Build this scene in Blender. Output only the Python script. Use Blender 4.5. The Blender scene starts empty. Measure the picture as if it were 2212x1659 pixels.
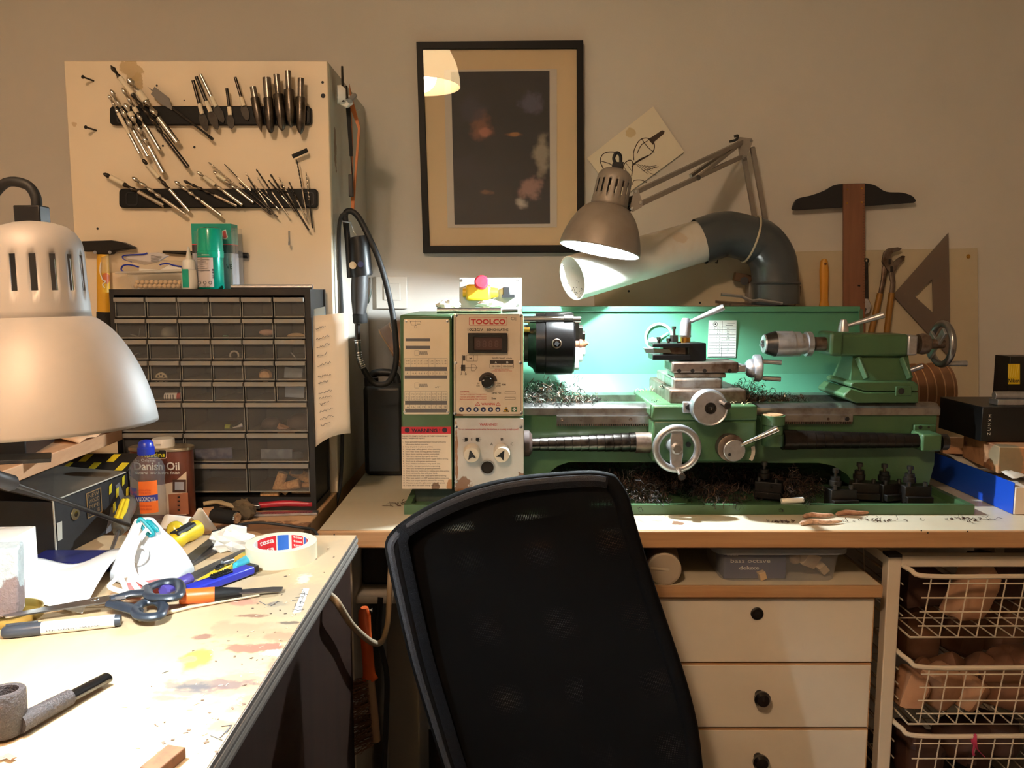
import bpy, bmesh, math, random
from mathutils import Vector, Matrix, Euler
random.seed(7)
sc = bpy.context.scene
COL = sc.collection
# ------------------------------------------------------------------ camera, light, exposure
F, CX, CY, PITCH, CAMZ = 1745.0, 1106.0, 829.5, math.radians(6.5), 1.167
cam_d = bpy.data.cameras.new('camera'); cam = bpy.data.objects.new('camera', cam_d); COL.objects.link(cam)
cam_d.sensor_width = 36; cam_d.lens = F / 2212 * 36; cam_d.clip_start = 0.02
cam.location = (0, 0, CAMZ); cam.rotation_euler = (math.pi / 2 - PITCH, 0, 0)
sc.camera = cam
sc.view_settings.view_transform = 'Standard'; sc.view_settings.look = 'None'
sc.view_settings.gamma = 1; sc.view_settings.use_curve_mapping = False
sc.view_settings.exposure = 0.0
wd = bpy.data.worlds.new('world'); sc.world = wd; wd.use_nodes = True
wd.node_tree.nodes['Background'].inputs[0].default_value = (1.0, 0.82, 0.62, 1)
wd.node_tree.nodes['Background'].inputs[1].default_value = 0.02

def pointlight(name, loc, energy, color, radius):
    l = bpy.data.lights.new(name, 'POINT'); l.energy = energy; l.color = color; l.shadow_soft_size = radius
    o = bpy.data.objects.new(name, l); COL.objects.link(o); o.location = loc
    return o
PENDANT_E, LATHE_E, DESK_E = 58.0, 36.0, 13.0
WARM, COOL = (1.0, 0.775, 0.61), (0.82, 0.94, 1.0)

# ------------------------------------------------------------------ helpers
cp, sp = math.cos(PITCH), math.sin(PITCH)
def V(*a): return Vector(a)
def ray(px, py):
    a, b = (px - CX) / F, (py - CY) / F
    return Vector((a, cp - b * sp, -sp - b * cp))
def W(px, py, d):
    """photo pixel -> point in the room on the vertical plane y = d"""
    r = ray(px, py); t = d / r.y
    return Vector((0, 0, CAMZ)) + r * t
def PZ(px, py, z):
    """photo pixel -> point in the room on the horizontal plane at height z"""
    r = ray(px, py); t = (z - CAMZ) / r.z
    return Vector((0, 0, CAMZ)) + r * t
def S(d, py=830):
    """metres per pixel at distance d"""
    r = ray(CX, py); return d / r.y / F
def lin(c):
    c = c / 255.0
    return c / 12.92 if c <= 0.04045 else ((c + 0.055) / 1.055) ** 2.4
def rgb(r, g, b): return (lin(r), lin(g), lin(b), 1.0)

MATS = {}
def mat(name, col, rough=0.5, metal=0.0, noise=None, bump=None, stains=(), alpha=None, emit=None, soft=0.08, sfac=0.85, coat=0.0, spec=None, grain=None, trans=None, aniso=0.0):
    """procedural principled material. noise=(scale, colour2, amount); bump=(scale, strength);
    grain=(axis scale vector, colour2, amount); stains=[(centre, radius vector, colour, noise scale)]"""
    if name in MATS: return MATS[name]
    m = bpy.data.materials.new(name); m.use_nodes = True; nt = m.node_tree; N = nt.nodes; L = nt.links
    b = N['Principled BSDF']; out = N['Material Output']
    c = rgb(*col)
    b.inputs['Base Color'].default_value = c; b.inputs['Roughness'].default_value = rough; b.inputs['Metallic'].default_value = metal
    if coat: b.inputs['Coat Weight'].default_value = coat; b.inputs['Coat Roughness'].default_value = 0.12
    if spec is not None: b.inputs['Specular IOR Level'].default_value = spec
    if aniso: b.inputs['Anisotropic'].default_value = aniso
    if trans: b.inputs['Transmission Weight'].default_value = trans; b.inputs['IOR'].default_value = 1.3
    geo = N.new('ShaderNodeNewGeometry'); pos = geo.outputs['Position']
    cur = None
    def mix(fac, a, bcol):
        n = N.new('ShaderNodeMix'); n.data_type = 'RGBA'
        if hasattr(fac, 'is_linked') or not isinstance(fac, (int, float)): L.new(fac, n.inputs[0])
        else: n.inputs[0].default_value = fac
        for s, v in ((6, a), (7, bcol)):
            if isinstance(v, tuple): n.inputs[s].default_value = v
            else: L.new(v, n.inputs[s])
        return n.outputs[2]
    def ramp(src, lo, hi):
        n = N.new('ShaderNodeMapRange'); n.interpolation_type = 'SMOOTHSTEP'
        L.new(src, n.inputs[0]); n.inputs[1].default_value = lo; n.inputs[2].default_value = hi
        return n.outputs[0]
    def mul(a, k):
        n = N.new('ShaderNodeMath'); n.operation = 'MULTIPLY'; L.new(a, n.inputs[0])
        if isinstance(k, (int, float)): n.inputs[1].default_value = k
        else: L.new(k, n.inputs[1])
        return n.outputs[0]
    def noi(scale, detail=4, vec=None, w=0.55):
        n = N.new('ShaderNodeTexNoise'); n.inputs['Scale'].default_value = scale; n.inputs['Detail'].default_value = detail
        n.inputs['Roughness'].default_value = w
        L.new(vec if vec is not None else pos, n.inputs['Vector'])
        return n
    if grain:
        mp = N.new('ShaderNodeMapping'); mp.inputs['Scale'].default_value = grain[0]; L.new(pos, mp.inputs[0])
        g = noi(1.0, 5, mp.outputs[0], 0.6)
        cur = mix(mul(ramp(g.outputs[0], 0.35, 0.7), grain[2]), c, rgb(*grain[1]))
    if noise:
        g = noi(noise[0], 5)
        cur = mix(mul(ramp(g.outputs[0], 0.4, 0.72), noise[2]), cur if cur is not None else c, rgb(*noise[1]))
    for (ctr, rad, scol, ns) in stains:
        g = noi(ns, 4)
        dv = N.new('ShaderNodeVectorMath'); dv.operation = 'SUBTRACT'; L.new(pos, dv.inputs[0]); dv.inputs[1].default_value = tuple(ctr)
        sv = N.new('ShaderNodeVectorMath'); sv.operation = 'DIVIDE'; L.new(dv.outputs[0], sv.inputs[0]); sv.inputs[1].default_value = tuple(rad)
        ln = N.new('ShaderNodeVectorMath'); ln.operation = 'LENGTH'; L.new(sv.outputs[0], ln.inputs[0])
        ad = N.new('ShaderNodeMath'); ad.operation = 'MULTIPLY_ADD'; L.new(g.outputs[0], ad.inputs[0]); ad.inputs[1].default_value = 2.2
        L.new(ln.outputs['Value'], ad.inputs[2])
        r_ = ramp(ad.outputs[0], 1.98 + soft, 1.98 - soft)
        cur = mix(mul(r_, sfac), cur if cur is not None else c, rgb(*scol))
    if cur is not None: L.new(cur, b.inputs['Base Color'])
    if bump:
        g = noi(bump[0], 6); bn = N.new('ShaderNodeBump'); bn.inputs['Strength'].default_value = bump[1]; bn.inputs['Distance'].default_value = 0.002
        L.new(g.outputs[0], bn.inputs['Height']); L.new(bn.outputs[0], b.inputs['Normal'])
    if emit:
        b.inputs['Emission Color'].default_value = emit[0] + (1,); b.inputs['Emission Strength'].default_value = emit[1]
    if alpha is not None:
        t = N.new('ShaderNodeBsdfTransparent'); mx = N.new('ShaderNodeMixShader'); mx.inputs[0].default_value = alpha
        L.new(t.outputs[0], mx.inputs[1]); L.new(b.outputs[0], mx.inputs[2]); L.new(mx.outputs[0], out.inputs[0])
    MATS[name] = m
    return m
def clear_mat(name, tint=(255, 255, 255), ior=1.5, rough=0.02, haze=0.0, hazecol=(230, 230, 230)):
    """clear sheet: transparent with a Fresnel gloss and a little haze"""
    if name in MATS: return MATS[name]
    m = bpy.data.materials.new(name); m.use_nodes = True; nt = m.node_tree; N = nt.nodes; L = nt.links
    N.remove(N['Principled BSDF']); out = N['Material Output']
    t = N.new('ShaderNodeBsdfTransparent'); t.inputs[0].default_value = rgb(*tint)
    src = t.outputs[0]
    if haze:
        df = N.new('ShaderNodeBsdfDiffuse'); df.inputs[0].default_value = rgb(*hazecol)
        h = N.new('ShaderNodeMixShader'); h.inputs[0].default_value = haze; L.new(src, h.inputs[1]); L.new(df.outputs[0], h.inputs[2]); src = h.outputs[0]
    g = N.new('ShaderNodeBsdfGlossy'); g.inputs['Roughness'].default_value = rough
    lw = N.new('ShaderNodeLayerWeight'); lw.inputs[0].default_value = .5
    pw = N.new('ShaderNodeMath'); pw.operation = 'POWER'; L.new(lw.outputs['Facing'], pw.inputs[0]); pw.inputs[1].default_value = 4.0
    fr = N.new('ShaderNodeMath'); fr.operation = 'MULTIPLY_ADD'; L.new(pw.outputs[0], fr.inputs[0]); fr.inputs[1].default_value = .6; fr.inputs[2].default_value = ((ior - 1) / (ior + 1)) ** 2
    mx = N.new('ShaderNodeMixShader'); L.new(fr.outputs[0], mx.inputs[0]); L.new(src, mx.inputs[1]); L.new(g.outputs[0], mx.inputs[2])
    L.new(mx.outputs[0], out.inputs[0]); MATS[name] = m
    return m

def frame(axis):
    a = Vector(axis).normalized()
    u = a.cross(Vector((0, 0, 1))) if abs(a.z) < .93 else a.cross(Vector((0, 1, 0)))
    u.normalize(); return a, u, a.cross(u).normalized()

FONTM = {}
class MB:
    def __init__(s): s.v = []; s.f = []; s.mi = []; s.m = 0
    def add(s, vs, fs):
        o = len(s.v); s.v += [Vector(x) for x in vs]; s.f += [tuple(i + o for i in f) for f in fs]; s.mi += [s.m] * len(fs); return s
    def bb(s, x0, x1, y0, y1, z0, z1):
        vs = [(x, y, z) for z in (z0, z1) for y in (y0, y1) for x in (x0, x1)]
        return s.add(vs, [(0, 2, 3, 1), (4, 5, 7, 6), (0, 1, 5, 4), (2, 6, 7, 3), (0, 4, 6, 2), (1, 3, 7, 5)])
    def box(s, c, size, R=None):
        h = [k / 2 for k in size]; vs = [Vector((x, y, z)) for z in (-h[2], h[2]) for y in (-h[1], h[1]) for x in (-h[0], h[0])]
        if R is not None: vs = [R @ v for v in vs]
        c = Vector(c); return s.add([v + c for v in vs], [(0, 2, 3, 1), (4, 5, 7, 6), (0, 1, 5, 4), (2, 6, 7, 3), (0, 4, 6, 2), (1, 3, 7, 5)])
    def bar(s, p0, p1, w, h, up=(0, 0, 1)):
        p0, p1 = Vector(p0), Vector(p1); a = (p1 - p0); L = a.length; a.normalize()
        u = Vector(up); r = a.cross(u)
        if r.length < 1e-5: r = a.cross(Vector((0, 1, 0)))
        r.normalize(); u = r.cross(a)
        return s.box((p0 + p1) / 2, (w, L, h), Matrix((r, a, u)).transposed())
    def lathe(s, o, axis, prof, n=20, cap=True, a0=0.0, a1=None):
        o = Vector(o); a, u, w = frame(axis); full = a1 is None
        A = [a0 + (2 * math.pi if full else a1 - a0) * k / (n if full else n - 1) for k in range(n)]
        vs = [o + a * t + (u * math.cos(x) + w * math.sin(x)) * r for (t, r) in prof for x in A]
        fs = []
        for i in range(len(prof) - 1):
            for k in range(n if full else n - 1):
                k2 = (k + 1) % n; fs.append((i * n + k, (i + 1) * n + k, (i + 1) * n + k2, i * n + k2))
        if cap and full:
            if prof[0][1] > 1e-6: fs.append(tuple(range(n)))
            if prof[-1][1] > 1e-6: fs.append(tuple((len(prof) - 1) * n + k for k in reversed(range(n))))
        return s.add(vs, fs)
    def cyl(s, p0, p1, r0, r1=None, n=16, cap=True):
        p0, p1 = Vector(p0), Vector(p1); r1 = r0 if r1 is None else r1; L = (p1 - p0).length
        return s.lathe(p0, p1 - p0, [(0, r0), (L, r1)], n, cap)
    def tube(s, pts, r, n=8, closed=False, cap=True, flat=None, up0=None):
        pts = [Vector(p) for p in pts]; m = len(pts); rr = r if isinstance(r, (list, tuple)) else [r] * m
        vs = []; u = None
        for i, p in enumerate(pts):
            if closed: t = pts[(i + 1) % m] - pts[i - 1]
            else: t = pts[min(i + 1, m - 1)] - pts[max(i - 1, 0)]
            if t.length < 1e-9: t = Vector((0, 0, 1))
            t.normalize()
            if u is None:
                u = Vector(up0) if up0 is not None else frame(t)[1]
                u = (u - t * u.dot(t)).normalized()
            else:
                u = u - t * u.dot(t); u.normalize()
            w = t.cross(u)
            for k in range(n):
                x = 2 * math.pi * k / n + (math.pi / n if n == 4 else 0)
                vs.append(p + u * math.cos(x) * rr[i] + w * math.sin(x) * (rr[i] if flat is None else flat))
        fs = []
        for i in range(m if closed else m - 1):
            j = (i + 1) % m
            for k in range(n): k2 = (k + 1) % n; fs.append((i * n + k, i * n + k2, j * n + k2, j * n + k))
        if cap and not closed: fs += [tuple(reversed(range(n))), tuple((m - 1) * n + k for k in range(n))]
        return s.add(vs, fs)
    def prism(s, pts, vec):
        pts = [Vector(p) for p in pts]; vec = Vector(vec); n = len(pts)
        nrm = Vector((0, 0, 0))
        for i in range(n):
            a, b = pts[i], pts[(i + 1) % n]; nrm += a.cross(b)
        if nrm.dot(vec) > 0: pts.reverse()
        fs = [tuple(range(n)), tuple(2 * n - 1 - k for k in range(n))] + [(i, n + i, n + (i + 1) % n, (i + 1) % n) for i in range(n)]
        return s.add(pts + [p + vec for p in pts], fs)
    def ring(s, outer, inner, vec):
        n = len(outer); vec = Vector(vec); o = [Vector(p) for p in outer]; i_ = [Vector(p) for p in inner]
        vs = o + i_ + [p + vec for p in o] + [p + vec for p in i_]; fs = []
        for k in range(n):
            j = (k + 1) % n
            fs += [(k, j, n + j, n + k), (2 * n + k, 3 * n + k, 3 * n + j, 2 * n + j), (k, 2 * n + k, 2 * n + j, j), (n + k, n + j, 3 * n + j, 3 * n + k)]
        return s.add(vs, fs)
    def sphere(s, c, r, n=16, m=10, sc3=(1, 1, 1)):
        c = Vector(c); vs = [c + Vector((0, 0, r * sc3[2]))]
        for i in range(1, m):
            t = math.pi * i / m
            vs += [c + Vector((r * sc3[0] * math.sin(t) * math.cos(2 * math.pi * k / n), r * sc3[1] * math.sin(t) * math.sin(2 * math.pi * k / n), r * sc3[2] * math.cos(t))) for k in range(n)]
        vs.append(c - Vector((0, 0, r * sc3[2]))); fs = [(0, 1 + k, 1 + (k + 1) % n) for k in range(n)]
        for i in range(m - 2):
            for k in range(n): k2 = (k + 1) % n; fs.append((1 + i * n + k, 1 + (i + 1) * n + k, 1 + (i + 1) * n + k2, 1 + i * n + k2))
        e = len(vs) - 1; b = 1 + (m - 2) * n; fs += [(e, b + (k + 1) % n, b + k) for k in range(n)]
        return s.add(vs, fs)
    def grid(s, fn, nu, nv, skip=None):
        vs = [fn(i / (nu - 1), j / (nv - 1)) for i in range(nu) for j in range(nv)]
        fs = [(i * nv + j, (i + 1) * nv + j, (i + 1) * nv + j + 1, i * nv + j + 1) for i in range(nu - 1) for j in range(nv - 1) if not (skip and skip(i, j))]
        return s.add(vs, fs)
    def text(s, t, o, R, U, h, w=None, bold=0.0, align='L', off=0.0004):
        """lettering: cap height h, optional total width w, laid on the plane through o"""
        key = (t, bold)
        if key not in FONTM:
            cu = bpy.data.curves.new('font', 'FONT'); cu.body = t; cu.size = 1; cu.resolution_u = 2; cu.offset = bold
            ob = bpy.data.objects.new('font', cu); me = bpy.data.meshes.new_from_object(ob)
            FONTM[key] = ([v.co.copy() for v in me.vertices], [tuple(p.vertices) for p in me.polygons])
            bpy.data.objects.remove(ob); bpy.data.curves.remove(cu); bpy.data.meshes.remove(me)
        vs, fs = FONTM[key]
        if not vs: return s
        R, U = Vector(R).normalized(), Vector(U).normalized(); Nn = R.cross(U); o = Vector(o)
        x0 = min(v.x for v in vs); x1 = max(v.x for v in vs); k = h / 0.70
        kx = k if w is None else w / (x1 - x0)
        sh = -x0 if align == 'L' else (-(x0 + x1) / 2 if align == 'C' else -x1)
        return s.add([o + R * ((v.x + sh) * kx) + U * (v.y * k) + Nn * off for v in vs], fs)
    def tpx(s, t, x, y, hpx, d, wpx=None, bold=0.0, align='L', off=0.0004):
        k = S(d, y)
        return s.text(t, W(x, y, d), (1, 0, 0), (0, 0, 1), hpx * k, None if wpx is None else wpx * k, bold, align, off)
    def rect(s, x0, y0, x1, y1, d, off=0.0004):
        vs = [W(x0, y1, d), W(x1, y1, d), W(x1, y0, d), W(x0, y0, d)]
        return s.add([v - Vector((0, off, 0)) for v in vs], [(0, 1, 2, 3)])
    def poly(s, pts, d, off=0.0004):
        return s.add([W(x, y, d) - Vector((0, off, 0)) for x, y in pts], [tuple(reversed(range(len(pts))))])
    def disc(s, x, y, r, d, n=20, off=0.0004, r2=None, a0=0, a1=2 * math.pi):
        c = W(x, y, d) - Vector((0, off, 0)); k = S(d, y)
        if r2 is None:
            return s.add([c + Vector((math.cos(2 * math.pi * i / n), 0, math.sin(2 * math.pi * i / n))) * r * k for i in range(n)], [tuple(range(n))])
        A = [a0 + (a1 - a0) * i / n for i in range(n + 1)]
        vs = [c + Vector((math.cos(a), 0, math.sin(a))) * rr * k for a in A for rr in (r, r2)]
        return s.add(vs, [(2 * i, 2 * i + 1, 2 * i + 3, 2 * i + 2) for i in range(n)])
    def line(s, x0, y0, x1, y1, wpx, d, off=0.0004):
        a, b = Vector((x0, y0)), Vector((x1, y1)); t = (b - a); n = Vector((-t.y, t.x)).normalized() * wpx / 2
        vs = [W(*(q), d) - Vector((0, off, 0)) for q in (a + n, b + n, b - n, a - n)]
        return s.add(vs, [(0, 1, 2, 3)])

WL = {}
def obj(name, mb, mats, parent=None, label=None, cat=None, group=None, kind=None, bevel=0.0, smooth=40, seg=2, solid=0.0):
    me = bpy.data.meshes.new(name)
    if parent is not None: base = WL[parent.name]
    elif mb.v:
        xs = [v.x for v in mb.v]; ys = [v.y for v in mb.v]; zs = [v.z for v in mb.v]
        base = Vector(((min(xs) + max(xs)) / 2, (min(ys) + max(ys)) / 2, min(zs)))
    me.from_pydata([v - base for v in mb.v], [], mb.f)
    for m in (mats if isinstance(mats, (list, tuple)) else [mats]): me.materials.append(m)
    if any(mb.mi): me.polygons.foreach_set('material_index', mb.mi)
    bm = bmesh.new(); bm.from_mesh(me)
    if solid == 0.0: bmesh.ops.recalc_face_normals(bm, faces=[f for f in bm.faces if all(len(e.link_faces) == 2 for e in f.edges)])
    bm.to_mesh(me); bm.free()
    if smooth:
        me.polygons.foreach_set('use_smooth', [True] * len(me.polygons)); me.set_sharp_from_angle(angle=math.radians(smooth))
    o = bpy.data.objects.new(name, me); COL.objects.link(o)
    WL[o.name] = base
    if parent is not None: o.parent = parent
    else: o.location = base
    if label: o['label'] = label
    if cat: o['category'] = cat
    if group: o['group'] = group
    if kind: o['kind'] = kind
    if solid:
        md = o.modifiers.new('thick', 'SOLIDIFY'); md.thickness = solid; md.offset = 0
    if bevel:
        md = o.modifiers.new('edge', 'BEVEL'); md.width = bevel; md.segments = seg; md.limit_method = 'ANGLE'; md.angle_limit = math.radians(40)
    return o
def thing(name, label, cat, loc, group=None):
    o = bpy.data.objects.new(name, None); COL.objects.link(o); o.location = loc; o.empty_display_size = 0.05
    o['label'] = label; o['category'] = cat
    if group: o['group'] = group
    WL[o.name] = Vector(loc); return o
def bez(p0, p1, p2, p3, n=12):
    p0, p1, p2, p3 = map(Vector, (p0, p1, p2, p3)); r = []
    for i in range(n + 1):
        t = i / n; r.append(p0 * (1 - t) ** 3 + p1 * 3 * t * (1 - t) ** 2 + p2 * 3 * t * t * (1 - t) + p3 * t ** 3)
    return r
def spline(pts, n=6):
    pts = [Vector(p) for p in pts]; out = []
    for i in range(len(pts) - 1):
        a = pts[max(i - 1, 0)]; b = pts[i]; c = pts[i + 1]; d = pts[min(i + 2, len(pts) - 1)]
        for k in range(n):
            t = k / n; out.append(0.5 * ((2 * b) + (c - a) * t + (2 * a - 5 * b + 4 * c - d) * t * t + (3 * b - a - 3 * c + d) * t ** 3))
    out.append(pts[-1]); return out
def rrect(x0, y0, x1, y1, r, n=4):
    pts = []
    for (cx, cy, a) in ((x1 - r, y1 - r, 0), (x0 + r, y1 - r, 90), (x0 + r, y0 + r, 180), (x1 - r, y0 + r, 270)):
        for k in range(n + 1):
            t = math.radians(a + 90 * k / n); pts.append((cx + r * math.cos(t), cy + r * math.sin(t)))
    return pts
def ppx(pts, d): return [W(x, y, d) for x, y in pts]
# ------------------------------------------------------------------ materials
M_wall = mat('wall_paint', (212, 206, 197), 0.85, noise=(3.0, (205, 198, 186), 0.5), bump=(220, 0.12))
M_ceil = mat('ceiling_paint', (225, 218, 205), 0.9)
M_floor = mat('floor_boards', (56, 40, 29), 0.5, grain=((2, 30, 2), (40, 28, 20), 0.8))
M_steel = mat('bright_steel', (200, 202, 205), 0.28, 1.0, noise=(60, (140, 138, 135), 0.35))
M_chrome = mat('chrome', (225, 228, 232), 0.12, 1.0)
M_alu = mat('cast_aluminium', (196, 196, 200), 0.38, 0.85, noise=(90, (150, 148, 150), 0.4))
M_dsteel = mat('dark_steel', (72, 68, 64), 0.38, 0.9, noise=(70, (45, 40, 36), 0.5))
M_dirty = mat('grimy_steel', (128, 112, 100), 0.42, 0.75, noise=(45, (70, 48, 34), 0.8))
M_hss = mat('polished_drill_steel', (205, 196, 184), 0.22, 1.0)
M_hssd = mat('black_oxide_drill_steel', (70, 64, 58), 0.3, 0.9)
M_black = mat('black_plastic', (18, 18, 20), 0.4)
M_blackm = mat('matt_black', (16, 15, 15), 0.75)
M_blkgloss = mat('gloss_black', (10, 10, 11), 0.18, coat=0.4)
M_rubber = mat('rubber', (26, 26, 27), 0.6)
M_white = mat('white_plastic', (232, 230, 224), 0.4)
M_paper = mat('paper', (240, 236, 226), 0.85, noise=(30, (226, 220, 208), 0.4))
M_brass = mat('brass', (200, 150, 70), 0.3, 1.0)
M_green = mat('green_machine_enamel', (66, 98, 64), 0.38, 0.0, noise=(16, (54, 82, 52), 0.5), bump=(160, 0.06), coat=0.15)
M_greenl = mat('green_guard_enamel', (80, 142, 112), 0.32, 0.0, noise=(9, (70, 126, 98), 0.4), coat=0.2)
M_plate = mat('printed_silver_plate', (208, 200, 188), 0.40, 0.25, noise=(25, (190, 178, 160), 0.5))
M_red = mat('red_print', (176, 34, 34), 0.5)
M_ink = mat('black_ink', (22, 21, 22), 0.6)
M_greyink = mat('grey_ink', (92, 90, 92), 0.6)
M_wood = mat('beech_edging', (186, 146, 104), 0.5, grain=((3, 30, 60), (160, 118, 78), 0.8))
M_lam = mat('pale_laminate', (214, 203, 178), 0.36, noise=(9, (198, 184, 156), 0.5), stains=[(V(0.30, 1.43, .75), (.012, .012, .02), (120, 70, 40), 90)])
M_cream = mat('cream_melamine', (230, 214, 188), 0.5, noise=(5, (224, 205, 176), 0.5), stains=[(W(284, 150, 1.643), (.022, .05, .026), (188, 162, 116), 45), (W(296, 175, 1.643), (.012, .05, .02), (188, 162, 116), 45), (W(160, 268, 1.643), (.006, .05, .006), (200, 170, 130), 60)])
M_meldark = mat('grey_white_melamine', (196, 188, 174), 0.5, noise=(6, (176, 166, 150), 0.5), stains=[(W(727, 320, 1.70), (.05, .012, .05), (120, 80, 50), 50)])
M_tape = mat('masking_tape_paper', (226, 214, 188), 0.7)
M_yellow = mat('yellow_plastic', (232, 186, 40), 0.4)
M_orange = mat('orange_plastic', (226, 104, 34), 0.4)
M_teal = mat('teal_plastic', (0, 150, 128), 0.35)
M_blue = mat('blue_plastic', (28, 50, 170), 0.35)
M_pine = mat('planed_pine', (206, 160, 120), 0.6, grain=((30, 3, 30), (180, 130, 92), 0.7))
M_clear = clear_mat('clear_plastic', (252, 252, 252), 1.45, 0.05, 0.04)
M_glass = clear_mat('picture_glass', (255, 255, 255), 1.5, 0.0)

# ------------------------------------------------------------------ the room
WALL = 2.05
RX0, RX1, RY0, CEIL = -1.75, 2.3, -2.2, 2.75
def slab(name, x0, x1, y0, y1, z0, z1, m): return obj(name, MB().bb(x0, x1, y0, y1, z0, z1), m, kind='structure', smooth=0)
slab('floor', RX0, RX1, RY0, WALL, -0.1, 0.0, M_floor)
slab('ceiling', RX0, RX1, RY0, WALL, CEIL, CEIL + .1, M_ceil)
slab('wall_back', RX0 - .1, RX1 + .1, WALL, WALL + .1, -0.1, CEIL + .1, M_wall)
slab('wall_rear', RX0 - .1, RX1 + .1, RY0 - .1, RY0, -0.1, CEIL + .1, M_wall)
slab('wall_left', RX0 - .1, RX0, RY0, WALL, -0.1, CEIL + .1, M_wall)
slab('wall_right', RX1, RX1 + .1, RY0, WALL, -0.1, CEIL + .1, M_wall)

# pendant lamp (behind the photographer; seen mirrored in the picture glass)
q = W(908, 187, 4.55); PEN = Vector((q.x, 2 * 2.03 - 4.55, q.z))
pl = thing('pendant_lamp', 'warm glowing dome pendant lamp hanging from the ceiling', 'lamp', (PEN.x, PEN.y, PEN.z))
M_shade = mat('glowing_shade', (250, 220, 170), 0.6, emit=((1.0, 0.70, 0.37), 10.5))
prof = [(0.0, .215), (.05, .212), (.12, .195), (.19, .16), (.25, .10), (.28, .03)]
obj('lamp_shade', MB().lathe(PEN, (0, 0, 1), prof, 40, cap=False), M_shade, pl, solid=0.004)
obj('lamp_cap', MB().lathe(PEN + V(0, 0, .275), (0, 0, 1), [(0, .034), (.03, .03), (.05, .012)], 20), M_white, pl)
obj('cord', MB().cyl(PEN + V(0, 0, .32), (PEN.x, PEN.y, CEIL), .004, n=8), M_white, pl)
obj('ceiling_rose', MB().lathe((PEN.x, PEN.y, CEIL - .03), (0, 0, 1), [(0, .02), (.01, .045), (.03, .05)], 20), M_white, pl)
lp = pointlight('pendant_light', PEN + V(0, 0, .06), PENDANT_E, WARM, .09)

# ------------------------------------------------------------------ benches
BZ = .75
WTZ = .752
PLYZ = .770
wb = thing('lathe_workbench', 'long pale laminate workbench with beech edging carrying the green lathe', 'workbench', (.35, 1.7, 0))
obj('worktop', MB().bb(-.34, 1.25, 1.386, 2.045, BZ - .028, BZ), M_lam, wb, smooth=0)
obj('front_edging', MB().bb(-.342, 1.25, 1.376, 1.386, BZ - .030, BZ + .0004), M_wood, wb, bevel=.002)
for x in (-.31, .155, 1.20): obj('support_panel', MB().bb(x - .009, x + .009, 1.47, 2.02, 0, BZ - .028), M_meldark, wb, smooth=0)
for (x, y) in ((722, 1151), (1990, 1142), (2004, 1147), (2090, 1144)): obj('screw_hole', MB().disc(x, y + 4, 1.8, 1.376, 10), M_ink, wb)

wt = thing('side_worktop', 'pinkish wood worktop under the drawer cabinet', 'worktop', (-1.0, 1.5, 0))
obj('worktop_board', MB().bb(-1.70, -.365, .80, 2.045, WTZ - .038, WTZ), mat('pink_board', (212, 172, 132), 0.55, grain=((8, 3, 8), (192, 148, 108), 0.6), stains=[(PZ(590, 1140, WTZ), (.12, .04, .05), (120, 80, 55), 40)]), wt, bevel=.002)
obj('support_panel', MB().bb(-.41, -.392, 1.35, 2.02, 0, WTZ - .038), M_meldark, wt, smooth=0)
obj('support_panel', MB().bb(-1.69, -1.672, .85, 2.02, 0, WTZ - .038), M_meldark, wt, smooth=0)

def dz(x, y): return PZ(x, y, PLYZ)
stn = [(dz(424, 1420), (.016, .032, .1), (236, 190, 40), 40), (dz(430, 1486), (.03, .010, .1), (64, 64, 72), 60), (dz(360, 1508), (.022, .006, .1), (70, 70, 78), 60),
       (dz(545, 1400), (.035, .014, .1), (160, 60, 60), 55), (dz(600, 1410), (.02, .008, .1), (240, 236, 228), 60), (dz(598, 1305), (.014, .01, .1), (70, 70, 84), 70),
       (dz(510, 1480), (.04, .03, .1), (176, 130, 104), 40), (dz(570, 1360), (.08, .03, .1), (176, 140, 112), 30), (dz(640, 1300), (.03, .10, .1), (176, 160, 134), 30),
       (dz(405, 1425), (.012, .008, .1), (90, 90, 100), 70), (dz(440, 1375), (.012, .008, .1), (110, 60, 60), 70), (dz(545, 1330), (.02, .006, .1), (120, 70, 60), 60), (dz(700, 1200), (.05, .07, .1), (188, 168, 138), 25), (dz(455, 1478), (.05, .012, .1), (70, 70, 78), 70), (dz(395, 1496), (.03, .006, .1), (76, 76, 84), 70), (dz(600, 1450), (.022, .03, .1), (150, 104, 92), 45), (dz(560, 1520), (.03, .02, .1), (160, 122, 96), 45), (dz(500, 1570), (.03, .012, .1), (150, 120, 92), 60), (dz(620, 1375), (.03, .012, .1), (150, 118, 96), 50), (dz(530, 1300), (.02, .012, .1), (180, 120, 104), 50), (dz(625, 1345), (.012, .005, .1), (60, 56, 56), 80), (dz(655, 1250), (.01, .02, .1), (226, 216, 200), 80), (dz(640, 1420), (.008, .006, .1), (238, 232, 224), 80)]
M_ply = mat('stained_plywood_top', (204, 178, 140), 0.55, grain=((14, 3, 14), (188, 158, 120), 0.6), noise=(24, (182, 160, 130), 0.5), stains=stn, soft=.28, sfac=.75)
pk = thing('plywood_desk', 'plywood desk with a paint-stained top and a brown side panel', 'desk', (-.9, .7, 0))
obj('plywood_top', MB().bb(-1.70, -.256, .15, 1.29, WTZ + .004, PLYZ), M_ply, pk, smooth=0)
mply = [mat('ply_dark', (120, 112, 104), 0.7, grain=((10, 4, 200), (90, 82, 76), 0.7)), mat('ply_light', (168, 160, 150), 0.7, grain=((10, 4, 200), (130, 120, 110), 0.7))]
zz = .7435
for k in range(5):
    h = (PLYZ - .7440) / 5
    obj('ply_layer', MB().bb(-.262, -.2545 + (k % 2) * .0012, .15, 1.291, zz + k * h, zz + (k + 1) * h), mply[k % 2], pk, smooth=0)
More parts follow.
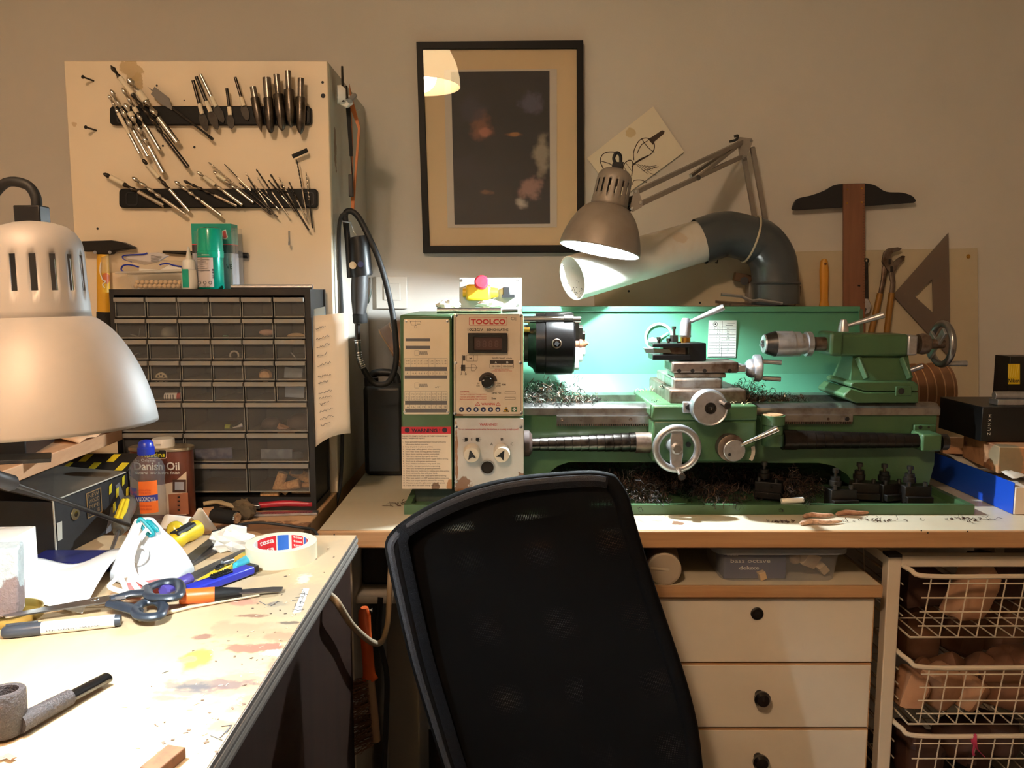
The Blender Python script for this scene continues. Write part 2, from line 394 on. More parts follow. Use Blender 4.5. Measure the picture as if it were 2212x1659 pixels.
M_brn = mat('brown_veneer', (46, 28, 18), 0.65, grain=((30, 30, 3), (34, 20, 13), 0.7), spec=.2)
obj('side_panel', MB().bb(-.284, -.266, .30, 1.285, 0, .7430), M_brn, pk, smooth=0)
obj('side_panel', MB().bb(-1.69, -1.672, .20, .76, 0, WTZ + .003), M_brn, pk, smooth=0)
# scribbles and a paper scrap stuck on the ply top
obj('paper_scrap', MB().prism([dz(655, 1272), dz(668, 1272), dz(650, 1322), dz(632, 1326)], (0, 0, .0004)), M_paper, pk)
mb = MB()
for i in range(26):
    t = i / 25; a = dz(663 - 26 * t, 1276 + 46 * t) + V(random.uniform(-.005, .005), 0, .0008)
    mb.bar(a, a + V(random.uniform(-.008, .008), random.uniform(-.006, .006), 0), .0008, .0003)
for (x, y, x2, y2) in ((475, 1595, 500, 1567), (500, 1567, 478, 1570), (455, 1590, 480, 1600), (500, 1567, 488, 1585), (585, 1310, 600, 1300), (350, 1455, 365, 1450), (560, 1300, 575, 1308)):
    mb.bar(dz(x, y) + V(0, 0, .0006), dz(x2, y2) + V(0, 0, .0006), .0010, .0003)
obj('scribble', mb, M_greyink, pk, kind='stuff')
r_ = random.Random(17)
for nm, m_, n_, ln_ in (('dark_marks', mat('mark_dark', (104, 84, 70), .8), 60, .0045), ('pale_scratches', mat('mark_pale', (222, 208, 186), .8), 60, .007)):
    mb = MB()
    for i in range(n_):
        y = r_.uniform(1180, 1640); x = 735 - (y - 1180) * .60 - abs(r_.gauss(0, 95)); p_ = dz(x, y) + V(0, 0, .0005); a = r_.uniform(0, 6.28); l_ = r_.uniform(.15, 1) * ln_
        mb.bar(p_, p_ + V(math.cos(a) * l_, math.sin(a) * l_, 0), r_.uniform(.0008, .0030 if nm == 'dark_marks' else .0009), .0003)
    obj(nm, mb, m_, pk, kind='stuff')

# ------------------------------------------------------------------ melamine cabinet with tool front
PEG = 1.643
wc = thing('melamine_cabinet', 'tall cream melamine cabinet whose front carries magnetic strips of drill bits', 'cabinet', (-.62, 1.85, WTZ))
x0, x1, zt = -.878, -.3615, CAMZ + .45
obj('front_panel', MB().bb(x0, x1, PEG, PEG + .018, WTZ, zt), M_cream, wc, bevel=.002)
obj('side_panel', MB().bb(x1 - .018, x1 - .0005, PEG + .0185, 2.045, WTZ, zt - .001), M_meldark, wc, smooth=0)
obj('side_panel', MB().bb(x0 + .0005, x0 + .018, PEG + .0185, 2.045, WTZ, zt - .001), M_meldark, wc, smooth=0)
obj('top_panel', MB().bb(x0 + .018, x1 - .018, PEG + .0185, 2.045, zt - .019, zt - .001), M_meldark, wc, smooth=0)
for (x, y, r) in ((697, 178, 3), (698, 207, 5), (339, 185, 2.4), (352, 315, 2.4), (420, 318, 2.6), (211, 494, 2.6), (398, 217, 1.5)):
    obj('screw_hole', MB().disc(x, y, r, PEG, 12), M_ink, wc)
for (x, y) in ((197, 175), (203, 282)):
    p = W(x, y, PEG); obj('nail', MB().cyl(p + V(0.006, .004, 0), p + V(-.004, -.022, .002), .0018, n=8).cyl(p + V(-.004, -.022, .002), p + V(-.0044, -.0235, .002), .0035, n=10), M_dsteel, wc)
p = W(625, 512, PEG)
obj('hook', MB().tube([p + V(0, -.001, .012), p + V(0, -.002, 0), p + V(.001, -.006, -.014), p + V(.003, -.016, -.016), p + V(.004, -.018, -.010)], .0016, 8), M_steel, wc)

# teal board leaning on the wall left of the cabinet
obj('pale_green_board', MB().prism([W(20, 512, 2.035), W(220, 510, 2.035), W(220, 1000, 2.035), W(20, 1000, 2.035)], (0, .012, 0)), mat('pale_green_paint', (150, 166, 140), 0.7, noise=(8, (136, 150, 124), 0.5)), label='pale green board on the wall behind the cabinet edge', cat='board', bevel=.002)

# ------------------------------------------------------------------ magnetic strips and bits
def strip(x0, y0, x1, y1, label):
    t = thing('magnetic_strip', label, 'tool rack', W((x0 + x1) / 2, y1, PEG))
    pts = [W(x, y, PEG) for x, y in rrect(x0, y0, x1, y1, 8)]
    obj('strip_body', MB().prism(pts, (0, -.012, 0)), mat('strip_black', (12, 12, 13), .5, spec=.25), t, bevel=.0015)
    for xx in (x0 + 22, x1 - 22): 
        a = [W(x, y, PEG - .012) for x, y in rrect(xx - 13, y0 + 6, xx + 13, y1 - 6, 6)]; b = [W(x, y, PEG - .012) for x, y in rrect(xx - 11, y0 + 8, xx + 11, y1 - 8, 5)]
        obj('raised_rim', MB().ring(a, b, (0, -.001, 0)), M_black, t)
    return t
strip(243, 232, 675, 272, 'black magnetic strip holding the thick drill bits and round punches')
strip(263, 409, 688, 450, 'black magnetic strip holding the row of slanted thin drill bits')

def twist(mb, p0, p1, r, turns, n=10, seg=5, depth=.42):
    p0, p1 = Vector(p0), Vector(p1); a, u, w = frame(p1 - p0); L = (p1 - p0).length
    m = max(int(turns * 12), 8); vs = []
    for i in range(m + 1):
        t = i / m; rr = r * min(1, t * 22 + .15)
        for k in range(n):
            th = 2 * math.pi * k / n; q = rr * (1 - depth * (0.5 - 0.5 * math.cos(2 * th)) ** .6)
            ph = th + 2 * math.pi * turns * t
            vs.append(p0 + a * (L * t) + (u * math.cos(ph) + w * math.sin(ph)) * q)
    fs = [(i * n + k, i * n + (k + 1) % n, (i + 1) * n + (k + 1) % n, (i + 1) * n + k) for i in range(m) for k in range(n)]
    fs += [tuple(reversed(range(n))), tuple(m * n + k for k in range(n))]
    return mb.add(vs, fs)
def drill(tip, end, rpx, label, group=None, m=None, flute=.6, tape=None, name='twist_drill_bit', d=PEG - .0125, ms=None, cat='drill bit'):
    r = rpx * S(d, tip[1]); p0 = W(*tip, d - r); p1 = W(*end, d - r); t = thing(name, label, cat, p1, group)
    m = m or M_hss; q = p0.lerp(p1, flute)
    obj('flutes', twist(MB(), p0, q, r, max(2.0, (q - p0).length / (r * 9))), m, t, smooth=50)
    obj('shank', MB().cyl(q, p1, r * .95, n=12), ms or m, t)
    if tape: obj('tape_wrap', MB().cyl(p0.lerp(p1, tape[0]), p0.lerp(p1, tape[1]), r * 1.12, n=12), M_tape, t)
    return t
big = [((234, 204), (301, 331), 3.6, (.32, .66), 'thick drill bit with long cream tape wrap on the upper strip'),
       ((239, 193), (319, 338), 5.2, None, 'long bright twist drill bit beside the taped one on the upper strip'),
       ((269, 222), (353, 374), 6.0, (.14, .2), 'longest bright thick drill bit hanging below the upper strip'),
       ((264, 190), (345, 324), 4.6, (.32, .4), 'medium bright drill bit with short tape on the upper strip'),
       ((276, 168), (383, 309), 7.6, (.22, .36), 'thickest bright drill bit with white tape on the upper strip')]
for i, (a, b, r, tp, lb) in enumerate(big): drill(a, b, r, lb, 'thick drill bits on the upper strip', tape=tp, flute=.62, d=PEG - .013 - .003 * (i % 2))
drill((239, 141), (406, 361), 5.0, 'very long dark auger bit with pointed tip on the upper strip', m=M_hssd, flute=.68, tape=(.12, .28), d=PEG - .022)
# spade bit
d = PEG - .0135
t = thing('spade_bit', 'flat grey spade bit with a pointed spur on the upper strip', 'drill bit', W(458, 301, d))
Msp = mat('spade_grey', (120, 116, 112), 0.45, 0.7)
obj('blade', MB().prism(ppx([(335, 188), (366, 212), (371, 230), (378, 235), (372, 238), (350, 226), (327, 204), (331, 199), (320, 188), (331, 195)], d), (0, -.003, 0)), Msp, t)
obj('shank', MB().tube([W(372, 233, d - .0035), W(450, 293, d - .0035), W(452, 295, d - .0035), W(460, 301, d - .0035)], [.0024, .0024, .0034, .0034], 6), M_dsteel, t)
# leaf-shaped scrapers
sp5 = [((417, 174), (447, 284), 'leaf-bladed scraper with black shank and side pin on the upper strip', M_hssd), ((424, 166), (471, 281), 'leaf-bladed scraper with grey shank between two others', M_dsteel), ((433, 161), (484, 266), 'leaf-bladed scraper with bright shank and ragged tape', M_hss),
       ((490, 191), (501, 279), 'small leaf-bladed scraper with a rusty orange spot', M_dsteel), ((508, 167), (536, 261), 'leaf-bladed scraper with pale tape and bright edge beside the punches', M_hssd)]
for i, (a, b, lb, ms) in enumerate(sp5):
    d = PEG - .0135 - .002 * (i == 1); k = S(d, a[1]); t = thing('leaf_scraper', lb, 'scraper', W(*b, d), 'leaf-bladed scrapers on the upper strip')
    A, B = Vector(a), Vector(b); Lx = (B - A); nx = Vector((-Lx.y, Lx.x)).normalized(); fr = lambda f, o: tuple(A + Lx * f + nx * o)
    obj('shank', MB().cyl(W(*a, d - .003), W(*fr(.56, 0), d - .003), .0034 if i < 3 else .003, n=12), ms, t)
    obj('tape_wrap', MB().cyl(W(*fr(.46, 0), d - .003), W(*fr(.66, 0), d - .003), .0042, n=12), M_tape, t)
    w = 9 if i < 3 else 8
    obj('blade', MB().prism(ppx([fr(.62, 4), fr(.72, w), fr(.85, w), fr(.96, 5), fr(1.0, 0), fr(.95, -5), fr(.82, -w), fr(.72, -w * .8), fr(.62, -4)], d), (0, -.0022, 0)), M_dsteel, t)
# round punches
for i, (a, b, sh, rs, rb) in enumerate((((546.5, 188), (564.5, 285), .24, 6.8, 10), ((576, 168), (585, 288), .36, 9, 10.5), ((597, 161), (610, 283), .35, 6.6, 11.5), ((622, 153), (629, 276), .33, 6.6, 11), ((650, 169), (649, 290), .34, 6.6, 11))):
    d = PEG - .0125; k = S(d, 200); p0 = W(*a, d - .0105); p1 = W(*b, d - .0105); L = (p1 - p0).length
    lb = ['shortest round steel punch with tape scrap beside the scrapers', 'round steel punch with the thickest shank', 'stepped round steel punch standing between two others', 'round steel punch reaching highest on the strip', 'round steel punch at the end of the upper strip'][i]
    t = thing('round_punch', lb, 'punch', p1, 'round steel punches on the upper strip')
    obj('shank', MB().cyl(p0, p0.lerp(p1, sh), rs * k, n=16), mat('worn_steel', (150, 142, 134), 0.3, 1.0, noise=(60, (90, 82, 76), .7)), t)
    obj('punch_body', MB().lathe(p0.lerp(p1, sh), p1 - p0, [(0, rb * k * .92), (.0015, rb * k), (L * .38, rb * k * .96), (L * .54, rb * k * .8), (L * .62, rb * k * .45), (L * (1 - sh), 0.0005)], 18), mat('punch_steel', (112, 104, 96), 0.32, 1.0, noise=(50, (62, 54, 48), .8)), t)
# lower strip
low = [((223, 374), (354, 444), 5, (.12, .34), M_hssd, 'dark drill bit with cream tape at the end of the lower strip'), ((285, 382), (400, 463), 4.6, None, M_hss, 'bright twist drill bit crossing a dark one on the lower strip'),
       ((307, 343), (409, 457), 4.4, (.12, .36), M_hssd, 'dark brad point bit with tape rising above the lower strip'), ((377, 391), (478, 466), 4.2, None, M_hss, 'brad point drill bit with bright shank on the lower strip'),
       ((396, 390), (512, 445), 3.6, None, M_hssd, 'dark twist drill bit with bronze shank on the lower strip'), ((425, 370), (524, 443), 4.0, (.16, .4), M_hss, 'bright drill bit with clear tape in the middle of the lower strip'),
       ((460, 369), (548, 438), 3.6, (.1, .3), M_hss, 'slim bright drill bit with tape beside the thin cluster')]
for i, (a, b, r, tp, m_, lb) in enumerate(low): drill(a, b, r, lb, 'medium drill bits on the lower strip', m=m_, tape=tp, flute=.58, d=PEG - .0125 - .004 * (i % 2), ms=M_hss)
thin = [(450, 350, 584, 463, 2), (484, 354, 542, 412, 1.3), (516, 394, 600, 469, 1.8), (530, 373, 587, 456, 2), (536, 384, 586, 464, 1.8), (553, 365, 623, 466, 2), (556, 383, 600, 454, 1.8), (579, 388, 639, 458, 2),
        (584, 376, 637, 456, 2.6), (602, 383, 640, 452, 2.0), (606, 398, 667, 497, 2.2), (624, 392, 662, 475, 2), (661, 372, 675, 493, 1.9), (622, 404, 660, 462, 1.6), (540, 402, 592, 460, 1.6), (548, 398, 602, 452, 1.6), (590, 400, 634, 448, 1.5), (641, 345, 664, 469, 1.8)]
for i, (a, b, c, e, r) in enumerate(thin):
    drill((a, b), (c, e), r, 'thin drill bit in the slanted cluster on the lower strip', 'thin drill bits on the lower strip', m=M_hssd if i % 3 else M_hss, ms=M_hss if i % 2 else M_dsteel, flute=.5, name='thin_drill_bit', d=PEG - .0122 - .0025 * (i % 3))
obj('rubber_sleeve', MB().cyl(W(632, 338, PEG - .018), W(664, 324, PEG - .018), .0042, n=12), M_blackm, label='short black sleeve pushed on the tip of a thin bit', cat='sleeve')

# ------------------------------------------------------------------ hammer and hung rod
d = PEG - .004
h = thing('hammer', 'black cross-peen hammer with yellow handle hanging on nails', 'hammer', W(224, 880, d))
obj('hammer_head', MB().prism(ppx([(172, 527), (176, 521), (240, 519), (262, 523), (286, 533), (285, 536), (240, 543), (236, 549), (208, 549), (205, 542), (178, 543), (173, 540)], d - .024), (0, .022, 0)), mat('hammer_black', (22, 20, 19), 0.5, 0.4), h, bevel=.002)
obj('handle', MB().tube([W(222, 545, d - .013), W(223, 600, d - .013), W(224, 676, d - .013)], [.0115, .0125, .0130], 12, flat=.009), mat('yellow_handle', (222, 168, 40), 0.45, stains=[(W(228, 600, d - .02), (.006, .03, .010), (190, 80, 50), 40)]), h)
obj('grip', MB().tube([W(224, 674, d - .013), W(225, 760, d - .013), W(227, 880, d - .013)], [.0135, .015, .016], 12, flat=.012), mat('ribbed_grip', (20, 20, 20), 0.7, bump=(400, .8)), h)
for x in (205, 237): obj('nail', MB().cyl(W(x, 545, PEG), W(x, 545, d - .03), .0018, n=8).cyl(W(x, 545, d - .03), W(x, 545, d - .0305), .0032, n=10), M_chrome, h)
obj('string_loop', MB().tube(spline([W(218, 566, d - .026), W(216, 585, d - .028), W(221, 603, d - .028), W(228, 608, d - .028), W(222, 615, d - .03), W(226, 622, d - .03)], 4), .0013, 6), M_paper, h)
t = thing('hung_steel_rod', 'dark tapered steel rod hung level behind the spray can', 'tool', W(450, 552, PEG - .01))
obj('rod', MB().tube([W(352, 544, PEG - .009), W(400, 546, PEG - .009), W(470, 549, PEG - .009), W(520, 551, PEG - .009)], [.0026, .004, .0046, .0046], 10), M_dsteel, t)
obj('rod_end', MB().cyl(W(515, 551, PEG - .009), W(536, 552, PEG - .009), .0056, n=12).cyl(W(513, 549, PEG - .009), W(520, 550, PEG - .009), .0072, n=12), M_black, t)
for x in (421, 510): obj('hook', MB().tube([W(x, 552, PEG), W(x, 553, PEG - .016), W(x, 538, PEG - .018)], .0018, 8), M_steel, t)
# ------------------------------------------------------------------ small parts drawer cabinet
DX0, DX1, DY0, DY1, DZ1 = -.747, -.377, 1.505, 1.630, 1.172
dc = thing('drawer_cabinet', 'black small-parts cabinet with thirty-nine clear plastic drawers', 'drawer cabinet', ((DX0 + DX1) / 2, 1.57, WTZ))
Mh = mat('cabinet_black', (20, 19, 18), 0.5, noise=(30, (34, 28, 22), .5))
hb = MB().bb(DX0, DX1, DY0 + .002, DY1, DZ1 - .011, DZ1).bb(DX0, DX1, DY0 + .002, DY1, WTZ, WTZ + .026).bb(DX0, DX0 + .0085, DY0 + .002, DY1, WTZ + .026, DZ1 - .011).bb(DX1 - .0075, DX1, DY0 + .002, DY1, WTZ + .026, DZ1 - .011)
hb.bb(DX0 + .008, DX1 - .007, DY1 - .003, DY1, WTZ + .026, DZ1 - .011)
obj('housing', hb, Mh, dc, smooth=0)
obj('side_rim', MB().bb(DX1, DX1 + .003, DY1 - .008, DY1, WTZ, DZ1).bb(DX1, DX1 + .003, DY0 + .002, DY0 + .006, WTZ, DZ1).bb(DX1, DX1 + .003, DY0 + .006, DY1 - .008, WTZ, WTZ + .012), Mh, dc, smooth=0)
M_drw = mat('dusty_clear_plastic', (142, 141, 140), 0.42, alpha=.31, noise=(14, (150, 142, 130), .6), spec=.7)
M_drl = mat('dusty_drawer_lip', (152, 150, 146), 0.5, alpha=.78, noise=(40, (164, 150, 130), .6))
M_drd = mat('drawer_dust', (104, 88, 66), 0.9, alpha=.55)
CW = (DX1 - .0075 - DX0 - .0085) / 6; ZR = DZ1 - .0135; RH, BH = .0394, .0585
div = MB()
for i in range(5): div.bb(DX0 + .008, DX1 - .007, DY0 + .006, DY1 - .003, ZR - (i + 1) * RH - .0008, ZR - (i + 1) * RH + .0006)
for j in range(2): div.bb(DX0 + .008, DX1 - .007, DY0 + .006, DY1 - .003, ZR - 5 * RH - (j + 1) * BH - .0008, ZR - 5 * RH - (j + 1) * BH + .0006)
for c in range(1, 6): div.bb(DX0 + .0085 + c * CW - .0007, DX0 + .0085 + c * CW + .0007, DY0 + .006, DY1 - .003, ZR - 5 * RH, ZR)
for c in range(1, 3): div.bb(DX0 + .0085 + c * CW * 2 - .0007, DX0 + .0085 + c * CW * 2 + .0007, DY0 + .006, DY1 - .003, ZR - 5 * RH - 3 * BH, ZR - 5 * RH)
obj('divider_grid', div, Mh, dc, smooth=0)
def drawer(x0, x1, z0, z1):
    y = DY0 + random.uniform(-.001, .0015); g = .0015
    b = MB()
    b.grid(lambda u, v: V(x0 + g + (x1 - x0 - 2 * g) * u + (.0016 * (1 - v) if u < .01 else (-.0016 * (1 - v) if u > .99 else 0)), y + .004 + .003 * (1 - v), z0 + g + (z1 - z0 - .006) * v), 2, 2)
    b.bb(x0 + g + .002, x1 - g - .002, y + .007, DY1 - .008, z0 + g, z0 + g + .001)
    b.bb(x0 + g + .0018, x0 + g + .0026, y + .007, DY1 - .008, z0 + g, z1 - .008).bb(x1 - g - .0026, x1 - g - .0018, y + .007, DY1 - .008, z0 + g, z1 - .008)
    o = obj('drawer', b, M_drw, dc, smooth=0)
    obj('lip', MB().bb(x0 + g, x1 - g, y - .004, y + .005, z1 - .0098, z1 - .0018), M_drl, o, bevel=.0008)
    e = MB(); h = .0011
    e.bb(x0 + g, x0 + g + h, y + .002, y + .005, z0 + g, z1 - .006).bb(x1 - g - h, x1 - g, y + .002, y + .005, z0 + g, z1 - .006).bb(x0 + g, x1 - g, y + .004, y + .008, z0 + g - .0005, z0 + g + .0016)
    obj('front_edge', e, M_drl, o, smooth=0)
    obj('dust_layer', MB().bb(x0 + g + .003, x1 - g - .003, y + .008, DY1 - .01, z0 + g + .001, z0 + g + .003), M_drd, o, smooth=0)
for i in range(5):
    for c in range(6): drawer(DX0 + .0085 + c * CW, DX0 + .0085 + (c + 1) * CW, ZR - (i + 1) * RH, ZR - i * RH)
for j in range(3):
    for c in range(3): drawer(DX0 + .0085 + c * 2 * CW, DX0 + .0085 + (c + 1) * 2 * CW, ZR - 5 * RH - (j + 1) * BH, ZR - 5 * RH - j * BH)
for x in (340, 560): obj('screw', MB().disc(x, 646, 1.8, DY0 + .002, 10), M_dsteel, dc)
# things inside the drawers
dd = DY0 + .018
M_cork = mat('cork', (206, 160, 108), 0.8, noise=(220, (150, 100, 60), .7))
for i, (x, y, a, L) in enumerate(((585, 1069, 5, 40), (655, 1066, 4, 46), (605, 1040, 70, 42), (655, 1028, -25, 58), (632, 1048, 15, 34), (668, 1052, 3, 40), (612, 1053, -40, 30), (600, 1060, 50, 26))):
    c = W(x, y, dd + .004 + (i % 2) * .018); k = S(dd, y); a = math.radians(a); v = V(math.cos(a), 0, math.sin(a)) * L * k / 2
    obj('cork', MB().lathe(c - v, v, [(0, .0085), (.001, .0095), (.006, .0098), (.0065, .0092), (.007, .0098), (L * k - .001, .0095), (L * k, .0085)], 14), M_cork, label='wine cork in the drawer full of corks', cat='cork', group='corks in the bottom drawer')
def in_drawer(name, label, cat, mb, m): return obj(name, mb, m, label=label, cat=cat)
c = W(348, 818, dd); w = MB().lathe(c, (0, 1, 0), [(0, .012), (.003, .012)], 24)
wh = in_drawer('perforated_disc', 'round cream plastic wheel with a ring of holes inside a drawer', 'wheel', w, mat('cream_disc', (196, 184, 156), .6))
for k in range(8): a = k * math.pi / 4; q = c + V(math.cos(a), 0, math.sin(a)) * .0075 - V(0, .0006, 0); obj('hole', MB().cyl(q, q + V(0, .0007, 0), .0018, n=10), M_ink, wh)
c = W(571, 812, dd); in_drawer('wooden_button', 'round tan wooden button inside a drawer', 'button', MB().lathe(c, (0, 1, 0), [(0, .004), (.001, .009), (.006, .0125), (.010, .012)], 24), mat('tan_button', (190, 150, 112), .6, noise=(120, (230, 200, 160), .5)))
c = W(372, 858, dd + .006)
bt = thing('small_bottle', 'small bottle with white and red label lying in a drawer', 'bottle', c)
obj('bottle_body', MB().cyl(c + V(-.012, 0, 0), c + V(.012, 0, 0), .010, n=18), M_white, bt); obj('cap', MB().cyl(c + V(.012, 0, 0), c + V(.019, 0, 0), .0098, n=18), mat('cap_red', (170, 50, 50), .5), bt)
for k in range(4): obj('label_line', MB().bb(c.x - .010 + k * .005, c.x - .008 + k * .005, c.y - .0102, c.y - .0098, c.z - .006, c.z + .006), M_greyink, bt)
c = W(506, 768, dd); in_drawer('washer_ring', 'pale steel ring inside a drawer', 'ring', MB().lathe(c, (0, 1, 0), [(0, .0095), (.002, .0095), (.002, .0065), (0, .0065), (0, .0095)], 24, cap=False), mat('ring_grey', (176, 170, 160), .5, .4))
c = W(363, 720, dd); in_drawer('glass_knob', 'clear cut-glass knob inside a drawer', 'knob', MB().sphere(c, .013, 12, 8), mat('knob_glass', (180, 176, 164), .1, alpha=.35))
c = W(503, 925, dd + .01); in_drawer('light_bulb', 'small reflector light bulb lying in a large drawer', 'light bulb', MB().lathe(c, (.6, .3, .1), [(0, .004), (.008, .006), (.016, .012), (.017, .0125), (.0175, .002)], 18), M_chrome)
c = W(488, 925, dd + .012); in_drawer('lime_plastic_cap', 'lime green plastic cap in a large drawer', 'cap', MB().cyl(c, c + V(.010, 0, 0), .008, n=16), mat('lime_cap', (150, 160, 50), .5))
for i, (x, y, lb) in enumerate(((588, 920, 'dark rounded wooden piece lying in the top right large drawer'), (648, 915, 'larger dark rounded wooden piece beside a tan one in a large drawer'))):
    c = W(x, y, dd + .03); in_drawer('wooden_piece', lb, 'wood piece', MB().sphere(c, .022 + .004 * i, 16, 10, (1, .8, .8)), mat('dark_wood', (70, 48, 36), .6))
c = W(617, 930, dd + .01); in_drawer('tan_wood_offcut', 'tan wood offcut between two dark pieces in a large drawer', 'wood piece', MB().box(c, (.03, .02, .014), Euler((.2, .4, .5)).to_matrix()), M_pine)
for i, (x, y, w_, h_, lb) in enumerate(((463, 988, .07, .035, 'dark blue booklet standing in a large drawer'), (598, 990, .06, .036, 'grey blue booklet standing in a large drawer'), (637, 846, .036, .022, 'pale blue card in the lowest small drawer'), (634, 806, .034, .02, 'pale blue packet in a small drawer'))):
    c = W(x, y, dd + .004); in_drawer('booklet' if i < 2 else 'packet', lb, 'booklet' if i < 2 else 'packet', MB().box(c, (w_, .004, h_), Euler((0, .05 * (i - 1), 0)).to_matrix()), mat('booklet%d' % i, [(46, 52, 92), (88, 100, 116), (150, 166, 186), (130, 144, 158)][i], .6, noise=(50, (200, 205, 210), .2)))
c = W(640, 1000, dd + .012); in_drawer('dark_tube', 'dark rounded tube in a large drawer', 'tube', MB().cyl(c + V(0, 0, -.02), c + V(.002, 0, .02), .012, n=16), mat('tube_grey', (52, 58, 66), .5))
for i, (x, y, lb) in enumerate(((295, 720, 'bent silver bracket in a small drawer'), (285, 770, 'long silver screw lying in a small drawer'), (635, 768, 'silver strip lying in a small drawer'))):
    c = W(x, y, dd); k = .012
    mbb = [MB().tube([c + V(-k, 0, -.002), c + V(.004, 0, -.006), c + V(.007, 0, .009)], .0012, 6), MB().tube([c + V(-.02, 0, -.008), c + V(.012, 0, .006), c + V(.013, 0, .0065)], [.001, .0012, .003], 8), MB().tube([c + V(-.006, 0, .006), c + V(.004, 0, -.006), c + V(.014, 0, -.006)], .0013, 6)][i]
    in_drawer('bracket' if i != 1 else 'screw', lb, 'hardware', mbb, M_steel)
c = W(577, 718, dd); in_drawer('pink_packet', 'flat pinkish packet in a small drawer', 'packet', MB().sphere(c, .013, 14, 8, (1.2, .6, .45)), mat('pinkish', (176, 140, 124), .7))
c = W(640, 727, dd + .004); in_drawer('sawdust_pouch', 'tan crumpled pouch in a small drawer', 'pouch', MB().sphere(c, .014, 14, 8, (1.3, .7, .5)), mat('tan_pouch', (186, 156, 116), .8))
c = W(505, 729, dd); in_drawer('green_plug', 'small green plug in a small drawer', 'plug', MB().cyl(c + V(-.02, 0, 0), c + V(-.010, 0, 0), .0045, n=14), mat('plug_green', (30, 110, 84), .5))

# ------------------------------------------------------------------ on top of the drawer cabinet
TZ = DZ1
def on_top(px, d): p = W(px, 630, d); return Vector((p.x, d, TZ))
# adhesive kit box
d = 1.575; c0 = on_top(419, d); c1 = on_top(504, d)
kb = thing('adhesive_box', 'teal black and grey adhesive box in clear plastic behind the spray can', 'box', ((c0.x + c1.x) / 2, d + .02, TZ))
def zat(y, d): return W(0, y, d).z
zz = [TZ, zat(547, d), zat(529, d), zat(527, d), zat(483, d)]
b = MB()
for k, (za, zb) in enumerate(zip(zz[:-1], zz[1:])): b.m = [0, 1, 2, 3][k]; b.bb(c0.x, c1.x, d, d + .038, za, zb)
obj('carton', b, [mat('box_grey', (172, 172, 178), .45), mat('box_black', (20, 20, 22), .4), mat('box_red', (196, 44, 60), .45), mat('box_teal', (0, 150, 132), .4)], kb, smooth=0)
obj('blister', MB().bb(c0.x + .01, c1.x + .008, d - .014, d - .002, TZ, zat(500, d)).bb(c1.x + .0005, c1.x + .009, d - .002, d + .036, TZ, zat(492, d)), M_clear, kb, smooth=0)
b = MB(); b.tpx('VE', 489, 581, 10, d, 13, bold=.01); b.tpx('A', 427, 581, 10, d, bold=.01); b.tpx('150ml', 492, 626, 3, d, 14)
obj('lettering', b, M_ink, kb)
b = MB(); b.poly([(481, 500), (487, 498), (490, 512), (488, 514), (483, 514), (481, 506)], d); obj('red_mark', b, mat('mark_red', (200, 40, 40), .4), kb)
obj('red_mark_border', MB().poly([(480, 498), (488, 496), (492, 512), (489, 517), (480, 516)], d, .0002), M_white, kb)
# spray can
d = 1.535; c = on_top(458, d)
sc_ = thing('spray_can', 'spray can with teal cap and pale label standing on the drawer cabinet', 'spray can', c)
k = S(d, 560); R = 27 * k
obj('can_body', MB().lathe(c, (0, 0, 1), [(0, R * .92), (.002, R * .97), (zat(556, d) - TZ, R * .97)], 28), mat('can_teal', (0, 140, 118), .25, .3), sc_)
obj('cap', MB().lathe(c + V(0, 0, zat(557, d) - TZ), (0, 0, 1), [(0, R * 1.02), (.012, R * 1.03), (.0125, R * 1.0), (.048, R * .95), (.054, R * .86), (.056, R * .6)], 28), mat('cap_teal', (0, 158, 132), .22, coat=.3), sc_)
a0 = math.radians(-150)
obj('paper_label', MB().grid(lambda u, v: c + V(math.cos(math.radians(200 + 100 * u)) * R * .985, math.sin(math.radians(200 + 100 * u)) * R * .985, .004 + v * (zat(560, d) - TZ - .002)), 14, 2), mat('can_label', (196, 186, 186), .5), sc_)
b = MB()
for i in range(9): b.bb(c.x - .016, c.x + .006 - (i * 7 % 5) * .002, c.y - R * .985 - .0006, c.y - R * .985 + .001, TZ + .034 + i * .004, TZ + .0348 + i * .004)
for i in range(3): b.lathe(c + V(-.014 + i * .010, -R * .99, .012), (0, -1, 0), [(0, .0032), (.0005, .0032), (.0005, .0022), (0, .0022), (0, .0032)], 14, cap=False)
b.text('50 ml', c + V(-.008, -R * .99, .003), (1, 0, 0), (0, 0, 1), .004)
obj('lettering', b, M_greyink, sc_)
b = MB(); [b.bb(c.x + .010, c.x + .014, c.y - R * .95, c.y - R * .93, TZ + .020 + i * .002, TZ + .0206 + i * .002 + (i % 3) * .0004) for i in range(9)]
obj('barcode', b, M_ink, sc_)
b = MB(); b.text('UNIVERSAL', c + V(0, -R * 1.04, zat(553, d) - TZ), (1, 0, 0), (0, 0, 1), .0022, .014, align='C'); obj('cap_lettering', b, M_white, sc_)
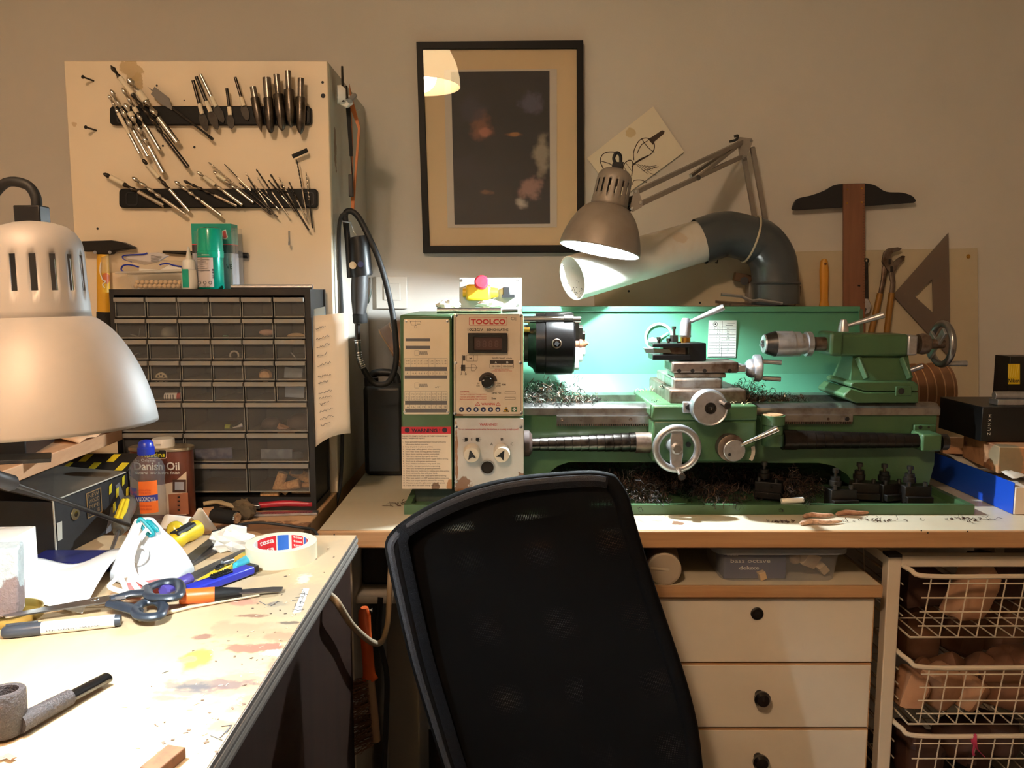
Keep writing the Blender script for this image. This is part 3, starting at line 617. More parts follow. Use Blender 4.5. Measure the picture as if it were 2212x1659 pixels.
# glue bottle
d = 1.525; c = on_top(411, d)
gb = thing('glue_bottle', 'white glue bottle with long nozzle and teal label', 'glue bottle', c)
k = S(d, 600); h = lambda y: zat(y, d) - TZ
obj('bottle_body', MB().lathe(c, (0, 0, 1), [(0, 16 * k), (.002, 17.5 * k), (h(600), 16.5 * k), (h(584), 15.5 * k), (h(581), 12 * k)], 22), mat('bottle_white', (226, 222, 212), .35), gb)
obj('screw_collar', MB().lathe(c + V(0, 0, h(582)), (0, 0, 1), [(0, 13.5 * k), (h(564) - h(582), 13 * k), (h(561) - h(582), 11 * k)], 20), M_white, gb)
obj('nozzle', MB().lathe(c + V(0, 0, h(562)), (0, 0, 1), [(0, 8 * k), (h(555) - h(562), 6 * k), (h(533) - h(562), 1.6 * k)], 16), mat('nozzle_white', (222, 216, 204), .4, alpha=.85), gb)
obj('label_patch', MB().grid(lambda u, v: c + V(math.cos(math.radians(235 + 50 * u)) * 17.6 * k, math.sin(math.radians(235 + 50 * u)) * 17.6 * k, .003 + v * .034), 8, 2), M_teal, gb)
# container of wooden balls
x0, x1 = on_top(279, 1.525).x, on_top(393, 1.525).x; y0, y1 = 1.525, 1.60; zt = zat(590, 1.525)
bx = thing('clear_food_box', 'clear plastic box of wooden balls with a lid', 'box', ((x0 + x1) / 2, 1.56, TZ))
M_cont = mat('cloudy_plastic', (214, 204, 186), .3, alpha=.22)
b = MB(); lo = [(x0 + .004, y0 + .004), (x1 - .004, y0 + .004), (x1 - .004, y1 - .004), (x0 + .004, y1 - .004)]; hi = [(x0 - .002, y0), (x1 + .002, y0), (x1 + .002, y1), (x0 - .002, y1)]
b.add([V(x, y, TZ + .0005) for x, y in lo] + [V(x, y, zt) for x, y in hi], [(3, 2, 1, 0)] + [(i, (i + 1) % 4, 4 + (i + 1) % 4, 4 + i) for i in range(4)])
obj('tub', b, M_cont, bx, smooth=0)
obj('lid', MB().box(((x0 + x1) / 2 - .008, (y0 + y1) / 2, zt + .003), (x1 - x0 + .030, y1 - y0 + .008, .0045), Euler((0, math.radians(-2), 0)).to_matrix()), mat('cloudy_lid', (216, 208, 192), .3, alpha=.5), bx, bevel=.001)
r = (x1 - x0 - .008) / 20.5
for row in range(2):
    for i in range(10):
        obj('wooden_ball', MB().sphere(V(x0 + .0045 + r * (1 + 2 * i) + (r * .3 if row else 0), y0 + .0045 + r + .0006 + (r * 1.0 if row else 0), TZ + .0012 + r + row * r * 1.75), r * .98, 14, 9), mat('pale_wood_ball', (232, 200, 158), .6), label='pale wooden ball in the clear plastic box', cat='ball', group='wooden balls in the clear box')
# wrapped packet on the lid
d = 1.555
pk_ = thing('wrapped_packet', 'crumpled clear packet with blue-edged white wipes lying on the box lid', 'packet', W(320, 588, d))
def pouch(u, v):
    x = 218 + 180 * u; yb = 590 - 6 * u; yt = 556 - 14 * math.sin(math.pi * min(1, u * 1.3)) + 8 * u
    p = W(x, yb + (yt - yb) * v, d + .02 * v - .012 * math.sin(math.pi * v) + .004 * math.sin(9 * u + 5 * v)); return p
obj('clear_wrap', MB().grid(pouch, 18, 8), mat('crinkly_wrap', (214, 196, 170), .25, alpha=.28, bump=(90, 1.0)), pk_, solid=.0008)
b = MB().prism(ppx([(300, 580), (345, 583), (365, 572), (392, 578), (392, 586), (345, 590), (300, 589)], d - .012), (0, .02, 0)); obj('wipe_pack', b, M_white, pk_, bevel=.001)
obj('wipe_pack', MB().prism(ppx([(268, 552), (300, 547), (340, 545), (362, 552), (338, 566), (310, 572), (280, 565)], d + .004), (0, .01, 0)), mat('wipe_grey', (196, 190, 190), .6), pk_, bevel=.001)
b = MB(); 
for i in range(6): b.line(326, 552 + i * 2.6, 350 - i * 2, 555 + i * 2.2, .8, d + .0035)
obj('print', b, M_greyink, pk_)
for pts_, r_e in (([(300, 577), (280, 572), (266, 574), (262, 583), (270, 589)], .0016), ([(345, 572), (360, 569), (375, 573), (392, 576)], .0014), ([(285, 566), (268, 560), (268, 552), (310, 549), (318, 546)], .0012)):
    obj('blue_edge', MB().tube(spline([W(x, y, d - .013 if y > 566 else d + .001) for x, y in pts_], 5), r_e, 6), M_blue, pk_)
# aluminium tube on top
p, q = on_top(500, 1.53), on_top(676, 1.53)
obj('aluminium_tube', MB().lathe(p + V(0, 0, .0046), q - p, [(0, .0045), ((q - p).length, .0045), ((q - p).length, .0035), (0, .0035), (0, .0045)], 16, cap=False), M_alu, label='silver metal tube lying on the drawer cabinet', cat='tube')

# ------------------------------------------------------------------ paper sheets clipped on the drawer cabinet side
X = DX1 + .006
obj('handwritten_sheet', MB().grid(lambda u, v: (lambda a, b_: V(a.x, a.y, a.z))(*(lambda P: (P, 0))(W(677 + 74 * u + 6 * u * v - 3 * math.sin(math.pi * u), 683 + (970 - 683 - 34 * (1 - (1 - u) ** 2)) * v - 8 * u * (1 - v), 1.515 - .012 * math.sin(3 * u) - .004 * math.sin(4 * v)))), 10, 12), mat('note_paper', (236, 226, 210), .8), label='curled handwritten paper sheet hanging beside the drawer cabinet', cat='paper', solid=.0006)
ns = bpy.data.objects['handwritten_sheet']
b = MB(); rr = random.Random(3)
for i, y in enumerate((712, 733, 750, 770, 790, 815, 830, 850, 862, 875, 890, 905, 920)):
    x = 682 + i * .9; pts = []
    for k in range(14): pts.append(W(x + k * (2.2 if i % 3 else 1.6), y - k * .6 + rr.uniform(-3, 3), 1.5085 - .011 * math.sin(3 * min(1, (x + k * 2.2 - 677) / 74)) - .004 * math.sin(4 * (y - 683) / 287)))
    b.tube(pts, .0005, 4)
obj('handwriting', b, M_greyink, ns)
obj('blue_note', MB().prism(ppx([(677, 668), (702, 662), (704, 700), (678, 720)], 1.528), (0, .0006, 0)), mat('blue_note_paper', (176, 196, 206), .8), label='pale blue note behind the handwritten sheet', cat='paper')

# ------------------------------------------------------------------ tools hung on the cabinet's side
XS = x1 = -.3615
def side(px, py, off):   # point off the cabinet's right-hand side
    r = ray(px, py); t = (XS + off) / r.x; return Vector((0, 0, CAMZ)) + r * t
rt = thing('rotary_tool', 'black rotary tool with flexible shaft hanging on the cabinet side', 'rotary tool', side(780, 830, .02))
D0 = 1.70
def sd(px, py, d=1.70): return W(px, py, d)
k = S(1.70, 600)
obj('motor_housing', MB().tube(spline([sd(773, 512), sd(777, 535), sd(779, 575), sd(782, 597)], 4), [20 * k, 20 * k, 21 * k, 22 * k, 22 * k, 22.5 * k, 23 * k, 23.5 * k, 24 * k, 24 * k, 24 * k, 24 * k, 22 * k][:13], 18, flat=.022), M_black, rt)
obj('front_body', MB().tube([sd(778, 593), sd(777, 620), sd(777, 650), sd(776, 678)], [18 * k, 19 * k, 18 * k, 14 * k], 18, flat=.019), mat('dark_grey_plastic', (52, 50, 50), .5), rt)
obj('silver_band', MB().tube([sd(794, 600, 1.71), sd(797, 632, 1.71), sd(793, 655, 1.71)], [.006, .007, .004], 10), M_steel, rt)
obj('collet_nut', MB().lathe(sd(777, 676), sd(779, 700) - sd(777, 676), [(0, 15 * k), (.004, 16 * k), (.018, 16 * k), (.022, 14 * k)], 20), M_blackm, rt)
obj('steel_ferrule', MB().cyl(sd(772, 700), sd(772, 736), 6 * k, n=14), M_dsteel, rt)
obj('label_dot', MB().disc(762, 573, 8, 1.675, 18), mat('cream_dot', (206, 184, 150), .6), rt)
obj('brush_cap', MB().disc(779, 571, 6.5, 1.674, 18), mat('navy_cap', (40, 48, 90), .4), rt)
sprp = spline([sd(772, 734), sd(774, 760), sd(778, 780), sd(784, 796)], 8)
obj('spring_sleeve', MB().tube(sprp, [(6.5 + 1.2 * (i % 2)) * k for i in range(len(sprp))], 12), M_steel, rt)
obj('flexible_shaft', MB().tube(spline([sd(784, 794), sd(798, 818), sd(815, 830), sd(838, 826), sd(852, 800), sd(856, 760), sd(850, 690), sd(836, 620), sd(818, 560), sd(796, 510), sd(775, 470), sd(758, 456), sd(746, 462), sd(748, 490), sd(752, 530), sd(756, 600)], 6), 6.5 * k, 10), M_rubber, rt)
obj('power_cord', MB().tube(spline([sd(748, 462, 1.66), sd(736, 470, 1.66), sd(732, 520, 1.66), sd(737, 640, 1.66), sd(742, 760, 1.66), sd(740, 900, 1.66), sd(738, 1000, 1.655), sd(733, 1060, 1.65), sd(722, 1100, 1.645)], 6), 4.2 * S(1.66, 600), 8), M_rubber, rt)
obj('hook', MB().tube([W(738, 478, 1.66), W(757, 480, 1.69), W(764, 500, 1.70), W(776, 514, 1.70)], .0016, 8), M_steel, rt)
# disc sander / tape gadget with strap and saw above
gd = thing('needle_gauge', 'white plastic gauge with a long needle clamped to the cabinet side', 'tool', sd(742, 228, 1.70))
d = 1.70
obj('disc_body', MB().lathe(W(735, 205, d), (1, .25, 0), [(-.006, .018), (.004, .020), (.010, .017)], 22), M_white, gd)
obj('lower_lobe', MB().prism(ppx([(726, 208), (755, 205), (762, 222), (748, 232), (735, 226)], d - .004), (0, .012, 0)), M_white, gd, bevel=.002)
obj('needle', MB().cyl(W(739, 143, d - .010), W(741, 220, d - .010), .0022, .0030, 8), M_dsteel, gd)
obj('bolt', MB().cyl(W(746, 186, d - .008), W(748, 212, d - .008), .0042, n=10), M_dsteel, gd)
obj('thumb_screw', MB().cyl(W(755, 218, d - .010), W(766, 206, d + .01), .0055, n=14), M_alu, gd)
sw = thing('orange_saw_frame', 'orange narrow frame with a black strap hanging below the white gauge', 'frame', sd(765, 455, 1.74))
d = 1.75
obj('orange_frame', MB().ring(ppx([(754, 180), (758, 200), (778, 275), (770, 370), (764, 455), (758, 455), (758, 300), (756, 230)], d), ppx([(757, 232), (759, 240), (773, 278), (766, 365), (763, 400), (761, 400), (761, 300), (759, 250)], d), (0, .006, 0)), mat('amber_frame', (206, 122, 66), .5), sw)
obj('strap', MB().prism(ppx([(747, 232), (756, 232), (761, 322), (761, 337), (755, 337), (754, 322)], d - .016), (0, .004, 0)), M_blackm, sw)
obj('cord', MB().tube(spline([W(758, 337, d - .014), W(759, 352, d - .014), W(761, 378, d - .014)], 3), .0012, 6), M_blackm, sw)
obj('clip', MB().bb(*(lambda a, b_: (a.x, b_.x, d - .018, d - .008, b_.z, a.z))(W(756, 379, d), W(766, 427, d))), M_black, sw, bevel=.001)
obj('nail', MB().cyl(W(762, 239, 1.77), W(777, 237, 1.77), .0014, n=8), M_steel, sw)
# ------------------------------------------------------------------ desk lamps
M_lampsil = mat('silver_lamp_paint', (204, 200, 197), 0.55, 0.2, noise=(26, (190, 186, 182), .35), stains=[(W(104, 850, .60), (.006, .02, .004), (120, 108, 92), 120), (W(216, 832, .61), (.006, .02, .004), (140, 120, 100), 120)])
M_lampin = mat('lamp_inside_white', (240, 240, 236), 0.45)
def lamp_head(t, rim, axis, scale, bulb_e, M_lampsil, lh=.042):
    """axis points from the rim up to the cap. Rim radius .085 at scale 1"""
    rim = Vector(rim); a, u, w = frame(axis); s = scale
    prof = [(q_.x, q_.y) for q_ in spline([V(0, .0860, 0), V(.012, .0846, 0), (.030, .0802, 0), (.050, .0732, 0), (.068, .0640, 0), (.082, .0540, 0), (.091, .0440, 0), (.0945, .0372, 0)], 3)]
    obj('lamp_shade', MB().lathe(rim, a, [(x * s, r * s) for x, r in prof], 48, cap=False), M_lampsil, t, solid=.0012)
    inn = [(x * s - .0004, (r - .0022) * s) for x, r in prof]
    obj('shade_lining', MB().lathe(rim, a, inn, 48, cap=False), M_lampin, t)
    obj('socket_plate', MB().lathe(rim + a * .0935 * s, a, [(0, .0366 * s), (.002, .0366 * s)], 32), M_lampin, t)
    nk = MB(); n = 96; zs = [.093, .100, .105, .116, .146, .152, .158, .165, .170, .173, .1745]; rs = [.0385, .0382, .038, .0372, .0365, .0362, .035, .031, .025, .016, .007]
    for i in range(len(zs)):
        for k in range(n):
            x = 2 * math.pi * k / n; nk.v.append(rim + a * zs[i] * s + (u * math.cos(x) + w * math.sin(x)) * rs[i] * s)
    for i in range(len(zs) - 1):
        for k in range(n):
            if i == 3 and k % 6 in (0, 1): continue
            nk.f.append((i * n + k, (i + 1) * n + k, (i + 1) * n + (k + 1) % n, i * n + (k + 1) % n)); nk.mi.append(0)
    obj('neck', nk, M_lampsil, t, solid=.0012)
    obj('cord_grip', MB().box(rim + a * .180 * s, (.022 * s, .016 * s, .016 * s), Matrix((Vector((1, 0, 0)), Vector((0, 1, 0)), a)).transposed()), M_black, t, bevel=.001)
    bc = rim + a * .045 * s
    obj('bulb', MB().sphere(bc + a * .026 * s, .022 * s, 18, 12), mat('lit_bulb', (255, 255, 255), .4, emit=((.86, .95, 1.0), 6.0)), t)
    obj('bulb_holder', MB().cyl(bc + a * .042 * s, bc + a * .060 * s, .015 * s, n=16), M_white, t)
    l = bpy.data.lights.new('lamp_light', 'POINT'); l.energy = bulb_e; l.color = COOL; l.shadow_soft_size = .010 * s
    lo = bpy.data.objects.new('lamp_light', l); COL.objects.link(lo); lo.location = rim + a * lh * s
    return a
# near lamp over the plywood desk
LR = W(108, 922, .69)
fl = thing('desk_lamp', 'large silver desk lamp with slotted neck lighting the plywood desk', 'lamp', LR)
ax = V(-.03, .02, 1).normalized()
lamp_head(fl, LR, ax, 1.0, DESK_E, M_lampsil)
tp = LR + ax * .186
obj('cord', MB().tube(spline([tp + V(.004, 0, -.004), tp + V(.004, 0, .010), tp + V(-.004, 0, .020), tp + V(-.024, .002, .020), tp + V(-.045, .004, -.006), tp + V(-.062, .006, -.05), tp + V(-.09, .01, -.09)], 6), .0042, 10), M_rubber, fl)
bk = LR + ax * .118 + V(-.042, .0, 0)
obj('joint_bracket', MB().prism([bk + V(-.03, -.008, .022), bk + V(-.012, -.008, .024), bk + V(.002, -.008, -.022), bk + V(-.012, -.008, -.03), bk + V(-.05, -.008, -.006)], (0, .004, 0)).prism([bk + V(-.03, .006, .022), bk + V(-.012, .006, .024), bk + V(.002, .006, -.022), bk + V(-.012, .006, -.03), bk + V(-.05, .006, -.006)], (0, .004, 0)), M_lampsil, fl)
obj('wing_screw', MB().cyl(bk + V(-.012, -.012, -.016), bk + V(-.012, .016, -.016), .006, n=14).box(bk + V(-.018, -.018, -.014), (.018, .006, .010)), M_black, fl, bevel=.001)
obj('screw', MB().cyl(bk + V(-.02, -.011, .004), bk + V(-.02, .013, .004), .0028, n=10), M_chrome, fl)
el = bk + V(-.42, -.02, .22); bs = Vector((-.98, .62, PLYZ + .06))
for o in (.012, -.012):
    obj('arm_bar', MB().bar(bk + V(-.03, 0, o), el + V(0, 0, o), .008, .008), M_lampsil, fl)
    obj('arm_bar', MB().bar(el + V(o, 0, 0), bs + V(o, 0, 0), .008, .008, (0, 1, 0)), M_lampsil, fl)
obj('elbow_plate', MB().box(el, (.05, .012, .05)), M_lampsil, fl, bevel=.003)
obj('base_clamp', MB().bb(bs.x - .03, bs.x + .03, bs.y - .03, bs.y + .03, PLYZ, PLYZ + .025).cyl((bs.x, bs.y, PLYZ + .02), bs, .010, n=14), M_lampsil, fl, bevel=.002)

# ------------------------------------------------------------------ items at the back of the desk
Z2 = WTZ
# Oil tin
d0 = 1.435
def onz(px, py, z): return PZ(px, py, z)
d = 1.43; xa, xb = W(274, 1100, d).x, W(409, 1100, d).x; zt = W(0, 972, d).z
ot = thing('oil_tin', 'brown oval tin of wood finishing oil with a white cap', 'tin', ((xa + xb) / 2, d + .025, Z2))
def oval(z, g=0): 
    cx, rx, ry = (xa + xb) / 2, (xb - xa) / 2 - g, .027 - g; return [V(cx + rx * (abs(math.cos(t)) ** .6) * (1 if math.cos(t) > 0 else -1), d + .027 + ry * (abs(math.sin(t)) ** .8) * (1 if math.sin(t) > 0 else -1), z) for t in [2 * math.pi * k / 40 for k in range(40)]]
obj('tin_body', MB().prism(oval(Z2 + .003, .001), (0, 0, zt - Z2 - .005)), mat('tin_brown', (112, 58, 40), .35, coat=.2), ot, bevel=.001)
obj('top_rim', MB().prism(oval(zt - .004, -.001), (0, 0, .006)), M_brass if False else mat('tin_metal', (190, 176, 150), .3, .9), ot, bevel=.001)
obj('bottom_rim', MB().prism(oval(Z2, 0), (0, 0, .004)), mat('tin_metal', (190, 176, 150), .3, .9), ot)
cc = V(W(340, 960, d).x, d + .025, zt + .001)
obj('cap', MB().lathe(cc, (0, 0, 1), [(0, .020), (.014, .0195), (.016, .018)], 24), M_white, ot)
b = MB(); b.text('CONFORM', cc + V(-.006, -.0202, .006), (1, 0, 0), (0, 0, 1), .003, .010); obj('cap_lettering', b, M_greyink, ot)
b = MB(); b.tpx('Danish Oil', 290, 1015, 17, d - .0005, 98, bold=.025); b.tpx('The Original', 286, 997, 6, d - .0005, 50); b.tpx('natural low lustre finish', 292, 1024, 6, d - .0005, 97, bold=.01); obj('lettering', b, M_white, ot)
pts = rrect(318, 971, 361, 991, 5)
obj('logo_badge', MB().poly(pts[:], d, .0006), mat('badge_cream', (236, 200, 190), .5), ot); obj('logo_badge', MB().poly(rrect(319.5, 972.5, 359.5, 989.5, 4), d, .0009), M_ink, ot)
b = MB(); b.tpx('Rustins', 306, 987, 10, d - .0009, 51, bold=.02); obj('logo_lettering', b, mat('logo_yellow', (220, 214, 40), .5), ot)
obj('cream_panel', MB().poly([(281, 1112), (281, 1028), (298, 1040), (322, 1047), (350, 1047), (378, 1040), (403, 1018), (403, 1112)], d, .0003), mat('panel_cream', (220, 206, 186), .5), ot)
obj('picture_frame_print', MB().rect(373, 1036, 402, 1064, d, .0006), mat('print_darkwood', (76, 48, 36), .5), ot); obj('mirror_print', MB().rect(378, 1041, 398, 1058, d, .0009), mat('print_mirror', (170, 176, 190), .3), ot)
obj('chest_print', MB().poly([(364, 1068), (406, 1064), (408, 1110), (366, 1112)], d, .0006), mat('print_chest', (160, 100, 70), .5), ot)
b = MB(); [b.rect(384, y, 389, y + 3, d, .0009) for y in (1072, 1081, 1090, 1100)]; obj('chest_knobs', b, M_ink, ot)
# alcohol bottle
d = 1.36; c = V(W(322, 1100, d).x, d, Z2); k = S(d, 1050); hh = lambda y: W(0, y, d).z - Z2
ab = thing('alcohol_bottle', 'clear plastic spirit bottle with blue cap standing before the oil tin', 'bottle', c)
M_bot = clear_mat('bottle_plastic', (252, 253, 254), 1.45, .04, .07, (225, 230, 238))
prof = [(0, 30 * k), (.003, 36 * k), (hh(1080), 36 * k), (hh(1040), 34.5 * k), (hh(1038), 34 * k), (hh(1030), 36 * k), (hh(1010), 36 * k), (hh(998), 31 * k), (hh(985), 18 * k), (hh(980), 12 * k), (hh(972), 12 * k)]
obj('bottle_body', MB().lathe(c, (0, 0, 1), prof, 32, cap=False), M_bot, ab)
obj('cap', MB().lathe(c + V(0, 0, hh(981)), (0, 0, 1), [(0, 17.5 * k), (.012, 17.5 * k), (.013, 16 * k), (.020, 15 * k), (.024, 10 * k), (.025, 4 * k)], 20), M_blue, ab)
def wrap(r, a0, a1, z0, z1): return MB().grid(lambda u, v: c + V(math.cos(math.radians(a0 + (a1 - a0) * u)) * r, math.sin(math.radians(a0 + (a1 - a0) * u)) * r, z0 + (z1 - z0) * v), 12, 2)
obj('orange_label', wrap(36.4 * k, 265, 325, hh(1100), hh(1032)), mat('lbl_orange', (232, 110, 30), .5), ab)
obj('navy_label_band', wrap(36.6 * k, 250, 325, hh(1075), hh(1062)), mat('lbl_navy', (40, 48, 130), .5), ab)
obj('red_blue_emblem', wrap(36.4 * k, 215, 258, hh(1062), hh(1046)), mat('lbl_emblem', (60, 80, 150), .5, noise=(120, (190, 60, 60), .9), alpha=.8), ab)
b = MB(); b.text('ΑΛΚΟΟΛΟΥΧΑ', c + V(-.008, -36.9 * k, hh(1073)), (1, 0, 0), (0, 0, 1), .0065, .034, bold=.01); obj('lettering', b, M_white, ab)
b = MB(); [b.text('ΛΟΣΙΟΝ ΑΡΩΜΑ', c + V(-.004, -37.0 * k, hh(y)), (1, 0, 0), (0, 0, 1), .0028, .022) for y in (1085, 1092, 1058, 1052)]; obj('small_lettering', b, M_red, ab)
b = MB()
for i in range(22): b.bb(c.x - .022 + i * .0016, c.x - .022 + i * .0016 + (.0004 if i % 3 else .0008), c.y - 36.6 * k, c.y - 36.2 * k, Z2 + .006, Z2 + .018)
obj('barcode', b, M_ink, ab)

# black cardboard box with hazard tape, plank, file
XB = W(118, 1090, 1.10)
bc = thing('black_carton', 'black cardboard box with round badge and hazard tape', 'box', (W(60, 1200, 1.14).x, 1.2, PLYZ))
Mbc = mat('black_card', (20, 20, 22), .6, noise=(30, (34, 34, 36), .5)); Mbe = mat('torn_card_edge', (190, 184, 170), .9)
A = PZ(122, 1205, PLYZ); Bp = PZ(268, 1126, PLYZ); Cp = A + V(-.30, .02, 0)
hA = W(116, 1084, A.y).z - PLYZ
Bv = Vector((W(272, 1030, Bp.y).x, Bp.y, PLYZ))
def wallp(mb, p, q, h0, h1, th=.003):
    n = (q - p).cross(V(0, 0, 1)).normalized() * th
    return mb.prism([p, q, q + V(0, 0, h1), p + V(0, 0, h0)], n)
obj('front_side', wallp(MB(), Cp, A, hA, hA), Mbc, bc)
obj('right_side', wallp(MB(), A, Bv, hA, hA * .98), Mbc, bc)
Dp = Bv + (Cp - A)
obj('back_side', wallp(MB(), Bv, Dp, hA, hA), Mbc, bc); obj('left_side', wallp(MB(), Dp, Cp, hA, hA), Mbc, bc)
obj('bottom', MB().prism([A, Bv, Dp, Cp], (0, 0, .002)), Mbc, bc)
fl_ = [A + V(0, 0, hA), Bv + V(0, 0, hA), Bv + V(-.12, -.005, hA + .012), A + V(-.14, .06, hA + .008)]
obj('lid_flap', MB().prism(fl_, (0, 0, .002)), mat('grey_flap', (92, 86, 76), .7, noise=(18, (60, 58, 54), .6)), bc)
e = MB(); e.tube([A + V(.0008, -.0008, .002), A + V(.0008, -.0008, hA)], .0016, 6); e.tube([A + V(0, -.001, hA + .001), Bv + V(0, -.001, hA + .001)], .0012, 6)
obj('torn_edge', e, Mbe, bc)
rd = (Bv - A).normalized(); nrm = rd.cross(V(0, 0, 1)).normalized()
def onside(t, h, off=.004): return A + rd * t + V(0, 0, h) + nrm * off
obj('chipped_card', MB().prism([onside(0.0, hA * .62), onside(.012, hA * .62), onside(.010, hA * .30), onside(0, hA * .30)], nrm * .0004), Mbe, bc)
c = onside(.045, hA * .64)
obj('badge', MB().lathe(c, nrm, [(0, .010), (.001, .0095), (.0012, 0)], 20), mat('badge_metal', (150, 140, 110), .3, .8), bc)
obj('badge_centre', MB().lathe(c + nrm * .0012, nrm, [(0, .0045), (.0004, .0045)], 16), M_chrome, bc)
fr0 = [onside(t, h) for t, h in ((.075, hA * .45), (.115, hA * .45), (.115, hA * .93), (.075, hA * .93))]; fr1 = [onside(t, h) for t, h in ((.077, hA * .47), (.113, hA * .47), (.113, hA * .91), (.077, hA * .91))]
obj('emblem_outline', MB().ring(fr0, fr1, nrm * .0003), mat('bronze_print', (150, 120, 80), .4, .4), bc)
b = MB()
for i, s_ in enumerate(('NEW', 'WOOD', 'PIPE', 'CLUB')): b.text(s_, onside(.080, hA * (.82 - i * .105), .0043), rd, (0, 0, 1), .0062, .028)
obj('emblem_lettering', b, mat('bronze_print', (150, 120, 80), .4, .4), bc)
# hazard tape on the carton's far end and on its raised back flap
M_yt = mat('hazard_yellow', (226, 208, 44), .5); M_gt = mat('grey_duct_tape', (110, 110, 114), .5)
Ls = (Bv - A).length
bf = [Bv + V(0, .001, hA - .002), Dp + V(0, .001, hA - .002), Dp + V(0, .05, hA + .018), Bv + V(0, .05, hA + .022)]
obj('back_flap', MB().prism(bf, (0, 0, .002)), Mbc, bc)
def onflap(u, v): return bf[0].lerp(bf[1], u).lerp(bf[3].lerp(bf[2], u), v) + V(0, 0, .0025)
for k in range(9):
    u = .03 + k * .085; v = .08 + .45 * (k % 2)
    obj('hazard_patch', MB().prism([onflap(u, v), onflap(u + .045, v), onflap(u + .03, v + .4), onflap(u - .015, v + .4)], (0, 0, .0004)), M_yt, bc)
obj('grey_tape', MB().prism([onflap(.40, .2), onflap(.50, .15), onflap(.44, .8), onflap(.36, .75)], (0, 0, .0008)), M_gt, bc)
for k, (t, h_) in enumerate(((.70, .72), (.80, .60), (.90, .78), (.97, .52), (.74, .34), (.83, .26), (.92, .30), (.72, .08), (.88, .06))):
    t = min(t, .95)
    obj('hazard_patch', MB().prism([onside(Ls * t, hA * h_), onside(Ls * (t + .035), hA * (h_ + .03)), onside(Ls * (t + .045), hA * (h_ + .20)), onside(Ls * (t + .008), hA * (h_ + .17))], nrm * .0004), M_yt, bc)
for q4 in ([(.80, .84), (.86, .88), (.93, .55), (.87, .50)], [(.62, .0), (.70, .0), (.80, .42), (.72, .46)]):
    obj('grey_tape', MB().prism([onside(Ls * t, hA * h_, .0036) for t, h_ in q4], nrm * .0003), M_gt, bc)
# plank lying over the box with papers and a black case
P0, P1 = W(-10, 1060, 1.02), W(265, 950, 1.50)
pn = thing('pine_plank', 'pale planed pine plank lying slanted across the black boxes', 'plank', P0)
v = (P1 - P0).normalized(); sdv = V(-.93, .36, 0).normalized()
obj('board', MB().prism([P0, P1, P1 + V(0, 0, .022), P0 + V(0, 0, .022)], sdv * .20), M_pine, pn, bevel=.0015)
pp = P0.lerp(P1, .72) + V(0, 0, .0235) + sdv * .01
obj('crumpled_paper', MB().grid(lambda u, v_: pp + v * (.16 * (u - .5)) + sdv * (.12 * v_) + V(.012 * (1 - v_), 0, .010 * abs(math.sin(7 * u + 3 * v_)) * (.4 + v_)), 12, 8), mat('tan_paper', (220, 176, 136), .8), label='crumpled tan paper lying on the pine plank', cat='paper', solid=.0005)
pp2 = P0.lerp(P1, .70) + V(0, 0, .033) + sdv * .05
obj('brown_paper_scrap', MB().grid(lambda u, v_: pp2 + v * (.10 * (u - .5)) + sdv * (.04 * v_) + V(0, 0, .006 * math.sin(5 * u) ** 2 + .006 * v_), 8, 5), mat('brown_scrap', (150, 112, 80), .8), label='darker brown paper scrap on the tan paper', cat='paper', solid=.0005)
pc = W(8, 972, 1.16); obj('black_case', MB().box(pc + V(-.03, .05, .006), (.10, .14, .036), Euler((0, 0, .25)).to_matrix()), M_black, label='small black case on the pine plank', cat='case', bevel=.002)
pc = W(22, 1002, 1.08); obj('steel_ruler_stack', MB().box(pc + V(-.03, .03, 0), (.12, .05, .006), Euler((0, .05, .5)).to_matrix()), M_dsteel, label='dark steel strips stacked on the pine plank', cat='metal strips', bevel=.001)
# long screwdriver/file resting across
fa, fb = W(8, 1038, .98), W(288, 1138, 1.20)
sr = thing('long_screwdriver', 'long black-handled screwdriver resting slanted over the black box', 'screwdriver', fa)
dv = (fb - fa).normalized()
obj('handle', MB().lathe(fa - dv * .07, dv, [(0, .008), (.004, .0105), (.03, .0105), (.060, .0095), (.082, .0105), (.088, .007)], 16), mat('worn_black_handle', (34, 28, 26), .5), sr)
obj('blade', MB().cyl(fa + dv * .016, fb, .0036, .0030, 10), M_dsteel, sr)
# white box at the left edge
pc = PZ(2, 1240, PLYZ)
obj('white_carton', MB().box(V(W(10, 1150, .97).x - .05, 1.0, PLYZ + .045), (.10, .07, .09), Euler((0, 0, .06)).to_matrix()), mat('white_card', (232, 228, 220), .6), label='plain white carton at the edge of the plywood desk', cat='carton', bevel=.001)
# ------------------------------------------------------------------ loose things on the plywood desk
def up(p, h): return p + V(0, 0, h)
# masking tape
c = dz(609, 1207); R, H = .0515, .026
mt = thing('masking_tape_roll', 'cream roll of masking tape lying on the plywood desk', 'tape roll', c)
obj('tape_ring', MB().lathe(c, (0, 0, 1), [(0, R), (H, R), (H, .0405), (0, .0405), (0, R)], 48, cap=False), mat('tape_cream', (236, 226, 196), .6), mt, smooth=30)
core = lambda a0, a1, z0, z1, r: MB().grid(lambda u, v: c + V(math.cos(math.radians(a0 + (a1 - a0) * u)) * r, math.sin(math.radians(a0 + (a1 - a0) * u)) * r, z0 + (z1 - z0) * v), 10, 2)
obj('cardboard_core', MB().lathe(c, (0, 0, 1), [(0.0005, .0403), (H - .0005, .0403), (H - .0005, .0385), (.0005, .0385), (.0005, .0403)], 40, cap=False), M_white, mt, smooth=30)
Mr_, Mb_ = mat('core_red', (205, 34, 44), .5), mat('core_blue', (40, 104, 200), .5)
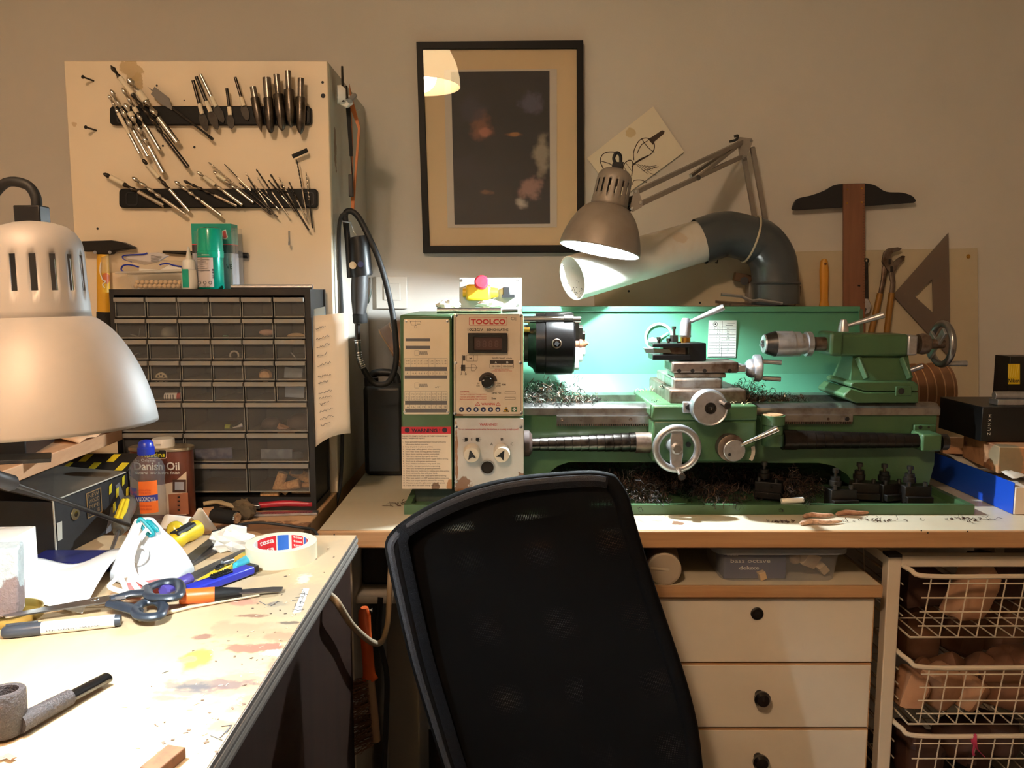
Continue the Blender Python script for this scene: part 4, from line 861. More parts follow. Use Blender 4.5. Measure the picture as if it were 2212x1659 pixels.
for a0, a1, m_ in ((118, 170, Mr_), (90, 115, Mb_), (50, 83, Mr_), (38, 46, Mb_), (20, 34, Mr_)): obj('core_print', core(a0, a1, .001, H - .001, .0383), m_, mt)
def curved_text(s_, a_mid, z, h, w, r=.0381):
    b = MB().text(s_, (0, 0, 0), (1, 0, 0), (0, 0, 1), h, w, bold=.02, align='C')
    for i, v in enumerate(b.v):
        a = math.radians(a_mid) - v.x / r; b.v[i] = c + V(math.cos(a) * r, math.sin(a) * r, z + v.z)
    return b
for k in range(4): obj('lettering', curved_text('tesa', 66, .0008 + k * .0066, .0042, .017), M_white, mt)
for k in range(2): obj('lettering', curved_text('tesa', 142, .002 + k * .013, .008, .026), M_white, mt)
# scissors
zc = .012
s_ = thing('scissors', 'large scissors with dark blue-grey loop handles lying on the marker', 'scissors', dz(200, 1330))
Mhd = mat('navy_grey_handle', (40, 46, 56), .35)
pv = up(dz(205, 1325), zc + .003)
def blade(p, q, w0, off): 
    a = (q - p).normalized(); n = V(-a.y, a.x, 0).normalized(); return MB().prism([up(p + n * w0, off), up(q + n * .003, off - .004), up(q - n * .003, off - .004), up(p - n * w0, off)], (0, 0, .0018))
q0, q1 = dz(262, 1312), dz(8, 1348)
obj('blade', blade(up(q0, zc), up(q1, zc), .012, .001), M_steel, s_)
obj('blade', blade(up(dz(262, 1318), zc), up(dz(14, 1354), zc), .011, .0035), M_steel, s_)
obj('pivot_screw', MB().lathe(up(dz(207, 1322), zc + .004), (0, 0, 1), [(0, .0045), (.0015, .0045), (.002, .003)], 16), M_chrome, s_)
def loop(pts, r, z): return MB().tube(spline([up(dz(x, y), z) for x, y in pts + pts[:1]], 6)[:-1], r, 10, closed=True, flat=r * .75)
obj('handle', loop([(318, 1300), (350, 1288), (382, 1286), (392, 1300), (385, 1318), (355, 1322), (325, 1318)], .0066, zc + .006).tube([up(dz(322, 1310), zc + .006), up(dz(285, 1310), zc + .005), up(dz(240, 1321), zc + .003)], [.0075, .008, .005], 10, flat=.0045), Mhd, s_)
obj('handle', loop([(292, 1338), (312, 1322), (340, 1320), (354, 1332), (346, 1350), (318, 1354), (300, 1350)], .0066, zc).tube([up(dz(300, 1342), zc), up(dz(275, 1332), zc), up(dz(235, 1328), zc + .002)], [.0075, .010, .006], 10, flat=.0045), Mhd, s_)
obj('label', MB().prism([up(dz(250, 1322), zc + .0075), up(dz(272, 1320), zc + .0075), up(dz(274, 1326), zc + .0075), up(dz(252, 1328), zc + .0075)], (0, 0, .0003)), M_alu, s_)
# marker
p, q = up(dz(4, 1380), .0075), up(dz(262, 1352), .0075); a = (q - p).normalized(); L = (q - p).length
mk = thing('marker_pen', 'white-bodied marker pen with grey cap lying under the scissors', 'marker', p)
obj('barrel', MB().lathe(p + a * L * .33, a, [(0, .0074), (L * .62, .0074)], 18), M_white, mk)
obj('cap', MB().lathe(p, a, [(0, .004), (.002, .0062), (.008, .0076), (L * .33, .0078)], 18), mat('marker_cap', (52, 56, 64), .35), mk)
obj('end_plug', MB().lathe(p + a * L * .95, a, [(0, .0074), (L * .05, .0064)], 18), mat('marker_cap', (52, 56, 64), .35), mk)
obj('clip', MB().box(p + a * L * .17 + V(0, 0, .0085), (L * .26, .003, .0016), Matrix((a, V(-a.y, a.x, 0), V(0, 0, 1))).transposed()), mat('marker_cap', (52, 56, 64), .35), mk)
b = MB().text('PERMANENT MARKER', p + a * L * .40 + V(0, -.0077, -.002), a, (0, -.25, 1), .0022, L * .45); obj('lettering', b, M_ink, mk)
# orange chisel
p, q = up(dz(388, 1306), .010), up(dz(612, 1279), .004); a = (q - p).normalized(); L = (q - p).length
ch = thing('orange_chisel', 'wood chisel with orange handle and grey blade', 'chisel', p)
obj('handle', MB().lathe(p, a, [(0, .008), (.003, .0098), (L * .33, .0098)], 18), M_orange, ch)
obj('ferrule', MB().lathe(p + a * L * .33, a, [(0, .0098), (L * .05, .009), (L * .26, .006)], 16), M_black, ch)
n = V(-a.y, a.x, 0).normalized()
obj('blade', MB().prism([p + a * L * .55 - n * .006, p + a * L * .98 - n * .008, p + a * L * 1.0 + n * .004, p + a * L * .9 + n * .007, p + a * L * .55 + n * .006], (0, 0, .002)), mat('blued_blade', (96, 92, 94), .35, .8), ch)
# thin stick
obj('wooden_stick', MB().tube([up(dz(300, 1343), .003), up(dz(410, 1317), .003), up(dz(560, 1290), .003)], [.0035, .0016, .0012], 8), mat('stick', (226, 206, 170), .7), label='thin pale wooden stick under the chisel', cat='stick')
# pink chalk
p, q = up(dz(268, 1292), .010), up(dz(348, 1281), .010)
obj('pink_chalk_stick', MB().cyl(p, q, .0095, n=6), mat('pink_chalk', (214, 108, 106), .8), label='thick pink hexagonal chalk stick beside the scissors', cat='chalk', bevel=.0008)
# purple lighter
p, q = up(dz(352, 1292), .010), up(dz(410, 1264), .010); a = (q - p).normalized()
obj('purple_lighter', MB().tube([p, p + a * .003, q - a * .002, q], [.007, .010, .010, .008], 16, flat=.007), mat('purple_plastic', (84, 72, 150), .2, coat=.4), label='purple plastic lighter lying by the pink chalk', cat='lighter')
# cutters
def cutter(name, label, p, q, col, w, dark=True, tipm=None):
    a = (q - p).normalized(); n = V(-a.y, a.x, 0).normalized(); L = (q - p).length
    t = thing(name, label, 'knife', p)
    m_ = mat(name + '_body', col, .35)
    obj('knife_body', MB().prism([p - n * w * .4, p + a * L * .1 - n * w, q - n * w, q + n * w * .8, p + a * L * .1 + n * w, p + n * w * .4], (0, 0, .011)), m_, t, bevel=.002)
    obj('slider', MB().box((p + q) / 2 + a * L * .05 + V(0, 0, .0125), (L * .3, w * .9, .004), Matrix((a, n, V(0, 0, 1))).transposed()), M_black, t, bevel=.001)
    for k in range(8): obj('slider_rib', MB().box((p + q) / 2 + a * (L * .05 + (k - 3.5) * L * .034) + V(0, 0, .0148), (L * .012, w * .9, .0018), Matrix((a, n, V(0, 0, 1))).transposed()), M_black, t)
    obj('end_cap', MB().box(q + a * .003 + V(0, 0, .0055), (.012, w * 1.6, .010), Matrix((a, n, V(0, 0, 1))).transposed()), tipm or M_black, t, bevel=.001)
    return t
cutter('blue_utility_knife', 'blue snap-off utility knife with black slider', up(dz(398, 1292), .002), up(dz(540, 1240), .002), (40, 50, 170), .011)
cutter('yellow_utility_knife', 'yellow snap-off knife lying behind the blue one', up(dz(425, 1280), .002), up(dz(528, 1213), .002), (236, 190, 46), .007, tipm=mat('olive_plastic', (170, 176, 70), .4))
p, q = up(dz(505, 1236), .008), up(dz(543, 1214), .008)
obj('cyan_pen_cap', MB().tube([p, p.lerp(q, .3), p.lerp(q, .8), q], [.005, .010, .012, .006], 14, flat=.005), mat('cyan_plastic', (70, 196, 226), .35), label='light blue plastic cap behind the blue knife', cat='cap')
obj('steel_pen_tip', MB().cyl(up(dz(482, 1244), .018), up(dz(505, 1236), .018), .004, .003, 12), M_steel, label='small steel tube end on the blue knife', cat='tube')
# files
for i, (x0_, y0_, x1_, y1_, w) in enumerate(((330, 1262, 482, 1180, .012), (380, 1268, 520, 1200, .007), (400, 1290, 500, 1222, .008), (405, 1222, 470, 1168, .010))):
    p, q = up(dz(x0_, y0_), .001), up(dz(x1_, y1_), .001); a = (q - p).normalized(); n = V(-a.y, a.x, 0)
    obj('steel_file', MB().prism([p - n * w, q - n * w * .8, q + a * .01, q + n * w * .8, p + n * w], (0, 0, .004 + .001 * i)), mat('file_steel', (96, 92, 90), .45, .7, bump=(900, .5)), label=['wide grey steel file under the face mask', 'narrow grey steel file beside the wide one', 'grey file beside the yellow knife', 'short grey file near the screwdriver'][i], cat='file')
# yellow and black screwdrivers
def screwdriver(label, p, q, r, c1, c2, tipdir=None):
    a = (q - p).normalized(); L = (q - p).length; t = thing('screwdriver', label, 'screwdriver', p)
    obj('handle', MB().lathe(p, a, [(0, r * .5), (.003, r * .95), (L * .25, r), (L * .55, r * .8), (L * .8, r), (L, r * .6)], 16), mat('sd_' + label[:9], c1, .4), t)
    n = V(-a.y, a.x, 0).normalized()
    for s2 in (-1, 1): obj('grip_inlay', MB().tube([p + a * L * .15 + V(0, -r * .5, r * .72) + n * s2 * r * .2, p + a * L * .8 + V(0, -r * .5, r * .66) + n * s2 * r * .2], r * .35, 8), mat('sdi_' + label[:9], c2, .5), t)
    obj('shaft', MB().cyl(q, q + a * .07, .003, n=10), M_steel, t)
    return t
screwdriver('yellow screwdriver with black grip lying behind the face mask', up(dz(428, 1160), .015), up(dz(370, 1190), .013), .015, (226, 196, 40), (28, 28, 30))
screwdriver('grey and yellow screwdriver beside the hazard taped carton', up(dz(282, 1140), .045), up(dz(258, 1182), .026), .014, (84, 82, 74), (230, 206, 40))
obj('yellow_handle_end', MB().sphere(up(dz(380, 1162), .014), .014, 16, 10), mat('amber_clear', (210, 190, 50), .2, coat=.3), label='translucent yellow handle end behind the mask', cat='handle')
# face mask
fm = thing('face_mask', 'white cup respirator mask with teal strap clips standing on the desk', 'face mask', dz(320, 1270))
Mm = mat('mask_fabric', (236, 238, 240), .85, bump=(300, .2))
apex = up(dz(318, 1235), .077); cl = [dz(238, 1260), dz(290, 1271), dz(360, 1268), dz(412, 1246), dz(404, 1215), dz(350, 1200), dz(285, 1215), dz(243, 1245)]
cl = [up(p, .003) for p in cl]; cl = spline(cl + cl[:1], 4)[:-1]; ctr = sum(cl, V(0, 0, 0)) / len(cl)
tp_ = [apex + V(.012 * math.cos(2 * math.pi * k / len(cl) + 3.9), .008 * math.sin(2 * math.pi * k / len(cl) + 3.9), 0) for k in range(len(cl))]
b = MB(); nl = 7; m_ = len(cl)
for j in range(nl):
    t = j / (nl - 1); bul = 1 - .12 * math.sin(math.pi * t)
    for k in range(m_): 
        base = cl[k].lerp(tp_[k], t); cx_ = ctr.lerp(apex, t); w_ = (base - cx_) * (1 + .10 * math.sin(math.pi * t) + .06 * math.sin(5 * k + 7 * t)); b.v.append(cx_ + Vector((w_.x, w_.y, 0)) + V(0, 0, base.z - cx_.z))
b.f = [(j * m_ + k, j * m_ + (k + 1) % m_, (j + 1) * m_ + (k + 1) % m_, (j + 1) * m_ + k) for j in range(nl - 1) for k in range(m_)] + [tuple((nl - 1) * m_ + k for k in range(m_))]; b.mi = [0] * len(b.f)
obj('mask_cup', b, Mm, fm, smooth=60, solid=.001)
cd_ = apex.y - .026
obj('strap_clip', MB().tube(spline([W(x, y, cd_) for x, y in ((298, 1127), (303, 1121), (312, 1127), (331, 1149), (329, 1156), (320, 1154), (298, 1127))], 4)[:-1], .0026, 8, closed=True), mat('clip_teal', (20, 140, 150), .4), fm)
obj('strap_clip', MB().tube([W(316, 1125, cd_ + .004), W(322, 1126, cd_ + .004), W(338, 1142, cd_ + .004), W(341, 1149, cd_ + .004)], [.003, .0055, .0055, .003], 10, flat=.002), mat('clip_teal', (20, 140, 150), .4), fm)
fy = dz(300, 1286).y
for pts_ in ([(302, 1130), (293, 1160), (280, 1200), (277, 1230), (290, 1262), (300, 1275)], [(318, 1142), (300, 1165), (288, 1195), (285, 1220), (297, 1250), (330, 1270)], [(262, 1225), (250, 1250), (236, 1266), (262, 1277), (300, 1280)], [(258, 1242), (270, 1268), (274, 1290)]):
    n_ = len(pts_); obj('strap', MB().tube(spline([W(x, y, fy - .022 + (apex.y - .008 - fy) * max(0, min(1, (1275 - y) / 150.0))) for x, y in pts_], 5), .0032, 8, flat=.0008, up0=(1, 0, 0)), M_white, fm)
obj('valve_ring', MB().lathe(up(dz(306, 1262), .040), V(-.3, -1, .5), [(0, .014), (.002, .014), (.002, .010), (0, .010), (0, .014)], 24, cap=False), M_white, fm)
# white curled paper towel
def towel(u, v):
    a = up(dz(46, 1300), .003).lerp(up(dz(178, 1330), .003), u); bq = W(72, 1216, 1.085).lerp(W(274, 1194, 1.135), u)
    p = a.lerp(bq, v); return p + V(0, 0, .010 * math.sin(math.pi * v) + .008 * v * math.cos(6.5 * u + .3))
obj('paper_towel', MB().grid(towel, 18, 12), mat('towel_white', (240, 240, 238), .9, bump=(500, .2)), label='curled white paper towel draped between sponge and mask', cat='paper towel', solid=.0006)
# navy tray behind
obj('navy_tray', MB().bb(*(lambda p: (p.x - .02, p.x + .16, p.y, p.y + .06, PLYZ, PLYZ + .014))(dz(78, 1236))), mat('navy_plastic', (30, 34, 90), .35), label='navy blue plastic tray behind the paper towel', cat='tray', bevel=.003)
# small crumpled papers
def crumple(name, label, c, w, h, seed, m_=None):
    r_ = random.Random(seed); b = MB().sphere(c, 1, 14, 9)
    for i, v in enumerate(b.v):
        o = v - c; k = .72 + .5 * r_.random(); b.v[i] = c + Vector((o.x * w * k, o.y * w * .7 * k, max(-h * .9, o.z * h * k)))
    return obj(name, b, m_ or M_paper, label=label, cat='paper', smooth=0)
crumple('crumpled_tissue', 'crumpled white tissue behind the masking tape', up(dz(502, 1190), .018), .030, .020, 2)
pp = PZ(395, 1155, Z2)
obj('paper_cone', MB().grid(lambda u, v: PZ(395 + 78 * u, 1152 - 4 * u, Z2).lerp(W(428 + 8 * u, 1098, 1.315), v) + V(0, -.018 * math.sin(math.pi * u) * (1 - v), 0), 12, 8), M_paper, label='white paper folded into a standing cone on the worktop', cat='paper', solid=.0006)
obj('white_paper_flap', MB().grid(lambda u, v: up(dz(345 + 55 * u, 1156 + 6 * u), .012 + .018 * (1 - abs(2 * v - 1))) + V(0, .05 * v, 0), 6, 6), M_paper, label='white paper flap lying over the yellow screwdriver', cat='paper', solid=.0006)
# sponge in tin lid
c = dz(18, 1334)
tl = thing('tin_lid', 'gold tin lid used as a dish under the sponge', 'lid', c)
obj('lid_dish', MB().lathe(c, (0, 0, 1), [(0, .0), (.0005, .036), (.010, .037), (.010, .038), (0, .038)], 36, cap=False), mat('gold_tin', (206, 182, 110), .3, .9), tl, solid=.0008)
obj('sponge_block', MB().box(up(c, .046) + V(-.008, .006, 0), (.042, .03, .088), Euler((.06, .05, .3)).to_matrix()), mat('sponge', (176, 184, 184), .95, noise=(60, (140, 146, 146), .5), bump=(250, 1.0), stains=[(up(c, .02) + V(0, -.01, 0), (.05, .05, .034), (112, 84, 78), 40)]), label='grey sponge block with brown stain standing in a tin lid', cat='sponge', bevel=.003)
# smoking pipe
c = dz(12, 1592); 
sp_ = thing('smoking_pipe', 'dark rusticated smoking pipe with black stem lying on the desk', 'pipe', c)
Mbr = mat('rusticated_briar', (52, 40, 38), .5, noise=(200, (30, 24, 24), .6), bump=(420, 1.0))
obj('bowl', MB().lathe(c, (0.0, 0.06, 1), [(0, .006), (.003, .014), (.012, .0175), (.030, .0178), (.042, .0172), (.043, .0165), (.043, .0115), (.020, .010), (.019, 0)], 32), Mbr, sp_)
p = up(c, .012) + V(.012, 0, 0); q = up(dz(232, 1480), .008)
obj('shank', MB().tube([p, p.lerp(q, .2), p.lerp(q, .55)], [.0095, .0085, .0078], 14), Mbr, sp_)
obj('stem', MB().tube([p.lerp(q, .55), p.lerp(q, .8), p.lerp(q, .96), q], [.0074, .0070, .0066, .0074], 14, flat=.0052), M_blkgloss, sp_)
# leather offcut at the near edge
p = dz(350, 1662); q = dz(383, 1634)
obj('brown_offcut', MB().bar(up(p + (p - q) * .8, .005), up(q, .005), .018, .010), mat('cork_brown', (120, 78, 48), .8, noise=(90, (80, 50, 30), .6)), label='brown wood offcut at the near edge of the desk', cat='offcut', bevel=.001)
obj('shaving', MB().tube([up(dz(0, 1645), .003), up(dz(15, 1640), .004), up(dz(30, 1646), .003)], .003, 6, flat=.0008), mat('shaving_brown', (150, 110, 90), .8), label='small brown shaving near the pipe', cat='shaving')

# ------------------------------------------------------------------ on the back worktop
def wz(x, y, h=0): return PZ(x, y, Z2) + V(0, 0, h)
p, q = wz(540, 1117, .003), wz(685, 1113, .003)
obj('steel_ruler', MB().bar(p + V(0, .008, 0), q + V(0, .008, 0), .018, .004), M_steel, label='steel ruler lying before the drawer cabinet', cat='ruler')
mb = MB(); rl = bpy.data.objects['steel_ruler']
for i in range(24): a = p.lerp(q, i / 24.0) + V(0, .001, .0023); mb.bb(a.x, a.x + .0004, a.y - .002, a.y + (.006 if i % 4 == 0 else .003), a.z, a.z + .0002)
obj('graduation', mb, M_ink, rl)
p, q = wz(560, 1104, .012), wz(676, 1101, .012)
rp = thing('red_pliers', 'pliers with a long red handle lying on the steel ruler', 'pliers', p)
obj('handle', MB().tube(spline([p, p.lerp(q, .1), p.lerp(q, .5) + V(0, 0, .002), p.lerp(q, .9), q], 4), [.006, .0072] + [.0066] * 12 + [.0075, .0078, .006], 12, flat=.006), mat('dip_red', (176, 30, 50), .35), rp)
obj('jaw', MB().prism([wz(536, 1108, .008), wz(548, 1102, .008), wz(562, 1102, .008), wz(562, 1108, .008)], (0, 0, .007)), M_steel, rp, bevel=.001)
p, q = wz(462, 1128, .013), wz(512, 1134, .013); a = (q - p).normalized()
tc = thing('black_torch', 'short black cylinder with a bright faceted end', 'torch', p)
obj('torch_body', MB().cyl(p, q, .0125, n=20), M_blackm, tc); obj('faceted_end', MB().lathe(q, a, [(0, .0115), (.002, .010), (.001, 0)], 8), M_chrome, tc)
crumple('brown_rag', 'crumpled dark brown rag between the torch and the pliers', wz(528, 1122, .018), .022, .020, 9, mat('rag_brown', (96, 82, 62), .95))
obj('cream_tool_handle', MB().tube(spline([wz(440, 1106, .016), wz(470, 1104, .018), wz(490, 1112, .020), wz(512, 1115, .018)], 4), .005, 8, flat=.004), mat('cream_handle', (196, 176, 140), .6), label='cream bent tool handle lying behind the torch', cat='tool')
obj('grey_knife_blade', MB().bar(wz(480, 1108, .012), wz(515, 1094, .014), .010, .002), M_steel, label='grey blade behind the brown rag', cat='blade')
p, q = wz(440, 1128, .0135), wz(463, 1126, .0135); obj('wood_dowel', MB().cyl(p, q, .0135, n=18), M_pine, label='tan wooden dowel beside the torch', cat='dowel')
for i, (x0_, y0_, x1_, y1_) in enumerate(((462, 1150, 535, 1138), (478, 1152, 505, 1146), (440, 1165, 525, 1150))):
    obj('metal_bar', MB().bar(wz(x0_, y0_, .004), wz(x1_, y1_, .004), .008, .006), M_dirty if i != 1 else M_steel, label=['dark flat metal bar behind the tissue', 'small bright steel strip on the dark bars', 'brown metal bar nearest the plywood edge'][i], cat='metal bar')
obj('black_cable', MB().tube(spline([wz(460, 1175, .02), wz(540, 1153, .019), wz(600, 1147, .012), wz(650, 1147, .006), wz(680, 1152, .004), wz(694, 1162, -.02)], 6), .0025, 8), M_rubber, label='thin black cable running over the worktop edge', cat='cable')
# ------------------------------------------------------------------ the lathe
def pxb(x0, y0, x1, y1, d, dep, mb=None):
    a, b = W(x0, y0, d), W(x1, y1, d); return (mb or MB()).bb(a.x, b.x, d, d + dep, b.z, a.z)
la = thing('bench_lathe', 'green metal bench lathe with chuck, carriage and tailstock on the workbench', 'lathe', (.33, 1.68, BZ))
HF = 1.53
# chip tray
tx0, tx1, ty0, ty1 = W(873, 1100, 1.484).x, W(2105, 1100, 1.484).x, 1.484, 1.875
tz1 = W(0, 1091, 1.484).z
obj('chip_tray', MB().bb(tx0, tx1, ty0, ty1, BZ + .0005, BZ + .006).bb(tx0, tx1, ty0, ty0 + .012, BZ + .006, tz1).bb(tx0, tx1, ty1 - .008, ty1, BZ + .006, tz1).bb(tx0, tx0 + .012, ty0 + .012, ty1 - .008, BZ + .006, tz1).bb(tx1 - .012, tx1, ty0 + .012, ty1 - .008, BZ + .006, tz1), M_green, la, smooth=0)
# headstock
hx0, hs, hx1 = W(865, 800, HF).x, W(978, 800, HF).x, W(1131, 800, HF).x
ht, hbz = W(0, 680, HF).z, W(0, 1057, HF).z
obj('gear_cover', MB().bb(hx0, hs - .001, HF, 1.83, hbz, ht), M_green, la, bevel=.004)
obj('headstock_housing', MB().bb(hs + .001, hx1, HF + .004, 1.83, hbz, ht + .001), M_green, la, bevel=.004)
obj('headstock_foot', MB().bb(hx0 + .02, hx1 + .02, HF + .03, 1.80, BZ + .006, hbz), mat('foot_dark', (60, 70, 54), .6, noise=(30, (40, 34, 26), .6)), la, smooth=0)
# thread chart plate
tcp = obj('thread_chart_plate', MB().prism(ppx(rrect(872, 689, 971, 895, 4), HF), (0, -.0015, 0)), mat('brushed_chart_plate', (220, 208, 186), .42, .8, noise=(18, (204, 190, 164), .3)), la)
d = HF - .0015
for x, y in ((877, 694), (966, 694), (874, 890), (967, 890)): obj('screw', MB().lathe(W(x, y, d), (0, -1, 0), [(0, .0026), (.001, .0024), (.0014, .001)], 10), M_steel, tcp)
b = MB()
for (x0_, y0_, x1_, y1_) in ((876, 731, 929, 737), (876, 747, 929, 754), (874, 793, 966, 801), (874, 811, 966, 818), (875, 866, 966, 874), (875, 883, 966, 891)): b.rect(x0_, y0_, x1_, y1_, d)
for y0_ in (762, 832):
    for k in range(9): b.line(905 + k * 2.1, y0_ - 3, 906.5 + k * 2.1, y0_ + 4, 1.2, d)
obj('printed_bars', b, M_greyink, tcp)
b = MB()
for (y0_, y1_, n) in ((774, 793, 7), (801, 811, 7), (846, 866, 8), (874, 883, 8)):
    for k in range(n + 1): b.line(874 + 92 * k / n, y0_, 874 + 92 * k / n, y1_, .5, d)
    b.line(874, y0_, 966, y0_, .5, d); b.line(874, y1_, 966, y1_, .5, d)
rr = random.Random(4)
for (y0_, n) in ((781, 7), (787, 7), (853, 8), (859, 8), (864, 8)):
    for k in range(n): b.tpx(str(rr.randint(10, 90)) + ' ' + str(rr.randint(10, 90)), 876 + 92 * k / n, y0_, 3.2, d, 92 / n * .7)
for k, s_ in enumerate(('A', '0.4', '0.6', '1.0', '1.25', '1.5', '1.75')): b.tpx(s_, 878 + 13.1 * k, 808.5, 4, d, 8 if k else 4)
for k, s_ in enumerate(('A', '16', '18', '19', '20', '22', '24', '28')): b.tpx(s_, 878 + 11.5 * k, 881, 4, d, 6)
b.tpx('n/1"', 940, 838, 4, d, 11)
for y0_ in (762, 832): b.line(896, y0_ - 5, 905, y0_ - 5, .5, d); b.line(896, y0_ + 6, 905, y0_ + 6, .5, d); b.line(896, y0_ - 5, 896, y0_ + 6, .5, d)
for s4 in ((886, 694, 908, 694), (886, 694, 889, 702), (889, 702, 900, 702), (897, 692, 897, 704), (900, 700, 908, 700), (908, 694, 909, 697)): b.line(*s4, .9, d)
b.disc(898, 706, 3, d, 16, r2=2.4)
obj('chart_lettering', b, M_greyink, tcp)
# warning sticker
ws = obj('warning_sticker', MB().prism(ppx([(867, 922), (974, 922), (976, 1056), (869, 1056)], HF), (0, -.0006, 0)), mat('sticker_white', (226, 214, 196), .6, stains=[(W(942, 1050, HF), (.010, .05, .010), (110, 70, 36), 50), (W(972, 1050, HF), (.008, .05, .014), (170, 110, 50), 50)]), la)
d = HF - .0006
obj('red_header', MB().rect(867, 922, 974, 937, d), mat('header_red', (186, 36, 52), .5), ws)
b = MB(); b.tpx('WARNING !', 889, 933.5, 7.5, d - .0004, 62, bold=.03); b.disc(879.5, 929, 5.5, d - .0004); b.disc(960.5, 929, 5.5, d - .0004); obj('header_lettering', b, mat('ink_navy', (36, 24, 44), .6), ws)
b = MB(); b.tpx('FAILURE TO COMPLY WITH ALL OF THESE WARNINGS MAY', 869, 943.5, 3, d, 99, bold=.012); b.tpx('RESULT IN SERIOUS INJURY!', 869, 948, 3, d, 49, bold=.012)
rules = ['Read and understand operation manual and safety', 'Keep all guards in place at all time.', 'Always wear safety glasses when operating.', "Don't wear loose clothing, gloves, necklaces.", 'Never leave running machine unattended.', 'Make sure machine is properly earthed.', 'Disconnect machine from power supply before serving.',
         "Don't use in a dangerous environment.", 'Keep children and visitors away work area.', 'Check for damaged parts before operating.', 'Make sure workpiece is properly positioned.', 'Never place your hands close to rotating parts while working.', "Don't remove the chips with your hands.", 'Remove keys and other loose parts before starting.', 'Make sure switch is in OFF position before connecting.', 'Make sure proper speed is selected for working.', 'Make sure use the right tools for its designed.', 'Make sure the tools sharp and clean.']
wl = [88, 60, 76, 75, 73, 69, 92, 66, 75, 74, 75, 94, 68, 87, 93, 82, 83, 72]
y = 956
for i, s_ in enumerate(rules):
    b.tpx(str(i + 1) + '.', 870 + i * .05, y, 3, d); b.tpx(s_, 875.5 + i * .15, y, 3, d, wl[i])
    y += 5.2
    if i == 0: b.tpx('information before operating.', 876, y, 3, d, 50); y += 5.2
obj('lettering', b, mat('sticker_ink', (70, 60, 62), .6), ws)
# control panel
dp = HF
cpn = obj('control_panel', MB().prism(ppx(rrect(980.5, 678, 1130, 897.5, 3), dp + .003), (0, -.0035, 0)), mat('panel_silver', (204, 190, 170), .45, .15, noise=(30, (188, 172, 150), .5), stains=[(W(990, 897, dp), (.014, .05, .003), (140, 86, 40), 60)]), la)
d = dp - .0005
for x, y in ((985, 681), (1124, 681), (984, 784), (1124, 783), (983, 893), (1126, 892)): obj('screw', MB().lathe(W(x, y, d), (0, -1, 0), [(0, .0032), (.0012, .003), (.0018, .001)], 12), M_steel, cpn)
b = MB()
for s4 in ((985, 680, 1124, 680), (984, 895, 1126, 895), (984.5, 680, 984, 895), (1124, 680, 1125.5, 895)): b.line(*s4, .8, d)
b.tpx('CE', 1103.5, 691.5, 6.5, d, 12); b.tpx('1022GV', 1010, 715, 6, d, 34, bold=.02); b.tpx('BENCH LATHE', 1052, 715, 5, d, 46, bold=.02)
for (s_, x, y, h, w_) in (('Spindle Speed', 1063, 774.5, 3, 27), ('r/min', 1094, 775, 3, 12), ('M', 1014, 776, 4, 4.5), ('A', 995, 810, 4, 3.5), ('B', 1004.5, 810, 4, 3.5), ('50', 1030.5, 830, 3.6, 5), ('100', 1029.5, 835, 3.6, 7), ('1000', 1071.5, 830, 3.6, 10), ('2000', 1071.5, 835, 3.6, 10), ('RPM', 1084, 832.5, 3.6, 8.5), ('Serial No .', 1062, 850.5, 4.2, 23), ('Date', 1062, 862.5, 4.2, 10), ('50-1000', 1062, 793, 3.6, 19), ('100-2000', 1086.5, 793, 3.6, 21)): b.tpx(s_, x, y, h, d, w_, bold=.012)
b.rect(1058, 778, 1109.5, 786, d)
for s4 in ((1058, 786, 1058, 795), (1109.5, 786, 1109.5, 795), (1083.5, 786, 1083.5, 795), (1058, 795, 1109.5, 795), (1091, 846, 1113, 846), (1091, 851, 1113, 851), (1091, 846, 1091, 851), (1113, 846, 1113, 851), (1091, 858, 1113, 858), (1091, 863, 1113, 863), (1091, 858, 1091, 863), (1113, 858, 1113, 863),
           (1008, 767, 1031, 767), (1008, 780, 1031, 780), (1008, 767, 1008, 780), (1031, 767, 1031, 780), (1023, 767, 1023, 780), (1018, 787, 1018, 801), (1018, 787, 1026, 787), (1018, 801, 1026, 801), (1026, 787, 1030, 794), (1026, 801, 1030, 794), (994, 794, 1032, 794), (998, 801, 996, 806), (1003, 801, 1006, 806)): b.line(*s4, .7, d)
for s4 in ((997.5, 767, 1001, 801), ): b.rect(998, 767, 999.5, 801, d)
b.rect(1000, 768, 1005, 779, d); b.rect(996, 788, 1005, 801, d)
b.disc(1054, 824, 20, d, 24, r2=14, a0=0, a1=math.pi)
obj('lettering', b, mat('panel_ink', (52, 42, 36), .6), cpn)
b = MB(); b.tpx('A', 1069, 784.5, 4, d - .0004, 4, bold=.01); b.tpx('B', 1094, 784.5, 4, d - .0004, 4, bold=.01); obj('white_lettering', b, M_white, cpn)
b = MB(); b.tpx('TOOLCO', 1017, 700, 10.5, d, 75, bold=.035)
o_ = ppx(rrect(1013, 685, 1095.5, 703, 3), d - .0003); i_ = ppx(rrect(1013.8, 685.8, 1094.7, 702.2, 2.6), d - .0003); b.ring(o_, i_, (0, -.0001, 0))
b.tpx('CAUTIONS', 993.5, 848, 3.2, d, 20, bold=.012); b.tpx('Read and understand the operation', 993.5, 853, 3.2, d, 57); b.tpx('manual and safety information', 993.5, 858.5, 3.2, d, 57); b.tpx('Before operating this machine!', 993.5, 863.5, 3.2, d, 57)
b.tpx('WARNING', 1040, 875, 4.8, d, 29, bold=.02); b.tpx("PLEASE CHOOSE 'A'", 1069, 799, 2.4, d, 30); b.tpx('(LOWER SPEED) FOR CUTTING', 1062, 802.5, 2.4, d, 44)
for x in (1032, 1076):
    for s4 in ((x - 5, 875.5, x + 5, 875.5), (x - 5, 875.5, x, 868.5), (x + 5, 875.5, x, 868.5), (x, 871, x, 874)): b.line(*s4, .8, d)
